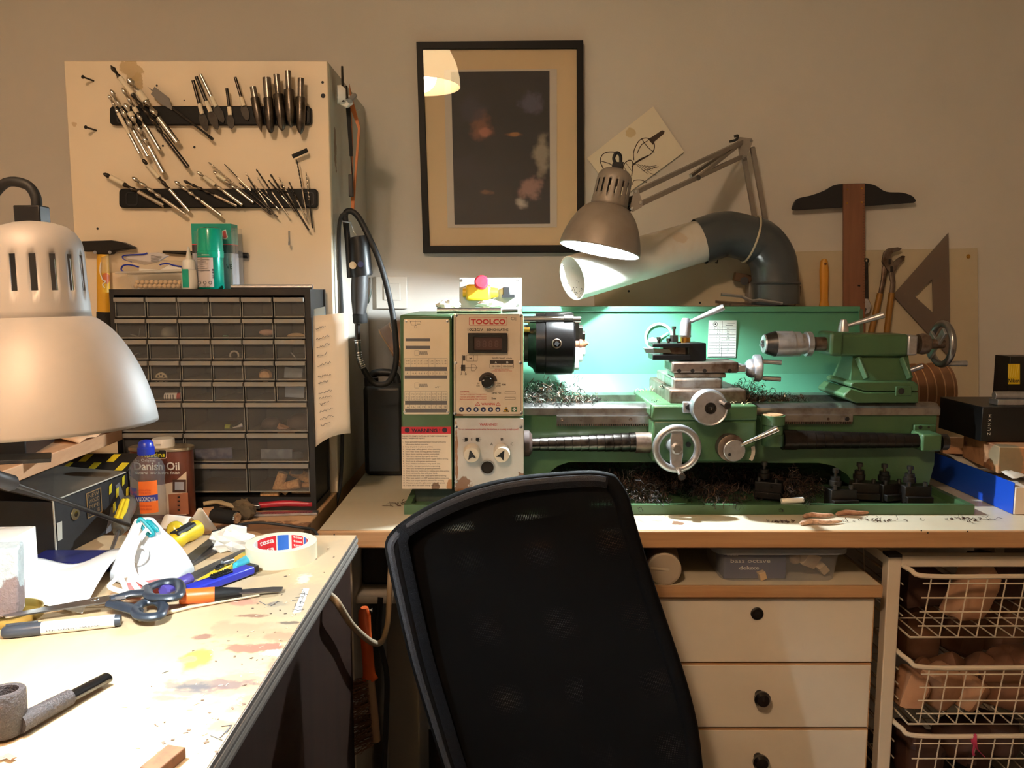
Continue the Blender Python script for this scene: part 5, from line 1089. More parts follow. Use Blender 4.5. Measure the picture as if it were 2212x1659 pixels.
obj('red_lettering', b, M_red, cpn)
for i in range(6): obj('safety_pictogram', MB().disc(997 + i * 15.7, 884.5, 5.4, d, 20), mat('sign_navy', (28, 36, 74), .5), cpn)
b = MB()
for i in range(6): b.disc(997 + i * 15.7, 884.5 + (i % 2), 1.8 + .4 * (i % 3), d - .0003, 10)
obj('pictogram_symbol', b, mat('sign_pale', (180, 180, 186), .5), cpn)
obj('hazard_triangle', MB().poly([(1086.5, 890), (1100, 890), (1093.3, 878.5)], d), M_ink, cpn); obj('hazard_triangle', MB().poly([(1088.2, 889), (1098.4, 889), (1093.3, 880.3)], d, .0007), mat('sign_yellow', (220, 168, 40), .5), cpn)
obj('hazard_symbol', MB().poly([(1091, 884), (1095, 884), (1097, 888), (1093, 887)], d, .001), M_ink, cpn)
obj('first_aid_sign', MB().rect(1105, 879, 1117, 889.5, d), mat('sign_green', (38, 84, 44), .5), cpn); obj('white_cross', MB().rect(1109.6, 880, 1112.4, 888.5, d, .0007).rect(1107, 882.8, 1115, 885.7, d, .0007), M_white, cpn)
obj('display_bezel', MB().ring(ppx(rrect(1011, 719, 1096, 762.5, 2), d), ppx(rrect(1024, 727, 1084, 755, 1), d), (0, -.008, 0)), M_blkgloss, cpn, bevel=.0012)
obj('display_screen', pxb(1023, 726, 1085, 756, d - .003, .003), mat('display_dark', (70, 50, 46), .25), cpn, smooth=0)
b = MB(); [b.tpx('8', 1029 + k * 13, 750, 15, d - .003, 9) for k in range(4)]; obj('dim_digits', b, mat('dim_digit', (78, 57, 52), .4), cpn)
kc = W(1054, 824, d)
obj('speed_knob', MB().lathe(kc, (0, -1, 0), [(0, .0128), (.004, .0128), (.010, .0122), (.014, .0118), (.015, .0095), (.016, .009), (.0162, 0)], 32), M_blkgloss, cpn)
obj('knob_mark', MB().line(1042, 822, 1046, 821, 1.2, d - .0164, 0), M_white, cpn)
# lower panel
lpn = obj('lower_panel', MB().prism(ppx(rrect(982, 903, 1131, 1060, 3), dp + .003), (0, -.0035, 0)), mat('panel_rusty', (196, 196, 196), .5, .1, noise=(30, (176, 176, 176), .5), stains=[(W(1000, 1056, dp), (.022, .05, .020), (120, 76, 36), 55), (W(1050, 1060, dp), (.05, .05, .010), (130, 84, 40), 55), (W(1128, 1040, dp), (.008, .05, .026), (110, 66, 30), 55), (W(986, 980, dp), (.003, .05, .06), (140, 90, 46), 70)]), la)
for x, y in ((985, 922), (1125, 922), (985, 1040)): obj('screw', MB().lathe(W(x, y, d), (0, -1, 0), [(0, .0034), (.0012, .003), (.0018, .001)], 12), M_steel, lpn)
b = MB(); b.tpx('WARNING!', 1036, 919.5, 5.2, d, 38, bold=.01); b.tpx('Do not remove the knobs while the machine is running at high speed!', 990, 929, 4, d, 130); obj('red_lettering', b, M_red, lpn)
b = MB(); b.tpx('A', 1059, 962, 6, d, 6, bold=.01); b.tpx('B', 1081.5, 951.5, 6, d, 6, bold=.01); b.tpx('C', 1103, 962, 6, d, 6, bold=.01); b.rect(1018, 946.5, 1020, 952, d)
for x0_ in (1000, 1028): b.rect(x0_ + (4 if x0_ < 1010 else 0), 946, x0_ + (10 if x0_ < 1010 else 6.5), 952, d); b.line(x0_ - 1, 949, x0_ + 12, 949, .6, d); b.line(x0_, 945.5, x0_ + 10, 945.5, .7, d); b.line(x0_, 952.5, x0_ + 10, 952.5, .7, d); b.line(x0_ + 2, 954, x0_ + 8, 954, .9, d)
obj('lettering', b, M_ink, lpn)
for (x, y, rot) in ((1019.5, 977, -12), (1084, 977, 28)):
    c = W(x, y - 2, d); kn = obj('selector_knob', MB().lathe(c, V(0, -1, -.12), [(0, .0162), (.010, .0160), (.012, .0158), (.022, .0150), (.023, .0142), (.0232, 0)], 32), mat('knob_cream', (206, 196, 180), .45), la)
    cf = c + V(0, -.0240, -.0028); rz = math.radians(rot)
    pts = [(0, .012), (.008, -.008), (0, -.004), (-.008, -.008)]; R2 = lambda p: cf + V(p[0] * math.cos(rz) + p[1] * math.sin(rz), 0, -p[0] * math.sin(rz) + p[1] * math.cos(rz))
    obj('arrow', MB().add([R2(p) + V(0, -.12 * 0, 0) for p in pts], [(0, 1, 2), (0, 2, 3)]), M_ink, kn)
c = W(1053, 1009, d); obj('sight_glass', MB().lathe(c, (0, -1, 0), [(0, .0140), (.003, .0140), (.0035, .0128), (.0035, .0118), (.001, .0115), (.001, 0)], 28), [mat('sight_dark', (44, 38, 32), .2, coat=.5)], la)
obj('sight_ring', MB().lathe(c, (0, -1, 0), [(.0034, .0140), (.004, .0138), (.004, .0122), (.0034, .012)], 28, cap=False), M_alu, la)
# emergency stop plate on top
es = thing('emergency_stop_plate', 'grey switch plate with yellow box and red mushroom button above the headstock', 'switch plate', W(1060, 665, 1.80))
pl_ = pxb(992, 600, 1127, 668, 1.80, .004); obj('plate', pl_, mat('plate_grey', (190, 190, 184), .4, .3), es, bevel=.001)
obj('yellow_body', pxb(1006, 614, 1060, 650, 1.765, .035), M_yellow, es, bevel=.006); obj('side_gland', MB().cyl(W(1000, 632, 1.785), W(1010, 632, 1.785), .010, n=16).cyl(W(1058, 632, 1.785), W(1076, 632, 1.785), .013, .010, n=16), M_yellow, es)
c = W(1041, 616, 1.765); obj('red_button', MB().lathe(c, V(0, -1, .25), [(0, .008), (.010, .008), (.012, .012), (.016, .0155), (.026, .0155), (.030, .012), (.031, 0)], 24), mat('mushroom_red', (206, 40, 60), .4), es)
obj('rotary_switch', pxb(1086, 620, 1102, 642, 1.785, .015), M_black, es, bevel=.002); obj('switch_base', pxb(1084, 636, 1112, 643, 1.78, .02), M_black, es)
for x, y in ((997, 606), (1119, 606), (1119, 660)): obj('screw', MB().lathe(W(x, y, 1.80), (0, -1, 0), [(0, .004), (.002, .003)], 10), M_steel, es)
crumple('white_rag', 'crumpled stained white rag on the headstock by its rear edge', W(968, 658, 1.70) + V(0, 0, -.002), .024, .013, 21, M_paper)
crumple('white_rag', 'crumpled white rag below the yellow emergency stop box', W(1058, 658, 1.66) + V(0, 0, 0), .028, .009, 23, M_paper)
obj('steel_bar', MB().cyl(W(944, 671, 1.60) + V(0, 0, 0), W(1082, 671, 1.60), .0055, n=12), M_steel, label='steel rod lying on top of the headstock', cat='rod')
obj('thin_steel_bar', MB().cyl(W(1085, 672, 1.62), W(1118, 671, 1.62), .0035, n=10), M_dsteel, label='short dark rod next to the steel rod on the headstock', cat='rod')
# splash guard
sg = obj('splash_guard', MB().prism([W(1128, 672, 1.855), W(1856, 672, 1.855), W(1862, 870, 1.84), W(1128, 870, 1.84)], (0, .003, 0)), M_greenl, la)
a, b_ = W(1128, 662, 1.845), W(1858, 673, 1.845); obj('guard_lip', MB().bb(a.x, b_.x, 1.845, 1.872, b_.z, a.z), M_greenl, la, bevel=.001)
obj('guard_fold', MB().prism([W(1128, 806, 1.846), W(1860, 806, 1.846), W(1862, 868, 1.80), W(1128, 868, 1.80)], (0, .003, 0)), M_greenl, la)
obj('guard_end', MB().prism([W(1854, 668, 1.845), W(1862, 668, 1.875), W(1868, 860, 1.875), W(1860, 868, 1.82)], (.002, 0, 0)), M_greenl, la)
d = 1.846
b = MB(); b.disc(1423, 728, 31, d, 40, .001, r2=26, a0=0, a1=2 * math.pi); b.poly([(1401, 732), (1409, 728), (1421, 733), (1424, 728), (1443, 717), (1443, 719), (1428, 731), (1421, 742), (1411, 745), (1403, 741)], d, .001)
obj('pipe_emblem', b, mat('emblem_white', (232, 244, 240), .5), sg)
ct = obj('thread_table', MB().prism(ppx([(1531, 692), (1591, 692), (1589, 772), (1528, 771)], d), (0, -.0008, 0)), mat('table_paper', (206, 214, 206), .6), la)
b = MB()
for k in range(12): b.line(1531 - k * .25, 706 + k * 5.75, 1589.5 - k * .15, 706 + k * 5.75, .6, d, .0012)
b.line(1560, 694, 1558, 770, .6, d, .0012); b.disc(1545, 700, 5, d, 16, .0012, r2=4.2); b.disc(1545, 700, 1.6, d, 10, .0012); b.line(1567, 703, 1583, 703, .8, d, .0012); b.line(1570, 698, 1587, 698, .7, d, .0012)
for i, (l_, r_) in enumerate((('2 . 4 . 8', '0.2'), ('1 - 8', '0.3'), ('2 . 4 . 8', '0.4'), ('1 - 8', '0.5'), ('1 - 8', '0.75'), ('1 - 8', '1'), ('1 - 8', '1.25'), ('2 . 4 . 8', '2'), ('1 . 8', '2.5'), ('1 - 8', '3'))):
    b.tpx(l_, 1556 - i * .2, 710.6 + i * 5.75, 3, d - .0012, None, align='R'); b.tpx(r_, 1573 - i * .2, 710.6 + i * 5.75, 3, d - .0012, None, align='C')
obj('lettering', b, M_ink, ct)
for s4 in ((1531, 694, 1590, 694), ): pass
# chuck
CD, = (1.70,); kk = S(CD, 745); cz = W(1190, 742, CD).z
def cxp(px): return (px - CX) * kk
o = V(0, CD, cz)
obj('spindle_nose', MB().lathe(V(cxp(1125), CD, cz), (1, 0, 0), [(0, .040), (cxp(1140) - cxp(1125), .040)], 32), M_dsteel, la)
ck = obj('chuck', MB().lathe(V(cxp(1140), CD, cz), (1, 0, 0), [(0, .046), (.010, .052), (.016, .0635), (.034, .0645), (.0345, .0625), (.036, .0625), (.0365, .0655), (.092, .0655), (.096, .062), (.096, .012)], 56), mat('chuck_black', (30, 28, 28), .24, .8), la)
c = V(cxp(1199), CD - .0640, cz + .004)
obj('key_socket', MB().lathe(c, (0, -1, 0), [(0, .010), (.0035, .010), (.0045, .009), (.0045, .008), (.001, .007), (.001, 0)], 22), M_dirty, ck); obj('square_hole', MB().box(c + V(0, -.0042, 0), (.008, .004, .008), Euler((0, .6, 0)).to_matrix()), M_ink, ck)
for k, ang in enumerate((-62, 68, 182)):
    a = math.radians(ang); rdir = V(0, -math.cos(a), math.sin(a)); tdir = V(0, math.sin(a), math.cos(a)); jw = MB()
    R3 = Matrix((V(1, 0, 0), tdir, rdir)).transposed()
    for (x_, r0, r1_, l_) in ((0, .012, .058, .010), (.010, .012, .040, .008), (.018, .012, .027, .006)): jw.box(V(cxp(1140) + .096 + x_ + l_ / 2, CD, cz) + rdir * (r0 + r1_) / 2, (l_, .014, r1_ - r0), R3)
    obj('jaw', jw, M_steel if k == 0 else M_dsteel, ck, bevel=.0006)
obj('workpiece', MB().lathe(V(cxp(1240), CD, cz), (1, 0, 0), [(0, .012), (.010, .012), (.0105, .015), (.015, .015), (.031, .001)], 24), mat('briar_wood', (150, 96, 66), .6), la)
obj('guard_rod', MB().cyl(W(1130, 690, 1.66), W(1254, 690, 1.66), .0068, n=16), M_chrome, la); obj('guard_clamp', MB().cyl(W(1218, 689, 1.66), W(1238, 689, 1.66), .0085, n=12), M_dsteel, la)
for (x, y) in ((1140, 712), (1134, 690)): obj('clamp_screw', MB().cyl(W(x - 8, y, 1.66), W(x + 4, y, 1.66), .006, n=12), M_brass if y > 700 else M_steel, la)
# bed
BF = 1.605; bx1 = W(2025, 880, BF).x
def bpoly(pts, d): return [W(x, y, d) for x, y in pts]
obj('bed_casting', MB().prism(bpoly([(1128, 897), (2024, 895), (2018, 1003), (2004, 1055), (1990, 1067), (1868, 1067), (1850, 1052), (1830, 1025), (1800, 1006), (1770, 1000), (1230, 998), (1205, 1006), (1175, 1030), (1156, 1060), (1152, 1067), (1128, 1067)], BF), (0, .19, 0)), M_green, la, smooth=30)
zt_, zm = W(0, 873, BF - .004).z, W(0, 897, BF - .004).z
M_way = mat('ground_ways', (176, 172, 168), .3, .95, noise=(40, (110, 100, 92), .6))
obj('front_way', MB().prism([V(hx1, BF - .004, zm), V(hx1, BF - .004, zt_ - .008), V(hx1, BF + .010, zt_), V(hx1, BF + .034, zt_), V(hx1, BF + .034, zm)], (bx1 - hx1 + .004, 0, 0)), M_way, la)
obj('rear_way', MB().prism([V(hx1, BF + .14, zm), V(hx1, BF + .14, zt_), V(hx1, BF + .185, zt_), V(hx1, BF + .185, zm)], (bx1 - hx1, 0, 0)), M_way, la)
rk = obj('rack', pxb(1203, 899, 1412, 916, BF - .012, .012), M_way, la, smooth=0)
tt = MB(); 
a = W(1203, 916, BF - .012); e = W(1412, 916, BF - .012); n = 44
for i in range(n): x = a.x + (e.x - a.x) * i / n; tt.bb(x, x + (e.x - a.x) / n * .5, BF - .012, BF, a.z - .0045, a.z)
obj('rack_teeth', tt, M_dirty, rk, smooth=0)
rk2 = obj('rack', pxb(1690, 897, 1842, 911, BF - .012, .012), M_way, la, smooth=0); tt = MB(); a = W(1690, 911, BF - .012); e = W(1842, 911, BF - .012); n = 32
for i in range(n): x = a.x + (e.x - a.x) * i / n; tt.bb(x, x + (e.x - a.x) / n * .5, BF - .012, BF, a.z - .0045, a.z)
obj('rack_teeth', tt, M_dirty, rk2, smooth=0)
for (x, y, r) in ((1214, 907, .0036), (1255, 908, .002), (1362, 906, .0036), (1789, 905, .0028), (1830, 905, .0045)): obj('rack_screw', MB().lathe(W(x, y, BF - .012), (0, -1, 0), [(0, r), (.0008, r), (.0008, r * .5), (.0002, 0)], 14), M_dirty if x != 1830 else M_ink, la)
# leadscrew with spiral steel cover
LD = 1.575; k = S(LD, 955)
lc = [W(1132, 958, LD), W(1150, 958, LD)]; obj('leadscrew_flange', MB().lathe(W(1132, 958, LD), (1, 0, 0), [(0, .026), (.010, .026), (.016, .018)], 24), mat('rusty_iron', (56, 34, 25), .7, noise=(60, (36, 22, 16), .7)), la)
p = W(1148, 960, LD); q = W(1376, 955, LD); L = (q - p).length; prof = []
for i in range(13): prof += [(L * i / 13, .0122 + .0066 * i / 13), (L * (i + .05) / 13, .0134 + .0066 * i / 13), (L * (i + .9) / 13, .0131 + .0066 * i / 13)]
obj('spiral_cover', MB().lathe(p, q - p, prof, 28), mat('spiral_steel', (104, 98, 94), .26, 1.0, noise=(55, (44, 38, 34), .9)), la, smooth=30)
obj('cover_collar', MB().cyl(W(1372, 956, LD), W(1412, 956, LD), .0205, n=24), M_dirty, la)
p = W(1690, 950, LD); q = W(1985, 952, LD); L = (q - p).length; prof = [(0, .020), (L * .1, .020)]
for i in range(14): prof += [(L * (.1 + .9 * i / 14), .0185 - .005 * i / 14), (L * (.1 + .9 * (i + .95) / 14), .0187 - .005 * i / 14)]
obj('spiral_cover', MB().lathe(p, q - p, prof, 28), mat('spiral_dark', (52, 46, 42), .35, .8, noise=(40, (30, 24, 22), .6)), la, smooth=30)
eb = obj('end_bracket', pxb(1993, 938, 2034, 976, LD - .02, .05), M_green, la, bevel=.004); obj('end_nut', MB().cyl(W(2030, 955, LD), W(2044, 955, LD), .016, n=16), M_dsteel, la)
obj('bracket_plate', pxb(1975, 918, 2022, 938, BF - .008, .01), M_green, la, bevel=.002)
for (x, y, r) in ((1988, 923, 4.5), (2006, 923, 2.6)): obj('bolt_hole', MB().disc(x, y, r, BF - .008, 14), M_ink, la)
# half-nut post beside the apron
c = W(1670, 950, 1.565); b = MB(); b.lathe(W(1668, 962, 1.565), (0, 0, 1), [(0, .021), (.022, .021), (.022, .0195), (.040, .0195), (.042, .0225), (.060, .0225), (.0605, .018)], 24); obj('thread_dial', b, M_green, la)
obj('dial_top', MB().lathe(W(1668, 962, 1.565) + V(0, 0, .0603), (0, 0, 1), [(0, .019), (.0015, .0185)], 24), mat('swarf_top', (170, 130, 90), .8, noise=(200, (110, 70, 40), .8)), la)
# apron and saddle
AF = 1.548
obj('apron', pxb(1410, 908, 1632, 998, AF, .05), M_green, la, bevel=.005)
obj('saddle', pxb(1410, 876, 1636, 909, AF - .004, .23), M_green, la, bevel=.004)
obj('saddle_wing', pxb(1405, 872, 1452, 900, AF + .01, .22), M_green, la, bevel=.003)
obj('rear_saddle_block', pxb(1386, 848, 1420, 862, 1.76, .04), M_green, la, bevel=.003)
# cross slide (runs in depth)
obj('cross_slide_base', pxb(1447, 842, 1612, 874, 1.575, .24), M_dirty, la, bevel=.004)
obj('cross_slide', pxb(1455, 818, 1560, 842, 1.60, .19), mat('slide_steel', (170, 164, 156), .35, .8, noise=(50, (100, 80, 62), .7)), la, bevel=.004)
obj('swivel_base', MB().lathe(W(1505, 822, 1.67) + V(0, 0, -.004), (0, 0, 1), [(0, .052), (.016, .052), (.018, .048)], 40), M_way, la)
obj('compound_base', pxb(1456, 806, 1568, 816, 1.62, .07), mat('slide_steel', (170, 164, 156), .35, .8), la, bevel=.002)
obj('compound_slide', pxb(1452, 782, 1596, 806, 1.612, .085), M_dirty, la, bevel=.004)
for x in (1467, 1496, 1522, 1576): obj('gib_screw', MB().lathe(W(x, 801, 1.612), (0, -1, 0), [(0, .0042), (.0006, .0042), (.0006, .002)], 12), M_dsteel, la)
obj('compound_end', pxb(1594, 788, 1612, 804, 1.618, .06), M_alu, la, bevel=.003)
c = W(1610, 795, 1.648); obj('compound_dial', MB().lathe(c, (1, -.10, 0), [(0, .012), (.006, .018), (.012, .020), (.018, .019)], 28), M_alu, la)
ch_ = obj('compound_handwheel', MB().lathe(c + V(.016, 0, 0), (1, -.10, 0), [(0, .026), (.003, .028), (.013, .028), (.016, .025), (.016, .0)], 36), M_alu, la)
for dz_ in (.014, -.020): obj('crank_handle', MB().cyl(c + V(.030, -.004, dz_), c + V(.070, -.010, dz_ - .002), .0042, .0052, 12), M_steel, ch_)
# tool post
tpst = obj('tool_post', MB().prism([W(1487, 741, 1.625), W(1526, 741, 1.625), W(1526, 780, 1.625), W(1487, 780, 1.625)], (-.010, .055, 0)), mat('tool_post_black', (22, 21, 21), .35, .5), la, bevel=.002)
obj('post_top_plate', pxb(1410, 742, 1492, 751, 1.622, .055), mat('tool_post_black', (22, 21, 21), .35, .5), la, bevel=.0015); obj('post_bottom_plate', pxb(1410, 766, 1492, 778, 1.622, .055), mat('tool_post_black', (22, 21, 21), .35, .5), la, bevel=.0015)
obj('holder_body', pxb(1432, 751, 1490, 767, 1.640, .03), M_dirty, la)
obj('cutting_tool', MB().prism(ppx([(1391, 752), (1446, 754), (1452, 763), (1396, 763)], 1.628), (0, .012, 0)), mat('tool_steel', (120, 128, 118), .35, .7), la, bevel=.0006)
for (x, y0_, h_) in ((1423, 728, 14), (1444, 731, 14), (1456, 705, 34), (1467, 738, 6)):
    obj('clamp_bolt', MB().cyl(W(x, y0_ + h_, 1.64), W(x, y0_ + 5, 1.64), .003, n=10).cyl(W(x, y0_ + 6, 1.64), W(x, y0_, 1.64), .0045, n=8), M_dsteel, la)
obj('bolt_nut', MB().cyl(W(1456, 738, 1.64), W(1456, 724, 1.64), .0085, n=6), M_dsteel, la)
c = W(1480, 742, 1.655)
obj('post_collar', MB().lathe(c, (0, 0, 1), [(0, .0105), (.014, .0105)], 24), M_brass, la); obj('post_nut', MB().lathe(c + V(0, 0, .013), (0, 0, 1), [(0, .012), (.004, .012)], 6), M_steel, la)
ph = obj('lever_hub', MB().lathe(c + V(0, 0, .017), (0, 0, 1), [(0, .0112), (.022, .0112), (.034, .0075), (.035, .006)], 24), M_alu, la)
a = c + V(.008, 0, .044); e = W(1564, 663, 1.635)
obj('lever_handle', MB().tube([a, a.lerp(e, .3), a.lerp(e, .95), e], [.0038, .0046, .0068, .006], 14), M_alu, ph)
# handwheels
def wheel(c, axis, R, r, m_, name='handwheel'):
    a, u, w = frame(axis); pts = [c + (u * math.cos(2 * math.pi * k / 40) + w * math.sin(2 * math.pi * k / 40)) * R for k in range(40)]
    return obj(name, MB().tube(pts, r, 12, closed=True, up0=u), m_, la)
c = W(1462, 969, 1.500); ax = V(0, -1, 0)
w1 = wheel(c, ax, .0395, .0072, M_chrome if False else M_alu)
obj('spoke', MB().prism([c + V(-.009, .004, .040), c + V(.010, .004, .040), c + V(.012, -.001, .012), c + V(.012, -.001, -.012), c + V(.010, .002, -.040), c + V(-.010, .002, -.040), c + V(-.012, -.001, -.012), c + V(-.012, -.001, .012)], (0, .008, 0)), M_alu, w1, bevel=.002)
obj('hub', MB().lathe(c + V(0, .046, 0), (0, -1, 0), [(0, .014), (.036, .014), (.046, .011), (.048, .006), (.053, .006)], 20), M_alu, w1); obj('hub_nut', MB().lathe(c + V(0, -.004, 0), (0, -1, 0), [(0, .0085), (.005, .0085)], 6), M_steel, w1)
h0 = W(1466, 1016, 1.494); h1 = W(1473, 1030, 1.462); obj('crank_handle', MB().tube([h0, h0.lerp(h1, .5), h1], [.005, .0055, .007], 14), M_chrome, w1); obj('handle_slot', MB().lathe(h1, h1 - h0, [(0, .0045), (.0004, .0045)], 14), M_ink, w1)
c = W(1535, 882, 1.505)
w2 = obj('cross_feed_handwheel', MB().lathe(c + V(0, .03, 0), (0, -1, 0), [(0, .028), (.004, .0345), (.022, .0350), (.028, .0342), (.030, .0325), (.0285, .030), (.0285, .0)], 44), M_alu, la)
obj('cross_feed_dial', MB().lathe(c + V(0, .06, 0), (0, -1, 0), [(0, .022), (.030, .024)], 32), M_alu, la)
obj('hub_screw', MB().lathe(c + V(.0, .0012, .0), (0, -1, 0), [(0, .011), (.002, .011), (.002, .0085), (.0005, .008), (.0005, .005), (.003, .005), (.003, .003), (.001, 0)], 24), M_dsteel, w2)
h0 = W(1558, 869, 1.50); h1 = W(1572, 877, 1.468); obj('crank_handle', MB().tube([h0, h0.lerp(h1, .5), h1], [.0055, .006, .0072], 14), M_chrome, w2); obj('handle_slot', MB().lathe(h1, h1 - h0, [(0, .0048), (.0004, .0048)], 14), M_ink, w2)
obj('oiler', pxb(1476, 868, 1500, 893, AF - .012, .01), M_alu, la, bevel=.002); obj('oiler_bolt', MB().lathe(W(1487, 879, AF - .012), (0, -1, 0), [(0, .006), (.006, .0055)], 14), M_dsteel, la)
c = W(1584, 972, 1.52)
lv = obj('half_nut_knob', MB().lathe(c + V(-.002, .03, .002), V(.05, -1, -.03), [(0, .026), (.004, .0265), (.020, .0265), (.022, .022)], 36), M_dirty, la)
obj('knob_face', MB().lathe(c + V(.003, .006, -.002), V(0.02, -1, 0), [(0, .021), (.003, .021), (.004, .0195), (.004, 0)], 36), M_alu, lv)
obj('set_screw', MB().disc(1576, 982, 3.5, 1.5215, 12), M_ink, lv)
a, e = W(1600, 962, 1.525), W(1681, 926, 1.51); obj('lever_handle', MB().tube([a, a.lerp(e, .25), a.lerp(e, .95), e], [.0035, .0042, .0068, .0062], 14), M_chrome, lv)
obj('lever_scale', MB().disc(1590, 975, 41, AF - .0006, 20, .001, r2=33, a0=-.55, a1=.3), M_plate, la)
obj('apron_screw', MB().lathe(W(1487, 960, AF), (0, -1, 0), [(0, .005), (.002, .005)], 12), M_ink, la)
# tailstock
TD = 1.662
ts = obj('tailstock_body', pxb(1800, 722, 1962, 770, TD - .025, .07), M_green, la, bevel=.006); obj('tailstock_nose', pxb(1795, 718, 1822, 768, TD - .03, .075), M_green, la, bevel=.006)
obj('tailstock_cap', pxb(1962, 724, 1982, 768, TD - .025, .07), M_alu, la, bevel=.004)
b = MB(); top = [W(1842, 768, TD - .012), W(1962, 768, TD - .012)]; bot = [W(1838, 826, TD - .03), W(1970, 826, TD - .03)]
vs = [top[0], top[1], top[1] + V(0, .05, 0), top[0] + V(0, .05, 0), bot[0], bot[1], bot[1] + V(0, .10, 0), bot[0] + V(0, .10, 0)]
b.add(vs, [(3, 2, 1, 0), (4, 5, 6, 7), (0, 1, 5, 4), (1, 2, 6, 5), (2, 3, 7, 6), (3, 0, 4, 7)]); obj('tailstock_web', b, M_green, la)
for (xt, xb_) in ((1853, 1872), (1948, 1966)): obj('rib', MB().bar(W(xt, 772, TD - .022), W(xb_, 818, TD - .042), .008, .012), M_green, la, bevel=.002)
obj('tailstock_upper_base', MB().prism(ppx([(1846, 824), (1976, 824), (1985, 832), (1985, 846), (1868, 846), (1838, 836), (1838, 828)], TD - .052), (0, .13, 0)), M_green, la, bevel=.003)
obj('tailstock_lower_base', MB().prism(ppx([(1838, 838), (1868, 847), (1985, 847), (1985, 871), (1850, 871), (1823, 859), (1823, 852)], TD - .054), (0, .14, 0)), M_green, la, bevel=.003)
obj('adjuster_block', pxb(1936, 835, 1969, 855, TD - .056, .01), M_green, la, bevel=.001); obj('adjuster_screw', MB().disc(1947, 845, 7, TD - .056, 16), M_ink, la)
tz = W(1700, 743, TD).z; txp = lambda px: W(px, 743, TD).x
obj('quill', MB().lathe(V(txp(1756), TD, tz), (1, 0, 0), [(0, .010), (.004, .0145), (txp(1800) - txp(1756), .0145)], 24), M_dirty, la)
obj('chuck_arbor', MB().cyl(V(txp(1735), TD, tz), V(txp(1760), TD, tz), .010, n=18), M_dirty, la)
dck = obj('drill_chuck', MB().lathe(V(txp(1648), TD, tz), (1, 0, 0), [(0, .010), (.001, .0185), (.004, .0195), (.024, .0262), (.026, .0265), (.060, .0265), (.061, .0255), (.0745, .0255), (.0755, .022), (.088, .021)], 40), M_alu, la)
obj('chuck_taper', MB().lathe(V(txp(1648) + .0035, TD, tz), (1, 0, 0), [(0, .0198), (.0205, .0266)], 40, cap=False), M_dsteel, dck)
obj('chuck_ring', MB().lathe(V(txp(1738), TD, tz), (1, 0, 0), [(0, .022), (.002, .0255), (.012, .0255), (.014, .022)], 36), M_alu, dck)
obj('chuck_mouth', MB().lathe(V(txp(1648) - .0006, TD, tz), (1, 0, 0), [(0, .0), (.0005, .009)], 18), M_ink, dck)
for k in range(3): a = k * 2.094; q = V(txp(1648) - .001, TD + math.sin(a) * .005, tz + math.cos(a) * .005); obj('chuck_jaw', MB().box(q, (.008, .004, .004)), M_steel, dck)
c = W(1821, 716, TD); obj('clamp_hub', MB().lathe(c + V(0, 0, 0), (0, 0, 1), [(0, .011), (.010, .010), (.024, .006), (.025, .004)], 20), M_alu, la)
a, e = W(1826, 705, TD), W(1910, 680, TD - .03); obj('clamp_lever', MB().tube([a, a.lerp(e, .3), a.lerp(e, .95), e], [.0035, .0045, .0068, .006], 14), M_alu, la)
c = V(W(1982, 745, TD).x, TD, tz); obj('tailstock_dial', MB().lathe(c, (1, 0, 0), [(0, .020), (.010, .022), (.020, .020), (.024, .014)], 24), M_dirty, la)
c2 = c + V(.050, 0, 0); w3 = wheel(c2, (1, 0, 0), .042, .0070, mat('wheel_grey', (150, 146, 146), .3, .9))
obj('spoke', MB().bar(c2 + V(-.010, -.028, .028), c2 + V(-.010, .030, -.028), .016, .006, (1, 0, 0)).bar(c2 + V(-.010, .028, .020), c2 + V(-.012, -.004, .0), .014, .006, (1, 0, 0)), M_alu, w3, bevel=.001)
obj('hub', MB().cyl(c + V(.02, 0, 0), c2 + V(.004, 0, 0), .011, .009, 18), M_dirty, w3)
p = c2 + V(.002, -.016, -.039); obj('crank_handle', MB().cyl(p, p + V(.042, 0, 0), .005, .006, 14), M_alu, w3)
obj('clamp_handle', MB().cyl(W(1966, 800, TD + .03), W(1994, 790, TD + .02), .0055, n=12), M_alu, la)

# ------------------------------------------------------------------ swarf
def swarf(name, label, ctrs, n, mats, seed, rmax=.008, lift=.02):
    r_ = random.Random(seed); b = MB()
    for i in range(n):
        c, sx, sy, sz = r_.choice(ctrs); p = c + V(r_.gauss(0, sx * .5), r_.gauss(0, sy * .5), abs(r_.gauss(0, sz * .6)))
        R_ = r_.uniform(.002, rmax); a0 = r_.uniform(0, 6.3); trn = r_.uniform(.4, 2.2); ax_ = Vector((r_.gauss(0, 1), r_.gauss(0, 1), r_.gauss(0, .6))); ax_, u, w = frame(ax_); L = r_.uniform(.004, .022); pts = []
        for k in range(9):
            t = k / 8; x = a0 + trn * 6.28 * t; q = p + ax_ * L * (t - .5) + (u * math.cos(x) + w * math.sin(x)) * R_; q.z = max(q.z, c.z + .0006); pts.append(q)
        b.m = r_.randrange(len(mats)); b.tube(pts, r_.uniform(.0004, .0012), 4, flat=.00012, cap=False)
    o = obj(name, b, mats, label=label, cat='swarf', kind='stuff', smooth=0); return o
Msw = [mat('swarf_dark', (56, 52, 46), .4, .6), mat('swarf_steel', (120, 120, 112), .3, .9), mat('swarf_brown', (96, 66, 46), .6, .2), mat('swarf_green', (70, 84, 66), .4, .5)]
swarf('swarf_pile', 'tangle of curled metal shavings on the bed below the chuck', [(W(1200, 870, 1.63), .06, .03, .028), (W(1150, 868, 1.64), .03, .03, .012), (W(1260, 870, 1.64), .04, .02, .012), (W(1180, 850, 1.72), .05, .04, .02)], 600, Msw, 31)
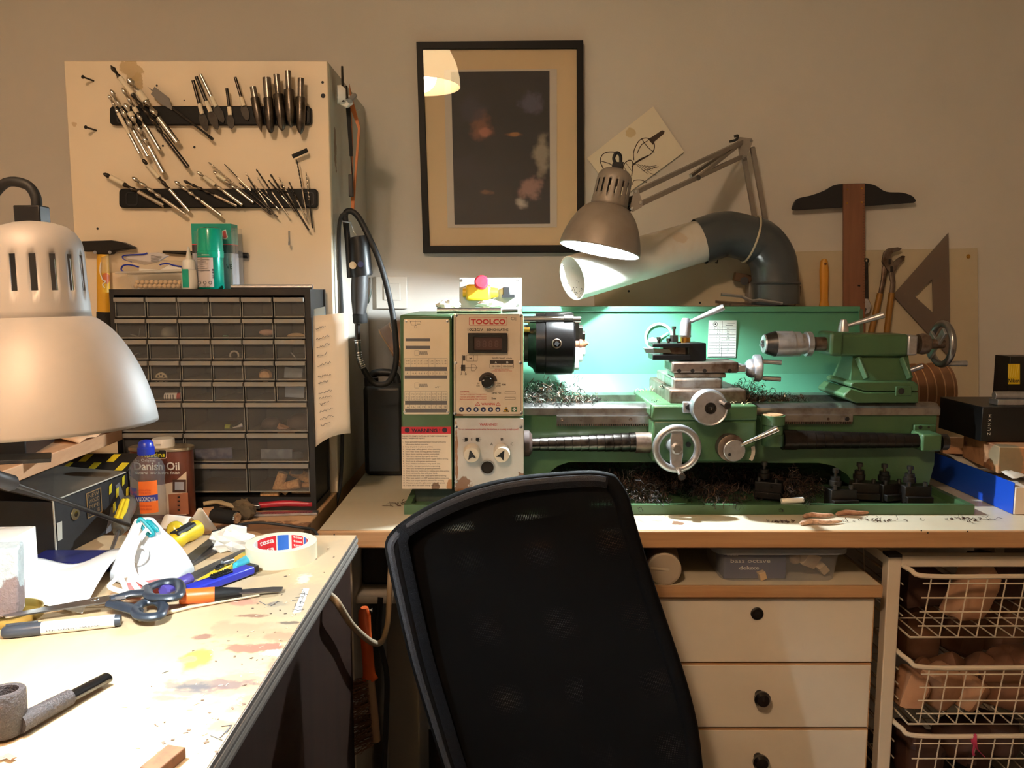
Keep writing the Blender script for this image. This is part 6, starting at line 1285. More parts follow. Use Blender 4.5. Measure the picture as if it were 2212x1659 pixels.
swarf('swarf_pile', 'heap of curled metal shavings on the bed behind the carriage', [(W(1625, 872, 1.66), .035, .03, .030), (W(1680, 872, 1.68), .045, .03, .016), (W(1600, 872, 1.64), .02, .02, .03)], 520, Msw, 32)
mid = [(V(.10 + .05 * k, 1.60 + .06 * (k % 3), BZ + .007), .05, .10, .020 + .012 * (k % 2)) for k in range(11)]
swarf('swarf_bed', 'brown wood and metal shavings filling the chip tray under the bed', mid, 2600, [mat('sw_br2', (50, 34, 25), .7), mat('sw_br3', (30, 22, 18), .7), mat('sw_br5', (40, 36, 32), .5, .4), mat('sw_br4', (76, 52, 38), .7)], 33, .010)
swarf('saddle_swarf', 'pale fine shavings scattered on the saddle and cross slide', [(W(1425, 872, 1.60), .02, .03, .002), (W(1440, 838, 1.66), .012, .05, .003), (W(1600, 874, 1.58), .02, .02, .004), (W(1390, 850, 1.76), .02, .02, .01)], 120, [mat('sw_pale', (190, 170, 130), .7), Msw[0]], 34, .004)
swarf('bench_crumbs', 'dark crumbs and shavings scattered on the bench edge', [(PZ(1700, 1128, BZ + .0006), .04, .006, .001), (PZ(1860, 1125, BZ + .0006), .10, .010, .001), (PZ(2100, 1122, BZ + .0006), .05, .012, .001), (PZ(860, 1090, BZ + .0006), .02, .02, .001)], 70, [mat('crumb', (70, 44, 30), .8)], 35, .003)
for i, (x0_, y0_, x1_, y1_) in enumerate(((1735, 1116, 1800, 1112), (1728, 1131, 1818, 1126), (1806, 1111, 1880, 1106))):
    p, q = PZ(x0_, y0_, BZ + .004), PZ(x1_, y1_, BZ + .004)
    obj('paper_twist', MB().tube(spline([p, p.lerp(q, .3) + V(0, .003, .002), p.lerp(q, .6) + V(0, -.003, .001), q], 4), [.002, .004, .0046, .0045, .005, .0045, .0044, .0046, .0042, .004, .0036, .003, .0015][:13], 8), mat('twist%d' % i, [(196, 150, 120), (226, 186, 156), (176, 130, 100)][i], .85, noise=(150, (110, 70, 50), .6)), label=['stained paper twist touching the tray edge', 'longest pale paper twist on the bench edge', 'brown-tipped paper twist against the chip tray'][i], cat='paper twist')
p, q = W(1688, 1083, 1.50), W(1735, 1080, 1.50)
obj('paper_roll_stub', MB().cyl(p, q, .0055, n=14), M_paper, label='small white paper roll lying on the tray rim', cat='paper roll')
# tool holders in the tray
for i, (x, d_, wpx, seed) in enumerate(((1660, 1.58, 70, 1), (1815, 1.52, 64, 2), (1866, 1.572, 90, 3), (1918, 1.566, 90, 4), (1975, 1.545, 90, 5))):
    k = S(d_, 1070); c = V(W(x, 1070, d_).x, d_, BZ + .006); t = thing('tool_holder', ['black tool holder with knurled knob lying alone among the shavings', 'black tool holder lying nearest the tray rim by the paper roll', 'black tool holder standing behind the one at the tray rim', 'black tool holder in the middle of the close row in the tray', 'black tool holder at the tailstock end of the row in the tray'][i], 'tool holder', c, 'tool holders in the chip tray')
    R_ = Euler((0, 0, (i * 1.3) % .8 - .4)).to_matrix(); Mt = mat('holder_black', (26, 24, 22), .45, .5, noise=(40, (48, 38, 30), .5))
    obj('holder_block', MB().box(c + V(0, 0, .019), (.052, .030, .036), R_), Mt, t, bevel=.002); obj('holder_jaw', MB().box(c + R_ @ V(.0, -.020, .012), (.050, .012, .012), R_), Mt, t, bevel=.001)
    p = c + R_ @ V(-.010, .002, .037); obj('stud', MB().cyl(p, p + V(0, 0, .034), .0032, n=10), M_dsteel, t); obj('knurled_nut', MB().lathe(p + V(0, 0, .004), (0, 0, 1), [(0, .011), (.003, .0115), (.010, .0115), (.011, .009), (.018, .009)], 20), Mt, t); obj('stud_head', MB().cyl(p + V(0, 0, .030), p + V(0, 0, .037), .006, n=12), M_dsteel, t)
    for s2 in (-.018, .014): q = c + R_ @ V(s2, -.012, .037); obj('clamp_screw', MB().cyl(q, q + V(0, 0, .008), .0042, n=8), M_dsteel, t)
# ------------------------------------------------------------------ framed picture
PD = WALL - .022
pf = thing('picture_frame', 'black framed dark portrait print with wide tan mount on the wall', 'picture', W(1085, 548, PD))
O = [(899, 90), (1260, 87), (1262, 545), (914, 547)]; I = [(913, 106), (1246, 104), (1247, 529), (928, 531)]
obj('frame', MB().ring(ppx(O, PD), ppx(I, PD), (0, .020, 0)), M_blkgloss if False else mat('frame_black', (12, 11, 10), .5, spec=.25), pf, bevel=.001)
obj('mount', MB().prism(ppx(I, PD + .008), (0, .002, 0)), mat('tan_mount', (222, 196, 158), .8, noise=(6, (216, 188, 148), .4)), pf)
obj('backing', MB().prism(ppx([(905, 97), (1254, 95), (1256, 538), (920, 540)], PD + .0105), (0, .006, 0)), M_wood, pf)
obj('print_sheet', MB().prism(ppx([(959, 151), (1203, 149), (1203, 491), (967, 492)], PD + .0065), (0, .0008, 0)), mat('print_margin', (206, 196, 186), .8), pf)
def sm(x, y): return W(x, y, PD + .006)
pst = [(sm(1040, 268), (.026, .2, .034), (132, 84, 66), 30), (sm(1046, 285), (.014, .2, .012), (176, 112, 96), 40), (sm(1020, 235), (.034, .2, .03), (44, 44, 66), 25), (sm(1006, 365), (.05, .2, .03), (40, 38, 52), 20), (sm(1150, 225), (.03, .2, .022), (84, 84, 110), 45), (sm(1170, 330), (.020, .2, .05), (168, 156, 140), 25), (sm(1145, 408), (.026, .2, .026), (166, 128, 122), 35), (sm(1125, 440), (.016, .2, .014), (200, 192, 184), 30), (sm(1112, 290), (.020, .2, .005), (170, 112, 60), 40), (sm(1050, 415), (.016, .2, .006), (120, 84, 60), 50)]
obj('dark_print', MB().prism(ppx([(974, 155), (1187, 153), (1188, 483), (982, 485)], PD + .0055), (0, .0008, 0)), mat('dark_portrait_print', (28, 28, 36), .6, noise=(18, (38, 36, 48), .6), stains=pst, soft=.45, sfac=.8), pf)
obj('glass_pane', MB().prism(ppx([(911, 104), (1248, 102), (1249, 531), (926, 533)], PD + .003), (0, .002, 0)), M_glass, pf, smooth=0)
# ------------------------------------------------------------------ sketch
d = WALL - .006
sk = thing('pipe_sketch', 'tilted cream paper with ink sketches of smoking pipes on the wall', 'drawing', W(1373, 400, d))
obj('paper_sheet', MB().prism(ppx([(1268, 342), (1411, 230), (1478, 328), (1337, 432)], d), (0, .001, 0)), mat('sketch_paper', (230, 220, 198), .8, stains=[(W(1362, 285, d), (.014, .1, .012), (206, 184, 140), 30)]), sk)
b = MB()
def ink(pts, w=1.6): 
    s2 = spline([Vector((x, y, 0)) for x, y in pts], 4)
    for p, q in zip(s2[:-1], s2[1:]): b.line(p.x, p.y, q.x, q.y, w, d, .0006)
def cr(pts): return [(1180 + x / 2.143, 220 + y / 2.143) for x, y in pts]
ink(cr([(270, 320), (250, 275), (265, 240), (305, 232), (335, 245), (340, 280)]), 2); ink(cr([(255, 275), (300, 290), (320, 318)]))
ink(cr([(405, 270), (405, 230), (430, 180), (465, 168), (495, 185), (500, 215), (480, 245), (430, 270)]), 2); ink(cr([(420, 240), (440, 200), (470, 180)])); ink(cr([(440, 170), (470, 210), (500, 235)]))
ink(cr([(350, 340), (360, 290), (385, 270), (400, 285), (395, 345)]), 2); ink(cr([(400, 290), (470, 250)]), 3); ink(cr([(395, 300), (440, 262)]), 2)
for k in range(6): ink(cr([(410 + k * 14, 285 + k * 3), (470 + k * 8, 335 - k * 8)]), 1)
ink(cr([(405, 285), (440, 262), (480, 245)]), 1.4); ink(cr([(445, 320), (520, 300)]), 1.2); ink(cr([(400, 385), (405, 365), (440, 362), (465, 375)]), 1.6); ink(cr([(355, 295), (390, 350)]), 1); ink(cr([(370, 285), (395, 320)]), 1); ink(cr([(480, 330), (510, 340)]), 1)
b.poly(cr([(470, 172), (485, 165), (535, 132), (548, 135), (545, 148), (500, 185), (495, 200)]), d, .0006)
obj('ink_lines', b, mat('sepia_ink', (70, 54, 44), .7), sk)
# ------------------------------------------------------------------ switch
ls = thing('light_switch', 'white square wall light switch beside the lathe', 'switch', W(845, 667, WALL))
obj('switch_plate', pxb(811, 597, 880, 667, WALL - .010, .010), mat('switch_white', (226, 218, 206), .35), ls, bevel=.002); obj('rocker', pxb(828, 612, 865, 649, WALL - .014, .004), mat('switch_white', (226, 218, 206), .35), ls, bevel=.002)
# ------------------------------------------------------------------ hardboard tool panel and hung tools
TB = WALL - .014
hbp = thing('tool_board', 'beige hardboard panel screwed to the wall behind the lathe', 'board', W(1700, 1000, TB))
obj('panel', MB().prism(ppx([(1285, 552), (2112, 536), (2116, 985), (1285, 985)], TB), (0, .013, 0)), mat('hardboard_beige', (198, 184, 156), .7, noise=(7, (186, 170, 142), .5)), hbp, bevel=.001)
obj('screw', MB().lathe(W(2092, 554, TB), (0, -1, 0), [(0, .0055), (.002, .004)], 14), M_brass, hbp)
for (x, y, r) in ((1512, 654, 2.5), (1358, 629, 2.5), (1845, 560, 2), (1990, 585, 1.6)): obj('nail_hole', MB().disc(x, y, r, TB, 10), M_ink, hbp)
for (x, y) in ((1550, 560), (1858, 610)): obj('hook', MB().tube([W(x, y, TB), W(x, y + 2, TB - .014), W(x - 1, y + 8, TB - .018), W(x - 5, y + 7, TB - .018)], .0016, 8), M_dsteel, hbp)
d = TB - .012
tsq = thing('t_square', 'wooden T-square with black curved head hanging on the wall', 't-square', W(1845, 700, d))
bl = obj('blade', MB().prism(ppx([(1822, 398), (1868, 397), (1869, 760), (1822, 760)], d - .006), (0, .005, 0)), mat('red_brown_wood', (132, 90, 66), .5, grain=((60, 60, 4), (110, 72, 52), .7)), tsq)
hd = spline([Vector((x, y, 0)) for x, y in ((1711, 450), (1722, 430), (1752, 422), (1780, 412), (1802, 400), (1822, 397))], 4) + spline([Vector((x, y, 0)) for x, y in ((1868, 396), (1890, 400), (1915, 414), (1950, 416), (1972, 424), (1979, 434))], 4)
hd += [Vector((1975, 438, 0)), Vector((1900, 443, 0)), Vector((1720, 454, 0)), Vector((1712, 453, 0))]
obj('head', MB().prism([W(p.x, p.y, d) for p in hd], (0, .007, 0)), mat('head_black', (30, 30, 34), .4), tsq, bevel=.001)
for (x, y) in ((1831, 409), (1862, 407), (1830, 439), (1862, 437)): obj('rivet', MB().lathe(W(x, y, d - .006), (0, -1, 0), [(0, .0022), (.0008, .0015)], 10), M_brass, tsq)
mb = MB(); [mb.line(1868 - (5 if k % 5 == 0 else 3), 420 + k * 6, 1868, 420 + k * 6, .6, d - .006) for k in range(40)]; obj('graduation', mb, M_ink, tsq)
d = TB - .016
br = thing('flat_brush', 'yellow-handled brush hanging behind the lathe guard', 'brush', W(1780, 690, d))
obj('handle', MB().tube([W(1780, 559, d), W(1780, 563, d), W(1780, 585, d), W(1780, 620, d), W(1780, 648, d), W(1780, 662, d), W(1780, 690, d)], [.003, .0085, .0115, .0105, .0095, .013, .026], 16, flat=.008), mat('amber_wood', (214, 150, 50), .4), br)
obj('hang_hole', MB().lathe(W(1783, 570, d - .0085), (0, -1, 0), [(0, .0032), (.0006, .0032)], 12), mat('hole_brown', (110, 66, 24), .7), br)
wr = thing('spanner', 'small steel spanner hanging beside the T-square blade', 'spanner', W(1874, 680, d))
obj('shaft', MB().bar(W(1871, 566, d), W(1872, 645, d), .0075, .004, (0, -1, 0)), M_dsteel, wr); obj('jaw', MB().prism(ppx([(1866, 640), (1875, 645), (1883, 660), (1878, 676), (1868, 680), (1872, 668), (1866, 662)], d), (0, .005, 0)), M_alu, wr, bevel=.001)
obj('ring_end', MB().lathe(W(1871, 563, d), (0, -1, 0), [(0, .006), (.004, .006), (.004, .003), (0, .003), (0, .006)], 16, cap=False), M_dsteel, wr)
d = TB - .014
sj = thing('slip_joint_pliers', 'slip-joint pliers with yellow-brown grips hanging on the board', 'pliers', W(1915, 740, d))
obj('jaw_upper', MB().prism(ppx([(1906, 565), (1910, 545), (1920, 536), (1940, 534), (1949, 537), (1944, 541), (1930, 545), (1924, 553), (1930, 566), (1934, 585), (1928, 592), (1918, 585)], d - .006), (0, .007, 0)), M_dirty, sj, bevel=.001)
obj('jaw_lower', MB().prism(ppx([(1931, 566), (1940, 558), (1950, 552), (1956, 553), (1953, 562), (1942, 572), (1935, 585), (1926, 592), (1922, 580)], d), (0, .006, 0)), M_dirty, sj, bevel=.001)
obj('slot', MB().poly(rrect(1919, 559, 1924, 572, 2), d - .006).poly(rrect(1923, 575, 1929, 589, 2), d - .006), M_ink, sj)
obj('arm', MB().tube([W(1912, 575, d), W(1908, 605, d), W(1901, 640, d)], [.008, .0065, .006], 10, flat=.004), M_dirty, sj); obj('arm', MB().tube([W(1925, 588, d - .005), W(1929, 610, d - .005), W(1925, 640, d - .005)], [.008, .0065, .006], 10, flat=.004), M_dirty, sj)
Mg = mat('amber_grip', (150, 106, 40), .5)
obj('grip', MB().tube([W(1901, 634, d), W(1893, 670, d), W(1880, 725, d)], .0072, 12), Mg, sj); obj('grip', MB().tube([W(1926, 632, d - .005), W(1921, 670, d - .005), W(1914, 730, d - .005)], .0072, 12), Mg, sj)
d = TB - .010
obj('set_square', MB().ring(ppx([(2049, 503), (1929, 638), (2054, 775)], d), ppx([(2014, 603), (1976, 640), (2016, 676)], d), (0, .003, 0)), mat('smoky_acrylic', (120, 104, 92), .25, alpha=.75), label='smoky grey triangular set square hanging on the board', cat='set square')
# ------------------------------------------------------------------ dust hose, canister
def hose(name, label, pts, r, m_, rib=.010):
    s2 = spline(pts, 14); t = thing(name, label, 'hose', s2[0])
    rs = []; acc = 0; out = [s2[0]]
    for p, q in zip(s2[:-1], s2[1:]): out.append(q)
    obj('hose_wall', MB().tube(out, r, 24, cap=False), m_, t)
    tot = sum((q - p).length for p, q in zip(out[:-1], out[1:])); n = int(tot / .021); rb = MB(); acc = 0; nxt = .004
    for p, q in zip(out[:-1], out[1:]):
        L = (q - p).length
        while acc + L > nxt:
            c = p.lerp(q, (nxt - acc) / L); a, u, w = frame(q - p); rb.tube([c + (u * math.cos(k * .2618) + w * math.sin(k * .2618)) * r * 1.01 for k in range(24)], .0016, 5, closed=True); nxt += .021
        acc += L
    obj('wire_rib', rb, mat('hose_rib', (186, 142, 104), .5), t)
    return t
hose('dust_hose', 'brown ribbed flexible dust hose looping behind the lathe', [V(-.285, 1.95, 1.02), V(-.24, 1.953, 1.04), V(-.12, 1.953, 1.02), V(.05, 1.953, .96), V(.4, 1.953, .92), V(.75, 1.953, .92), V(.92, 1.953, .925), V(1.05, 1.953, .93)], .066, mat('brown_hose', (134, 92, 62), .45, alpha=.92))
jc = thing('black_jerrycan', 'black plastic canister standing between cabinet and lathe', 'canister', W(835, 1003, 1.93))
cx_ = W(842, 900, 1.92).x
obj('canister_body', MB().bb(cx_ - .044, cx_ + .06, 1.87, 1.89 + .09, BZ + .001, W(0, 835, 1.87).z) if False else MB().bb(cx_ - .042, cx_ + .05, 1.80, 1.885, BZ + .001, W(0, 832, 1.80).z), mat('canister_black', (24, 24, 24), .45), jc, bevel=.012)
obj('handle', MB().tube(spline([V(cx_ - .03, 1.85, W(0, 835, 1.80).z), V(cx_ - .025, 1.85, W(0, 812, 1.80).z), V(cx_ + .02, 1.85, W(0, 812, 1.80).z), V(cx_ + .03, 1.85, W(0, 835, 1.80).z)], 4), .009, 10), mat('canister_black', (24, 24, 24), .45), jc)
obj('screw_cap', MB().cyl(V(cx_ - .025, 1.82, W(0, 836, 1.80).z), V(cx_ - .025, 1.82, W(0, 818, 1.80).z), .016, n=18), M_black, jc)
# ------------------------------------------------------------------ extraction pipe
ep = thing('extraction_pipe', 'white extraction pipe joined to dark grey elbows over the lathe', 'pipe', W(1675, 655, 1.93))
m0, j0 = W(1236, 601, 1.765), W(1532, 516, 1.945); a = (j0 - m0).normalized(); L = (j0 - m0).length
M_pvc = mat('white_pvc', (226, 222, 212), .4, noise=(12, (206, 190, 168), .5), stains=[(m0.lerp(j0, .75) + V(0, -.04, .02), (.022, .04, .012), (214, 198, 176), 30)])
obj('white_tube', MB().lathe(m0, a, [(0, .0490), (L, .0500), (L, .0475), (0, .0465), (0, .0490)], 44, cap=False), M_pvc, ep, smooth=30)
Mge = mat('dark_grey_pvc', (66, 72, 76), .3, coat=.2, noise=(8, (56, 60, 62), .5))
pe = [j0 - a * .03, W(1562, 506, 1.935), W(1592, 509, 1.94), W(1632, 520, 1.94)]
obj('first_elbow', MB().tube(spline(pe, 6), [.0545] * 6 + [.053] * 13, 32, cap=False), Mge, ep)
pe = [W(1622, 517, 1.94), W(1648, 530, 1.94), W(1668, 560, 1.94), W(1674, 600, 1.94), W(1675, 658, 1.94)]
obj('second_elbow', MB().tube(spline(pe, 6), [.0555] * 5 + [.0540] * 14 + [.0555] * 6, 32, cap=False), Mge, ep)
aa, u, w = frame(W(1632, 520, 1.94) - W(1612, 514, 1.94)); c = W(1622, 517, 1.94)
obj('sealing_band', MB().tube([c + (u * math.cos(k * .1963) + w * math.sin(k * .1963)) * .0556 for k in range(32)], .0026, 6, closed=True), mat('cream_band', (186, 176, 152), .6), ep)
obj('socket_ring', MB().tube([W(1675, 612, 1.94) + V(math.cos(k * .1963), math.sin(k * .1963), 0) * .0555 for k in range(32)], .0035, 6, closed=True), Mge, ep)
mb = MB(); r_ = random.Random(8)
for i in range(140):
    t = r_.uniform(0, 1); x = r_.gauss(1.9, .5); q = m0 + a * (.002 + .10 * t * t); _, uu, ww = frame(a); q = q + (uu * math.cos(x) + ww * math.sin(x)) * .0460; mb.box(q, (.0016, .0016, .0016))
dust = obj('dust_specks', mb, mat('dark_dust', (60, 52, 44), .9), ep, kind='stuff')
cl_ = thing('blast_gate', 'grey sheet metal blast gate under the dark elbow', 'blast gate', W(1650, 662, 1.94))
obj('gate_plate', MB().box(V(W(1655, 655, 1.93).x, 1.94, W(1655, 657, 1.94).z - .004), (.20, .15, .006), Euler((.04, .06, 0)).to_matrix()), M_dirty, cl_); obj('gate_frame', MB().tube([W(1558, 636, 1.88), W(1600, 640, 1.88), W(1625, 650, 1.88), W(1640, 648, 1.88), W(1690, 656, 1.88)], .004, 6), M_alu, cl_)
obj('gate_tab', MB().prism(ppx([(1722, 630), (1728, 617), (1731, 620), (1728, 645), (1718, 660)], 1.96), (0, .006, 0)), M_dirty, cl_); obj('collar', MB().lathe(W(1675, 664, 1.94) + V(0, 0, -.12), (0, 0, 1), [(0, .05), (.11, .05)], 28, cap=False), M_dirty, cl_, solid=.002)
# ------------------------------------------------------------------ lathe lamp
ll = thing('lathe_lamp', 'silver articulated lamp lit over the chuck of the lathe', 'lamp', W(1640, 640, 1.99))
RM = W(1295, 541, 1.610); TPx = W(1328, 378, 1.635); axl = (TPx - RM).normalized(); axl = V(axl.x, axl.y - .10, axl.z)
M_lamp2 = mat('dusty_silver_paint', (152, 143, 133), 0.5, 0.3, noise=(26, (132, 122, 112), .5))
lamp_head(ll, RM, axl, .93, LATHE_E, M_lamp2, .022)
axl.normalize(); tp = RM + axl * .171
obj('cord', MB().tube(spline([tp + V(.002, 0, -.006), tp + V(-.008, 0, .010), tp + V(-.003, 0, .022), tp + V(.005, 0, .016), tp + V(.006, .004, -.006)], 5), .0032, 8), M_rubber, ll)
J = W(1372, 430, 1.735); E = W(1607, 315, 1.965); Bq = W(1650, 520, 2.0)
obj('joint_bracket', MB().prism(ppx([(1371, 408), (1379, 410), (1389, 440), (1386, 448), (1366, 458), (1360, 448)], 1.63), (0, .004, 0)).prism(ppx([(1371, 408), (1379, 410), (1389, 440), (1386, 448), (1366, 458), (1360, 448)], 1.655), (0, .004, 0)), M_lamp2, ll); obj('swivel', MB().cyl(W(1345, 440, 1.645), W(1372, 432, 1.645), .010, n=14).cyl(W(1352, 448, 1.645), W(1362, 456, 1.645), .007, n=12), M_dsteel, ll)
for (x, y) in ((1373, 414), (1383, 438), (1365, 450)): obj('rivet', MB().lathe(W(x, y, 1.63), (0, -1, 0), [(0, .0035), (.002, .003)], 10), M_chrome, ll)
obj('arm_bar', MB().bar(W(1376, 414, 1.645), W(1606, 305, 1.96), .009, .009), M_lamp2, ll); obj('arm_bar', MB().bar(W(1384, 440, 1.645), W(1604, 338, 1.96), .009, .009), M_lamp2, ll)
obj('arm_strut', MB().bar(W(1508, 383, 1.81), W(1602, 308, 1.955), .007, .007), M_lamp2, ll); obj('arm_strut', MB().bar(W(1492, 380, 1.825), W(1588, 312, 1.975), .007, .007), M_lamp2, ll); obj('strut_nut', MB().cyl(W(1508, 384, 1.795), W(1508, 384, 1.835), .006, n=10), M_dsteel, ll)
for dd_ in (1.95, 1.98): obj('elbow_plate', MB().prism(ppx([(1592, 300), (1598, 296), (1624, 299), (1627, 304), (1613, 340), (1605, 343), (1598, 338)], dd_), (0, .003, 0)), M_lamp2, ll)
obj('cord_loop', MB().tube(spline([W(1576, 306, 1.96), W(1590, 302, 1.95), W(1594, 293, 1.95), W(1586, 295, 1.955)], 4), .003, 6), M_dsteel, ll)
for (x, y) in ((1600, 340), (1608, 338), (1622, 304)): obj('rivet', MB().lathe(W(x, y, 1.95), (0, -1, 0), [(0, .0035), (.002, .003)], 10), M_chrome, ll)
obj('arm_bar', MB().bar(W(1607, 340, 1.965), W(1632, 482, 2.008), .010, .010, (0, 1, 0)), M_lamp2, ll); obj('arm_bar', MB().bar(W(1625, 318, 1.965), W(1655, 486, 2.008), .010, .010, (0, 1, 0)), M_lamp2, ll)
obj('wall_post', MB().cyl(W(1644, 478, 2.012), W(1644, 640, 2.014), .010, n=14), M_lamp2, ll); obj('wall_clamp', MB().bb(*(lambda p: (p.x - .03, p.x + .03, 2.000, WALL - .0145, p.z - .03, p.z + .03))(W(1644, 630, 2.0))), M_lamp2, ll, bevel=.003)
obj('clamp_arm', MB().bar(W(1586, 597, 2.01), W(1625, 605, 2.01), .02, .02), mat('brown_clamp', (98, 72, 48), .6), ll); obj('clamp_knob', MB().cyl(W(1608, 607, 1.985), W(1608, 607, 2.0), .010, n=12), M_black, ll)
# ------------------------------------------------------------------ boxes at the right of the lathe
X0 = .943
bb_ = thing('blue_white_carton', 'torn white carton with a blue side at the end of the bench', 'carton', (1.15, 1.66, BZ))
zt = .815
obj('carton_body', MB().bb(X0 + .0015, 1.245, 1.482, 1.85, BZ + .001, zt - .012), mat('carton_white', (222, 206, 188), .6), bb_, bevel=.001)
obj('blue_side', MB().bb(X0, X0 + .001, 1.485, 1.84, BZ + .001, zt - .004), mat('carton_blue', (18, 72, 190), .45), bb_)
obj('torn_flap', MB().grid(lambda u, v: V(X0 + .005 + .06 * u, 1.50 + .30 * v, zt - .011 + .012 * math.sin(3 * u + 6 * v) ** 2 + .012 * (1 - u) * (v < .3)), 8, 14), mat('carton_grey', (206, 198, 184), .7), bb_, solid=.001)
b = MB(); [b.box(V(X0 + .012 + .016 * k, 1.56 + .015 * k, zt + .004), (.010, .022, .001), Euler((0, .2, .4)).to_matrix()) for k in range(3)]; obj('printed_letters', b, M_ink, bb_)
obj('front_flap', MB().bb(X0 + .04, 1.245, 1.479, 1.4815, BZ + .03, zt), mat('carton_white', (222, 206, 188), .6), bb_)
b = MB(); [b.bb(1.005, 1.03, 1.4808, 1.4812, BZ + .012 + .004 * k, BZ + .0135 + .004 * k) for k in range(4)]; obj('small_print', b, M_greyink, bb_)
wk = thing('wood_block', 'rough wood block with dark bark veins under the black box', 'wood block', (1.08, 1.62, zt))
obj('block', MB().box(V(1.085, 1.60, zt + .0285), (.27, .16, .053), Euler((0, 0, -.12)).to_matrix()), mat('veined_wood', (186, 138, 96), .7, noise=(28, (110, 66, 40), .9), stains=[(V(.96, 1.55, zt + .03), (.03, .03, .04), (130, 118, 90), 20)]), wk, bevel=.002)
obj('flat_board', MB().box(V(1.09, 1.785, zt + .008), (.28, .14, .014), Euler((0, 0, -.15)).to_matrix()), M_pine, label='flat tan board under the wood block', cat='board', bevel=.001)
kb_ = thing('black_gift_box', 'flat black box with white vertical lettering on the wood block', 'box', (1.1, 1.65, .872))
Rk = Euler((0, 0, -.02)).to_matrix()
obj('box_body', MB().bb(.93, 1.24, 1.58, 1.74, .8725, .941), mat('satin_black', (16, 15, 15), .4), kb_, bevel=.001)
b = MB()
for i, s_ in enumerate('ZUMXM'): b.text(s_, V(.948, 1.58, .885 + i * .009), (0, 0, 1), (-1, 0, 0), .006, .005 + .001 * (i % 2))
obj('lettering', b, M_white, kb_)
nb = thing('camera_box', 'black camera box with a yellow printed square standing at the bench end', 'box', (1.12, 1.72, .941))
obj('box_body', MB().bb(1.040, 1.20, 1.682, 1.735, .9415, 1.033), mat('satin_black', (16, 15, 15), .4), nb, bevel=.001)
ld = 1.682
obj('yellow_square', MB().rect(2177, 786, 2203, 830, ld), mat('print_yellow', (226, 190, 30), .45), nb); b = MB(); b.tpx('Nikon', 2177.5, 826, 8.5, ld - .0004, 24.5, bold=.02); obj('lettering', b, M_ink, nb)
b = MB(); [b.line(2180 + k * 5, 788, 2178 + k * 4.6, 814, .7, ld, .0006) for k in range(5)]; obj('ray_lines', b, mat('print_lemon', (244, 226, 120), .45), nb)
p = W(2156, 862, 1.60); obj('aluminium_bar', MB().bb(p.x, 1.22, 1.60, 1.63, .9415, .953).cyl(V(p.x, 1.615, .960), V(1.22, 1.615, .960), .008, n=14), M_alu, label='silver aluminium profile lying on the black box', cat='bar', bevel=.001)
# ------------------------------------------------------------------ drawer unit under the bench
UF = 1.40
ul, ur = W(1382, 1400, UF).x, W(1889, 1300, UF).x; ut = W(0, 1284, UF).z
du = thing('drawer_unit', 'white drawer unit with beech top under the workbench', 'drawer unit', ((ul + ur) / 2, 1.6, 0))
M_du = mat('drawer_white', (218, 208, 190), .5, noise=(8, (208, 196, 176), .5))
obj('top_board', MB().bb(ul - .004, ur + .006, UF - .008, 1.93, ut, ut + .0205), [M_lam], du, smooth=0); obj('top_edging', MB().bb(ul - .004, ur + .006, UF - .014, UF - .008, ut - .0005, ut + .021), M_wood, du, bevel=.001); obj('end_edging', MB().bb(ur + .006, ur + .007, UF - .014, 1.93, ut - .0005, ut + .021), M_wood, du)
obj('carcass', MB().bb(ul + .004, ur - .004, UF + .02, 1.92, .02, ut), mat('carcass_brown', (150, 110, 74), .6), du, smooth=0)
ys = [1290, 1433, 1574, 1716, 1900]
for i in range(4):
    za, zb = W(0, ys[i] + 4, UF).z, W(0, ys[i + 1] - 3, UF).z if i < 3 else .03
    dr = obj('drawer', MB().bb(ul, ur - .001, UF, UF + .019, zb, za), M_du, du, bevel=.001)
    obj('drawer_edging', MB().bb(ul, ur, UF + .001, UF + .019, za, za + .0025).bb(ur - .001, ur + .0006, UF + .0005, UF + .019, zb, za), M_wood, dr)
    if i == 0:
        c = W(1635, 1325, UF); obj('lock', MB().lathe(c, (0, -1, 0), [(0, .0115), (.002, .0115), (.003, .010), (.003, .008), (.0015, .0075), (.0015, 0)], 28), M_dsteel, dr); obj('keyhole', MB().disc(1635, 1325, 3.5, UF - .0017, 12), M_ink, dr)
    else:
        c = W(1647 - (i - 1) * 3, [0, 1511, 1648, 1790][i], UF - .02); c = Vector((c.x, UF, c.z)); obj('knob', MB().lathe(c, (0, -1, 0), [(0, .008), (.006, .0065), (.012, .010), (.016, .0145), (.022, .0150), (.027, .011), (.029, 0)], 24), mat('knob_black', (24, 19, 19), .2, coat=.4), dr)
# container and tubes on it
uz = ut + .0205
tb = thing('plastic_tub', 'clear plastic tub holding a blue pedal box and wood scraps', 'tub', (W(1690, 1250, 1.45).x, 1.5, uz))
xa, xb = W(1553, 1245, 1.405).x, W(1820, 1245, 1.405).x; h_ = .060
M_tub = mat('cloudy_tub', (176, 178, 180), .25, alpha=.28)
b = MB(); lo = [W_ for W_ in rrect(xa + .008, 1.413, xb - .008, 1.54, .02)]; hi = rrect(xa, 1.405, xb, 1.548, .02); n = len(lo)
b.add([V(x, y, uz + .0006) for x, y in lo] + [V(x, y, uz + h_) for x, y in hi], [tuple(reversed(range(n)))] + [(i, (i + 1) % n, n + (i + 1) % n, n + i) for i in range(n)]); obj('tub_wall', b, M_tub, tb)
obj('lid_rim', MB().ring([V(x, y, uz + h_ - .006) for x, y in rrect(xa - .010, 1.396, xb + .010, 1.558, .025)], [V(x, y, uz + h_ - .006) for x, y in rrect(xa + .002, 1.407, xb - .002, 1.546, .02)], (0, 0, .010)), mat('tub_rim', (150, 152, 154), .3, alpha=.6), tb)
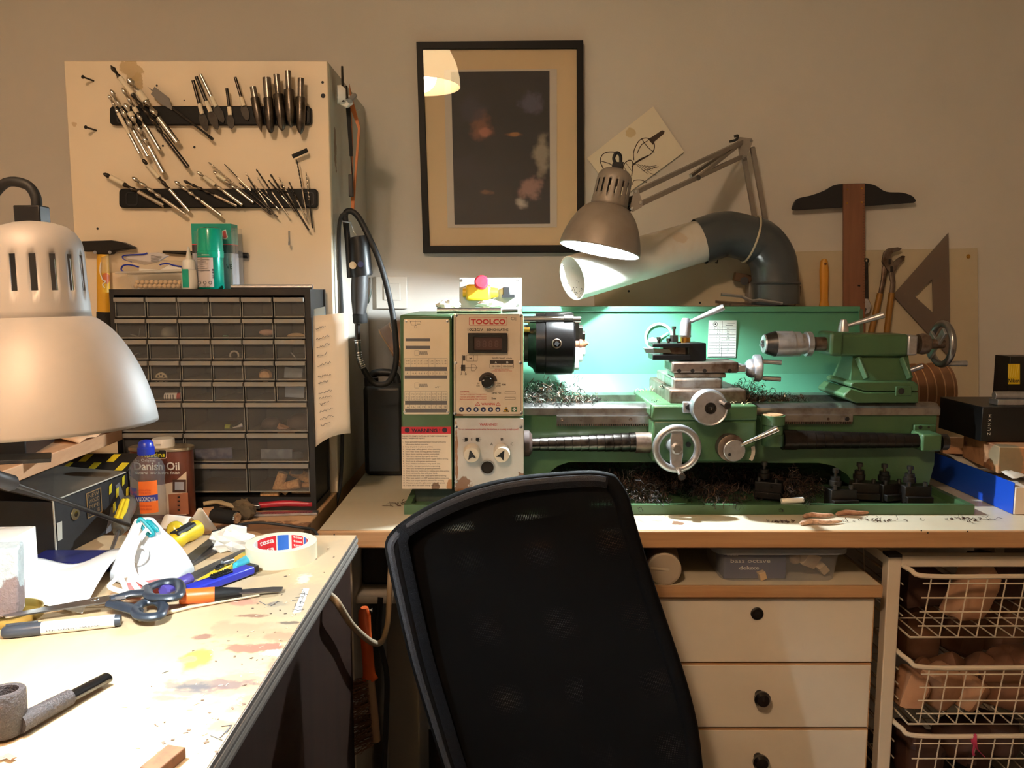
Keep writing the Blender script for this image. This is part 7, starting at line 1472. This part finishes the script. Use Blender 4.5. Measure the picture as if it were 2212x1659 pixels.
pbx = thing('pedal_box', 'dark blue printed box lying inside the plastic tub', 'box', (xa + .06, 1.5, uz))
obj('box_body', MB().bb(xa + .012, xa + .125, 1.419, 1.475, uz + .002, uz + .052), mat('navy_box', (58, 66, 100), .5), pbx, bevel=.001)
b = MB(); b.text('bass octave', V(xa + .024, 1.419, uz + .032), (1, 0, 0), (0, 0, 1), .0072, .072, bold=.006); b.text('deluxe', V(xa + .040, 1.419, uz + .019), (1, 0, 0), (0, 0, 1), .0072, .036, bold=.006); b.text('MXR', V(xa + .020, 1.419, uz + .0455), (1, 0, 0), (0, 0, 1), .005, .014, bold=.01)
obj('lettering', b, M_white, pbx)
obj('logo_outline', MB().ring([V(x, 1.419, z) for x, z in rrect(xa + .018, uz + .0440, xa + .037, uz + .0518, .001)], [V(x, 1.419, z) for x, z in rrect(xa + .0187, uz + .0447, xa + .0363, uz + .0511, .001)], (0, -.0003, 0)), M_white, pbx)
for i, (fx, s3, lb) in enumerate(((.145, (.022, .022, .022), 'round pale wood ball in the plastic tub'), (.170, (.034, .02, .026), 'angular pale wood chip in the plastic tub'), (.195, (.018, .018, .014), 'small wood cube in the plastic tub'), (.080, (.014, .014, .012), 'tiny wood piece before the blue box in the tub'))):
    c = V(xa + fx, 1.432 if i < 3 else 1.4165, uz + (.036 if i < 2 else .018 if i == 2 else .010))
    if i == 0: o_ = MB().sphere(c, .011, 14, 10)
    else: o_ = MB().box(c, s3, Euler((.3, .4 * i, .5)).to_matrix())
    obj('wood_scrap', o_, mat('scrap_wood', (196, 170, 134), .7), label=lb, cat='wood scrap')
for i, (x0_, y0_, lb, r_) in enumerate(((1434, 1240, 'grey cardboard tube with taped end on the drawer unit', .029), (1362, 1216, 'darker cardboard tube behind the chair on the drawer unit', .026))):
    c = V(W(x0_, y0_, 1.40).x, 1.395, uz + r_); e = c + V(.05, .38, 0)
    t = thing('cardboard_tube', lb, 'tube', c); obj('tube_body', MB().cyl(c, e, r_, n=28), mat('tube_card%d' % i, [(150, 124, 98), (110, 92, 76)][i], .6, noise=(20, (130, 106, 84), .5)), t)
    a = (c - e).normalized(); obj('taped_end', MB().lathe(c - a * .006, a, [(0, r_ * 1.02), (.008, r_ * 1.02), (.009, r_ * .9), (.0085, 0)], 28), mat('tape_end%d' % i, [(164, 150, 130), (60, 56, 52)][i], .4), t); obj('tape_strip', MB().box(c + a * .0035, (r_ * 1.7, .0006, .004), Euler((0, .1, 0)).to_matrix()), mat('tape_strip', (190, 176, 150), .4), t)
# ------------------------------------------------------------------ wire basket unit
BF2 = 1.42
bu = thing('basket_unit', 'white metal frame unit with sliding wire baskets under the workbench', 'basket unit', (.88, 1.6, 0))
M_bw = mat('white_enamel', (214, 200, 178), .45)
fx0 = W(1919, 1220, BF2).x; fx1 = 1.17; fz = W(0, 1200, BF2).z; ps = .024
obj('front_post', MB().bb(fx0, fx0 + ps, BF2, BF2 + ps, 0, fz - .004), M_bw, bu, bevel=.002); obj('front_post', MB().bb(fx1 - ps, fx1, BF2, BF2 + ps, 0, fz - .004), M_bw, bu, bevel=.002)
for x in (fx0, fx1 - ps): obj('rear_post', MB().bb(x, x + ps, 1.86, 1.86 + ps, 0, fz - .004), M_bw, bu, bevel=.002); obj('top_side_rail', MB().bb(x + .002, x + ps - .002, BF2 + ps, 1.86, fz - .022, fz - .004), M_bw, bu)
obj('top_front_rail', MB().bb(fx0 + ps, fx1 - ps, BF2, BF2 + ps, fz - .022, fz - .002), M_bw, bu, bevel=.002); obj('top_rear_rail', MB().bb(fx0 + ps, fx1 - ps, 1.86, 1.86 + ps, fz - .022, fz - .002), M_bw, bu)
for x in (fx0, fx1 - ps): obj('corner_cap', MB().bb(x - .0005, x + ps + .0005, BF2 - .0005, BF2 + ps + .0005, fz - .004, fz + .002), M_black, bu, bevel=.001)
def basket(ytop, ybot, label, dy=0.0):
    zt_, zb_ = W(0, ytop, BF2 - .03 - dy).z, W(0, ybot, BF2 - .02 - dy).z
    t = thing('wire_basket', label, 'basket', ((fx0 + fx1) / 2, 1.6, zb_))
    xl, xr, yf, yb = fx0 + ps + .006, fx1 - ps - .006, BF2 - .03 - dy, 1.84 - dy
    rim = spline([V(xl - .004, BF2 + .02, zt_ + .010), V(xl + .004, yf + .016, zt_ + .006), V(xl + .03, yf, zt_), V((xl + xr) / 2, yf, zt_), V(xr - .03, yf, zt_), V(xr - .004, yf + .016, zt_ + .006), V(xr + .004, BF2 + .02, zt_ + .010)], 5)
    obj('front_rim', MB().tube(rim, .0045, 8), M_bw, t); obj('side_rim', MB().tube([V(xl - .004, BF2 + .02, zt_ + .010), V(xl - .004, yb, zt_ + .010), V(xr + .004, yb, zt_ + .010), V(xr + .004, BF2 + .02, zt_ + .010)], .004, 8), M_bw, t)
    ins = .022; n = 0
    x = xl + .034
    def wire(pts, nm='wire', r=.0014): obj(nm, MB().tube(pts, r, 6), M_bw, t)
    k = 0
    while x < xr - .02:
        wire([V(x, yf, zt_), V(x - .006, yf + ins * .6, zb_), V(x - .006, yb - .01, zb_)]); x += .0335; k += 1
    for j in range(4): z = zt_ + (zb_ - zt_) * (j + .5) / 4.3; wire([V(xl + .02, yf + ins * .6 * (j + .5) / 4.3, z), V(xr - .02, yf + ins * .6 * (j + .5) / 4.3, z)], 'cross_wire')
    wire([V(xl + .008, yb, zb_), V(xl + .008, yf + ins * .6, zb_), V(xr - .008, yf + ins * .6, zb_), V(xr - .008, yb, zb_)], 'bottom_wire', .0020)
    for y in (yf + .10, yf + .2, yf + .3): wire([V(xl - .002, y, zt_ + .01), V(xl + .008, y, zb_), V(xr - .008, y, zb_), V(xr, y, zt_ + .01)], 'cross_wire')
    for j in range(1, 4): z = zt_ + (zb_ - zt_) * j / 4; wire([V(xl + .002 + .005 * j / 4, BF2 + .01, z), V(xl + .002 + .005 * j / 4, yb, z)], 'side_wire')
    return zt_, zb_, xl, xr
B1 = basket(1245, 1378, 'upper wire basket holding one pale wood offcut and dark blocks')
B2 = basket(1442, 1566, 'middle wire basket filled with pale wood offcuts', .012)
B3 = basket(1590, 1730, 'lower wire basket with dark wood blocks and a pink ribbon', .0)
r_ = random.Random(12)
def chunk(label, c, s3, rot, m_, grp):
    b = MB().sphere(c, 1, 10, 7); R_ = Euler(rot).to_matrix()
    q = [(-1, 1)[r_.random() > .5] for _ in range(3)]
    for i, v in enumerate(b.v):
        o = v - c; o = Vector([math.copysign(abs(t) ** .45, t) for t in o]); o = Vector((o.x * s3[0], o.y * s3[1], o.z * s3[2] * (1 + .25 * o.x * q[0]))) * (.92 + .12 * r_.random()); b.v[i] = c + R_ @ o
    return obj('wood_offcut', b, m_, label=label, cat='wood offcut', group=grp, smooth=35)
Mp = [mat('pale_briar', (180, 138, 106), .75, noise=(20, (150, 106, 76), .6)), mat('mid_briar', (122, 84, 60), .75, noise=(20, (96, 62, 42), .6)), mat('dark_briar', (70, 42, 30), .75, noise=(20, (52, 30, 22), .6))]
zb = B1[1]
chunk('pale angular wood offcut leaning in the upper basket', V(W(2105, 1330, 1.46).x, 1.47, zb + .062), (.034, .03, .058), (0, .5, .2), Mp[0], None)
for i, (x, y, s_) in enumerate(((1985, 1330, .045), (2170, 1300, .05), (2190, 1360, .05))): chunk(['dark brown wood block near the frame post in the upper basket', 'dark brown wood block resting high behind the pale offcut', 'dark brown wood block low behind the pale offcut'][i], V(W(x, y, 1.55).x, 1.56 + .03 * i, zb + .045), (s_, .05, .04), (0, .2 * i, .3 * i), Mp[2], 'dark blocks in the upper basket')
zb = B2[1]
for i, (x, y, sx, sz, rot, m_) in enumerate(((1965, 1530, .026, .034, .3, 0), (2030, 1535, .034, .040, -.3, 0), (2090, 1540, .028, .030, .1, 0), (2000, 1490, .030, .028, .6, 1), (2050, 1480, .034, .03, -.5, 1), (2115, 1495, .034, .034, .9, 1), (2160, 1480, .030, .04, .2, 1), (2165, 1540, .045, .030, 0, 1), (2200, 1500, .03, .05, .1, 1))):
    d_ = 1.455 if i in (0, 1, 2, 7) else 1.52; c = W(x, y, d_); chunk(['smooth pale offcut by the post in the middle basket', 'largest pale offcut in the middle basket', 'squat pale offcut beside the largest one', 'brown offcut behind the smooth pale one', 'brown offcut behind the largest pale one', 'tilted brown offcut in the middle of the pile', 'upright brown offcut beside the tilted one', 'long flat brown offcut on the basket floor', 'tall brown offcut at the far end of the pile'][i], V(c.x, d_, max(c.z, zb + sz + .003)), (sx, .03, sz), (.2 * i, rot, .4 * i), Mp[m_], 'pale offcuts in the middle basket' if m_ == 0 else 'brown offcuts in the middle basket')
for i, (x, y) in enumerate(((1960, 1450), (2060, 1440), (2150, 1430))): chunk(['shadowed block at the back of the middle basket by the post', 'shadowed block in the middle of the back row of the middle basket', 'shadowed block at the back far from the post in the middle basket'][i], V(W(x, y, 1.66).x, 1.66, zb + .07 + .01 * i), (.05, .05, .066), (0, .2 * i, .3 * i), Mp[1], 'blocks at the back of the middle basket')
zb = B3[1]
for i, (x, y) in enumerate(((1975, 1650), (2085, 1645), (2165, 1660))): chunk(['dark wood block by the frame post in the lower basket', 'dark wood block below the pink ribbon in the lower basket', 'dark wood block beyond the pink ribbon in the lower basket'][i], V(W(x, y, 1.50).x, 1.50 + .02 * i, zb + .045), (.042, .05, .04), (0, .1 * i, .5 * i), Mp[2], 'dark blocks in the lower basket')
obj('pink_ribbon', MB().tube(spline([W(2108, 1585, 1.385), W(2104, 1600, 1.383), W(2108, 1615, 1.384), W(2128, 1636, 1.385)], 4), [.001, .003, .004, .005, .006, .006, .006, .005, .004, .003, .002, .002, .001][:13], 6, flat=.0006).tube([W(2106, 1606, 1.383), W(2102, 1625, 1.383), W(2104, 1632, 1.384)], .0024, 6, flat=.0006), mat('pink_cloth', (176, 50, 84), .8), label='pink ribbon tied to the lower basket wires', cat='ribbon')
# ------------------------------------------------------------------ office chair
oc = thing('office_chair', 'black mesh-back office chair standing before the lathe', 'office chair', (.12, .92, 0))
def cd(px, py): return 1.17 + .00016 * (px - 1100) - .045 * ((px - 1130) / 280.0) ** 2 + .00010 * (py - 1200)
Lc = spline([Vector((x, y, 0)) for x, y in ((868, 1152), (852, 1172), (853, 1200), (872, 1290), (902, 1420), (938, 1540), (975, 1659), (1000, 1725))], 5)
Rc = spline([Vector((x, y, 0)) for x, y in ((1318, 1040), (1340, 1075), (1352, 1120), (1388, 1240), (1432, 1370), (1468, 1480), (1494, 1590), (1506, 1725))], 5)
Tc = spline([Vector((x, y, 0)) for x, y in ((868, 1152), (900, 1128), (960, 1095), (1030, 1067), (1110, 1048), (1200, 1038), (1280, 1034), (1318, 1040))], 5)
nL = len(Lc)
def chairpt(u, v, off=0.0):
    iv = v * (nL - 1); i = min(int(iv), nL - 2); f = iv - i; l = Lc[i].lerp(Lc[i + 1], f); r2 = Rc[i].lerp(Rc[i + 1], f); p = l.lerp(r2, u)
    iu = u * (len(Tc) - 1); j = min(int(iu), len(Tc) - 2); tpt = Tc[j].lerp(Tc[j + 1], iu - j); lt = Lc[0].lerp(Rc[0], u); k = max(0, 1 - v * 3.0) ** 2
    p = p + (tpt - lt) * k
    return W(p.x, p.y, cd(p.x, p.y) + off)
mm = bpy.data.materials.new('black_mesh_fabric'); mm.use_nodes = True; N = mm.node_tree.nodes; L_ = mm.node_tree.links; bs = N['Principled BSDF']; bs.inputs['Base Color'].default_value = rgb(9, 9, 10); bs.inputs['Roughness'].default_value = .9; bs.inputs['Specular IOR Level'].default_value = .15
uvn = N.new('ShaderNodeUVMap'); sep = N.new('ShaderNodeSeparateXYZ'); L_.new(uvn.outputs[0], sep.inputs[0])
fs_ = []
for ax_, fq in (('X', 150.0), ('Y', 260.0)):
    m1 = N.new('ShaderNodeMath'); m1.operation = 'MULTIPLY'; m1.inputs[1].default_value = fq; L_.new(sep.outputs[ax_], m1.inputs[0])
    m2 = N.new('ShaderNodeMath'); m2.operation = 'FRACT'; L_.new(m1.outputs[0], m2.inputs[0])
    m3 = N.new('ShaderNodeMath'); m3.operation = 'LESS_THAN'; m3.inputs[1].default_value = .24; L_.new(m2.outputs[0], m3.inputs[0]); fs_.append(m3)
mu = N.new('ShaderNodeMath'); mu.operation = 'MULTIPLY'; L_.new(fs_[0].outputs[0], mu.inputs[0]); L_.new(fs_[1].outputs[0], mu.inputs[1])
tr = N.new('ShaderNodeBsdfTransparent'); mx = N.new('ShaderNodeMixShader'); L_.new(mu.outputs[0], mx.inputs[0]); L_.new(bs.outputs[0], mx.inputs[1]); L_.new(tr.outputs[0], mx.inputs[2]); L_.new(mx.outputs[0], N['Material Output'].inputs[0])
def sheet(name, off, sx=1.0):
    nu, nv = 30, 40; o_ = obj(name, MB().grid(lambda u, v: chairpt(u, v, off), nu, nv), mm, oc, smooth=80)
    uv = o_.data.uv_layers.new(name='UVMap')
    for p in o_.data.polygons:
        for li in p.loop_indices:
            vi = o_.data.loops[li].vertex_index; uv.data[li].uv = ((vi // nv) / (nu - 1) * sx, (vi % nv) / (nv - 1) * sx)
sheet('mesh_panel', 0.0); sheet('mesh_panel', .016, 1.022)
edge = [chairpt(0, 1 - k / 24, .008) for k in range(25)] + [chairpt(k / 20, 0, .008) for k in range(1, 21)] + [chairpt(1, k / 24, .008) for k in range(1, 25)]
obj('back_frame', MB().tube(edge, .0125, 12), mat('frame_tube', (12, 12, 13), .8, spec=.1), oc)
edge2 = [p + V(-.002, -.010, .003) for p in edge[:44]]
obj('piping', MB().tube(edge2, .0055, 8), mat('grey_piping', (64, 65, 70), .9, bump=(700, .8), spec=.1), oc)
obj('inner_band', MB().tube([chairpt(.035, 1 - k / 24, -.006) for k in range(25)] + [chairpt(.035 + .93 * k / 20, .012 + .0 * k, -.004) for k in range(1, 21)] , .010, 8, flat=.003), mat('dark_band', (22, 23, 27), .9, bump=(600, .8), spec=.1), oc)
obj('spine', MB().tube([V(.14, 1.27, .70), V(.14, 1.285, .55), V(.14, 1.275, .36), V(.12, 1.1, .335), V(.12, .95, .34)], .022, 12, flat=.012), M_black, oc)
obj('seat', MB().box(V(.12, .90, .41), (.46, .40, .07), Euler((0, 0, .1)).to_matrix()), M_blackm, oc, bevel=.03, seg=4)
obj('gas_lift', MB().cyl(V(.12, .92, .09), V(.12, .92, .38), .025, n=18), M_black, oc)
for k in range(5):
    a = k * 1.2566 + .3; e = V(.12 + .29 * math.cos(a), .92 + .29 * math.sin(a), .075); obj('base_leg', MB().tube([V(.12, .92, .11), e], [.03, .018], 10), M_black, oc)
    obj('castor', MB().cyl(e + V(-.02, 0, -.047), e + V(.02, 0, -.047), .028, n=18), M_black, oc)
# ------------------------------------------------------------------ under the bench, left
obj('white_cable', MB().tube(spline([V(-.262, 1.10, .745), W(724, 1296, 1.10), W(735, 1312, 1.11), W(760, 1350, 1.18), W(795, 1382, 1.26), W(815, 1390, 1.32), W(828, 1380, 1.40), W(838, 1340, 1.45), W(842, 1260, 1.46), W(846, 1180, 1.47)], 6), .0052, 10), mat('cable_cream', (200, 176, 144), .6), label='cream cable drooping from under the plywood desk', cat='cable')
obj('black_power_cable', MB().tube(spline([W(822, 1290, 1.5), W(818, 1370, 1.5), W(828, 1420, 1.5), W(836, 1480, 1.48), W(830, 1659, 1.46), W(828, 1800, 1.44)], 6), .0055, 8), M_rubber, label='black cable hanging under the bench', cat='cable')
d = 1.30
hb_ = thing('hand_brush', 'bench brush with orange handle hanging by the desk side panel', 'brush', W(790, 1640, d))
obj('handle', MB().tube(spline([W(787, 1312, d), W(788, 1350, d), W(793, 1400, d), W(797, 1450, d), W(800, 1470, d)], 4), [.006, .009, .0105, .0105, .0105, .010, .010, .0098, .0098, .0098, .010, .010, .0105, .011, .013, .014, .010][:17], 12, flat=.007), mat('rust_orange', (206, 86, 30), .5), hb_)
br_ = MB(); r_ = random.Random(6)
for i in range(260):
    t = r_.random(); c = W(797 + 12 * t, 1462 + 140 * t, d) + V(0, r_.uniform(-.012, .012), 0); br_.tube([c, c + V(-.035 + r_.uniform(-.012, .012), r_.uniform(-.012, .012), -.014 + r_.uniform(-.012, .012))], .0007, 3, cap=False)
obj('bristles', br_, mat('brown_bristle', (110, 78, 56), .8), hb_, kind='stuff'); obj('brush_back', MB().tube([W(798, 1465, d), W(806, 1530, d), W(812, 1600, d)], .008, 10), mat('brush_wood', (150, 120, 96), .7), hb_)
p = W(803, 1318, 1.30); obj('nail', MB().cyl(W(790, 1318, 1.30), p, .0016, n=8).cyl(p, p + V(.001, 0, 0), .0035, n=8), M_steel, hb_)
obj('grey_box', MB().bb(*(lambda a, b: (a.x, b.x, 1.62, 1.80, .0, a.z))(W(832, 1275, 1.62), W(905, 1500, 1.62))), mat('grey_panel', (120, 116, 108), .6), label='grey box standing in shadow under the bench', cat='box', bevel=.003)
obj('black_device', MB().bb(*(lambda a, b: (a.x, b.x, 1.56, 1.70, .585, a.z))(W(780, 1180, 1.56), W(850, 1290, 1.56))), M_blackm, label='black device under the bench corner', cat='device', bevel=.006)
obj('device_shelf', MB().bb(-.301, -.15, 1.50, 1.80, .570, .584), M_meldark, label='short shelf fixed under the bench corner', cat='shelf')
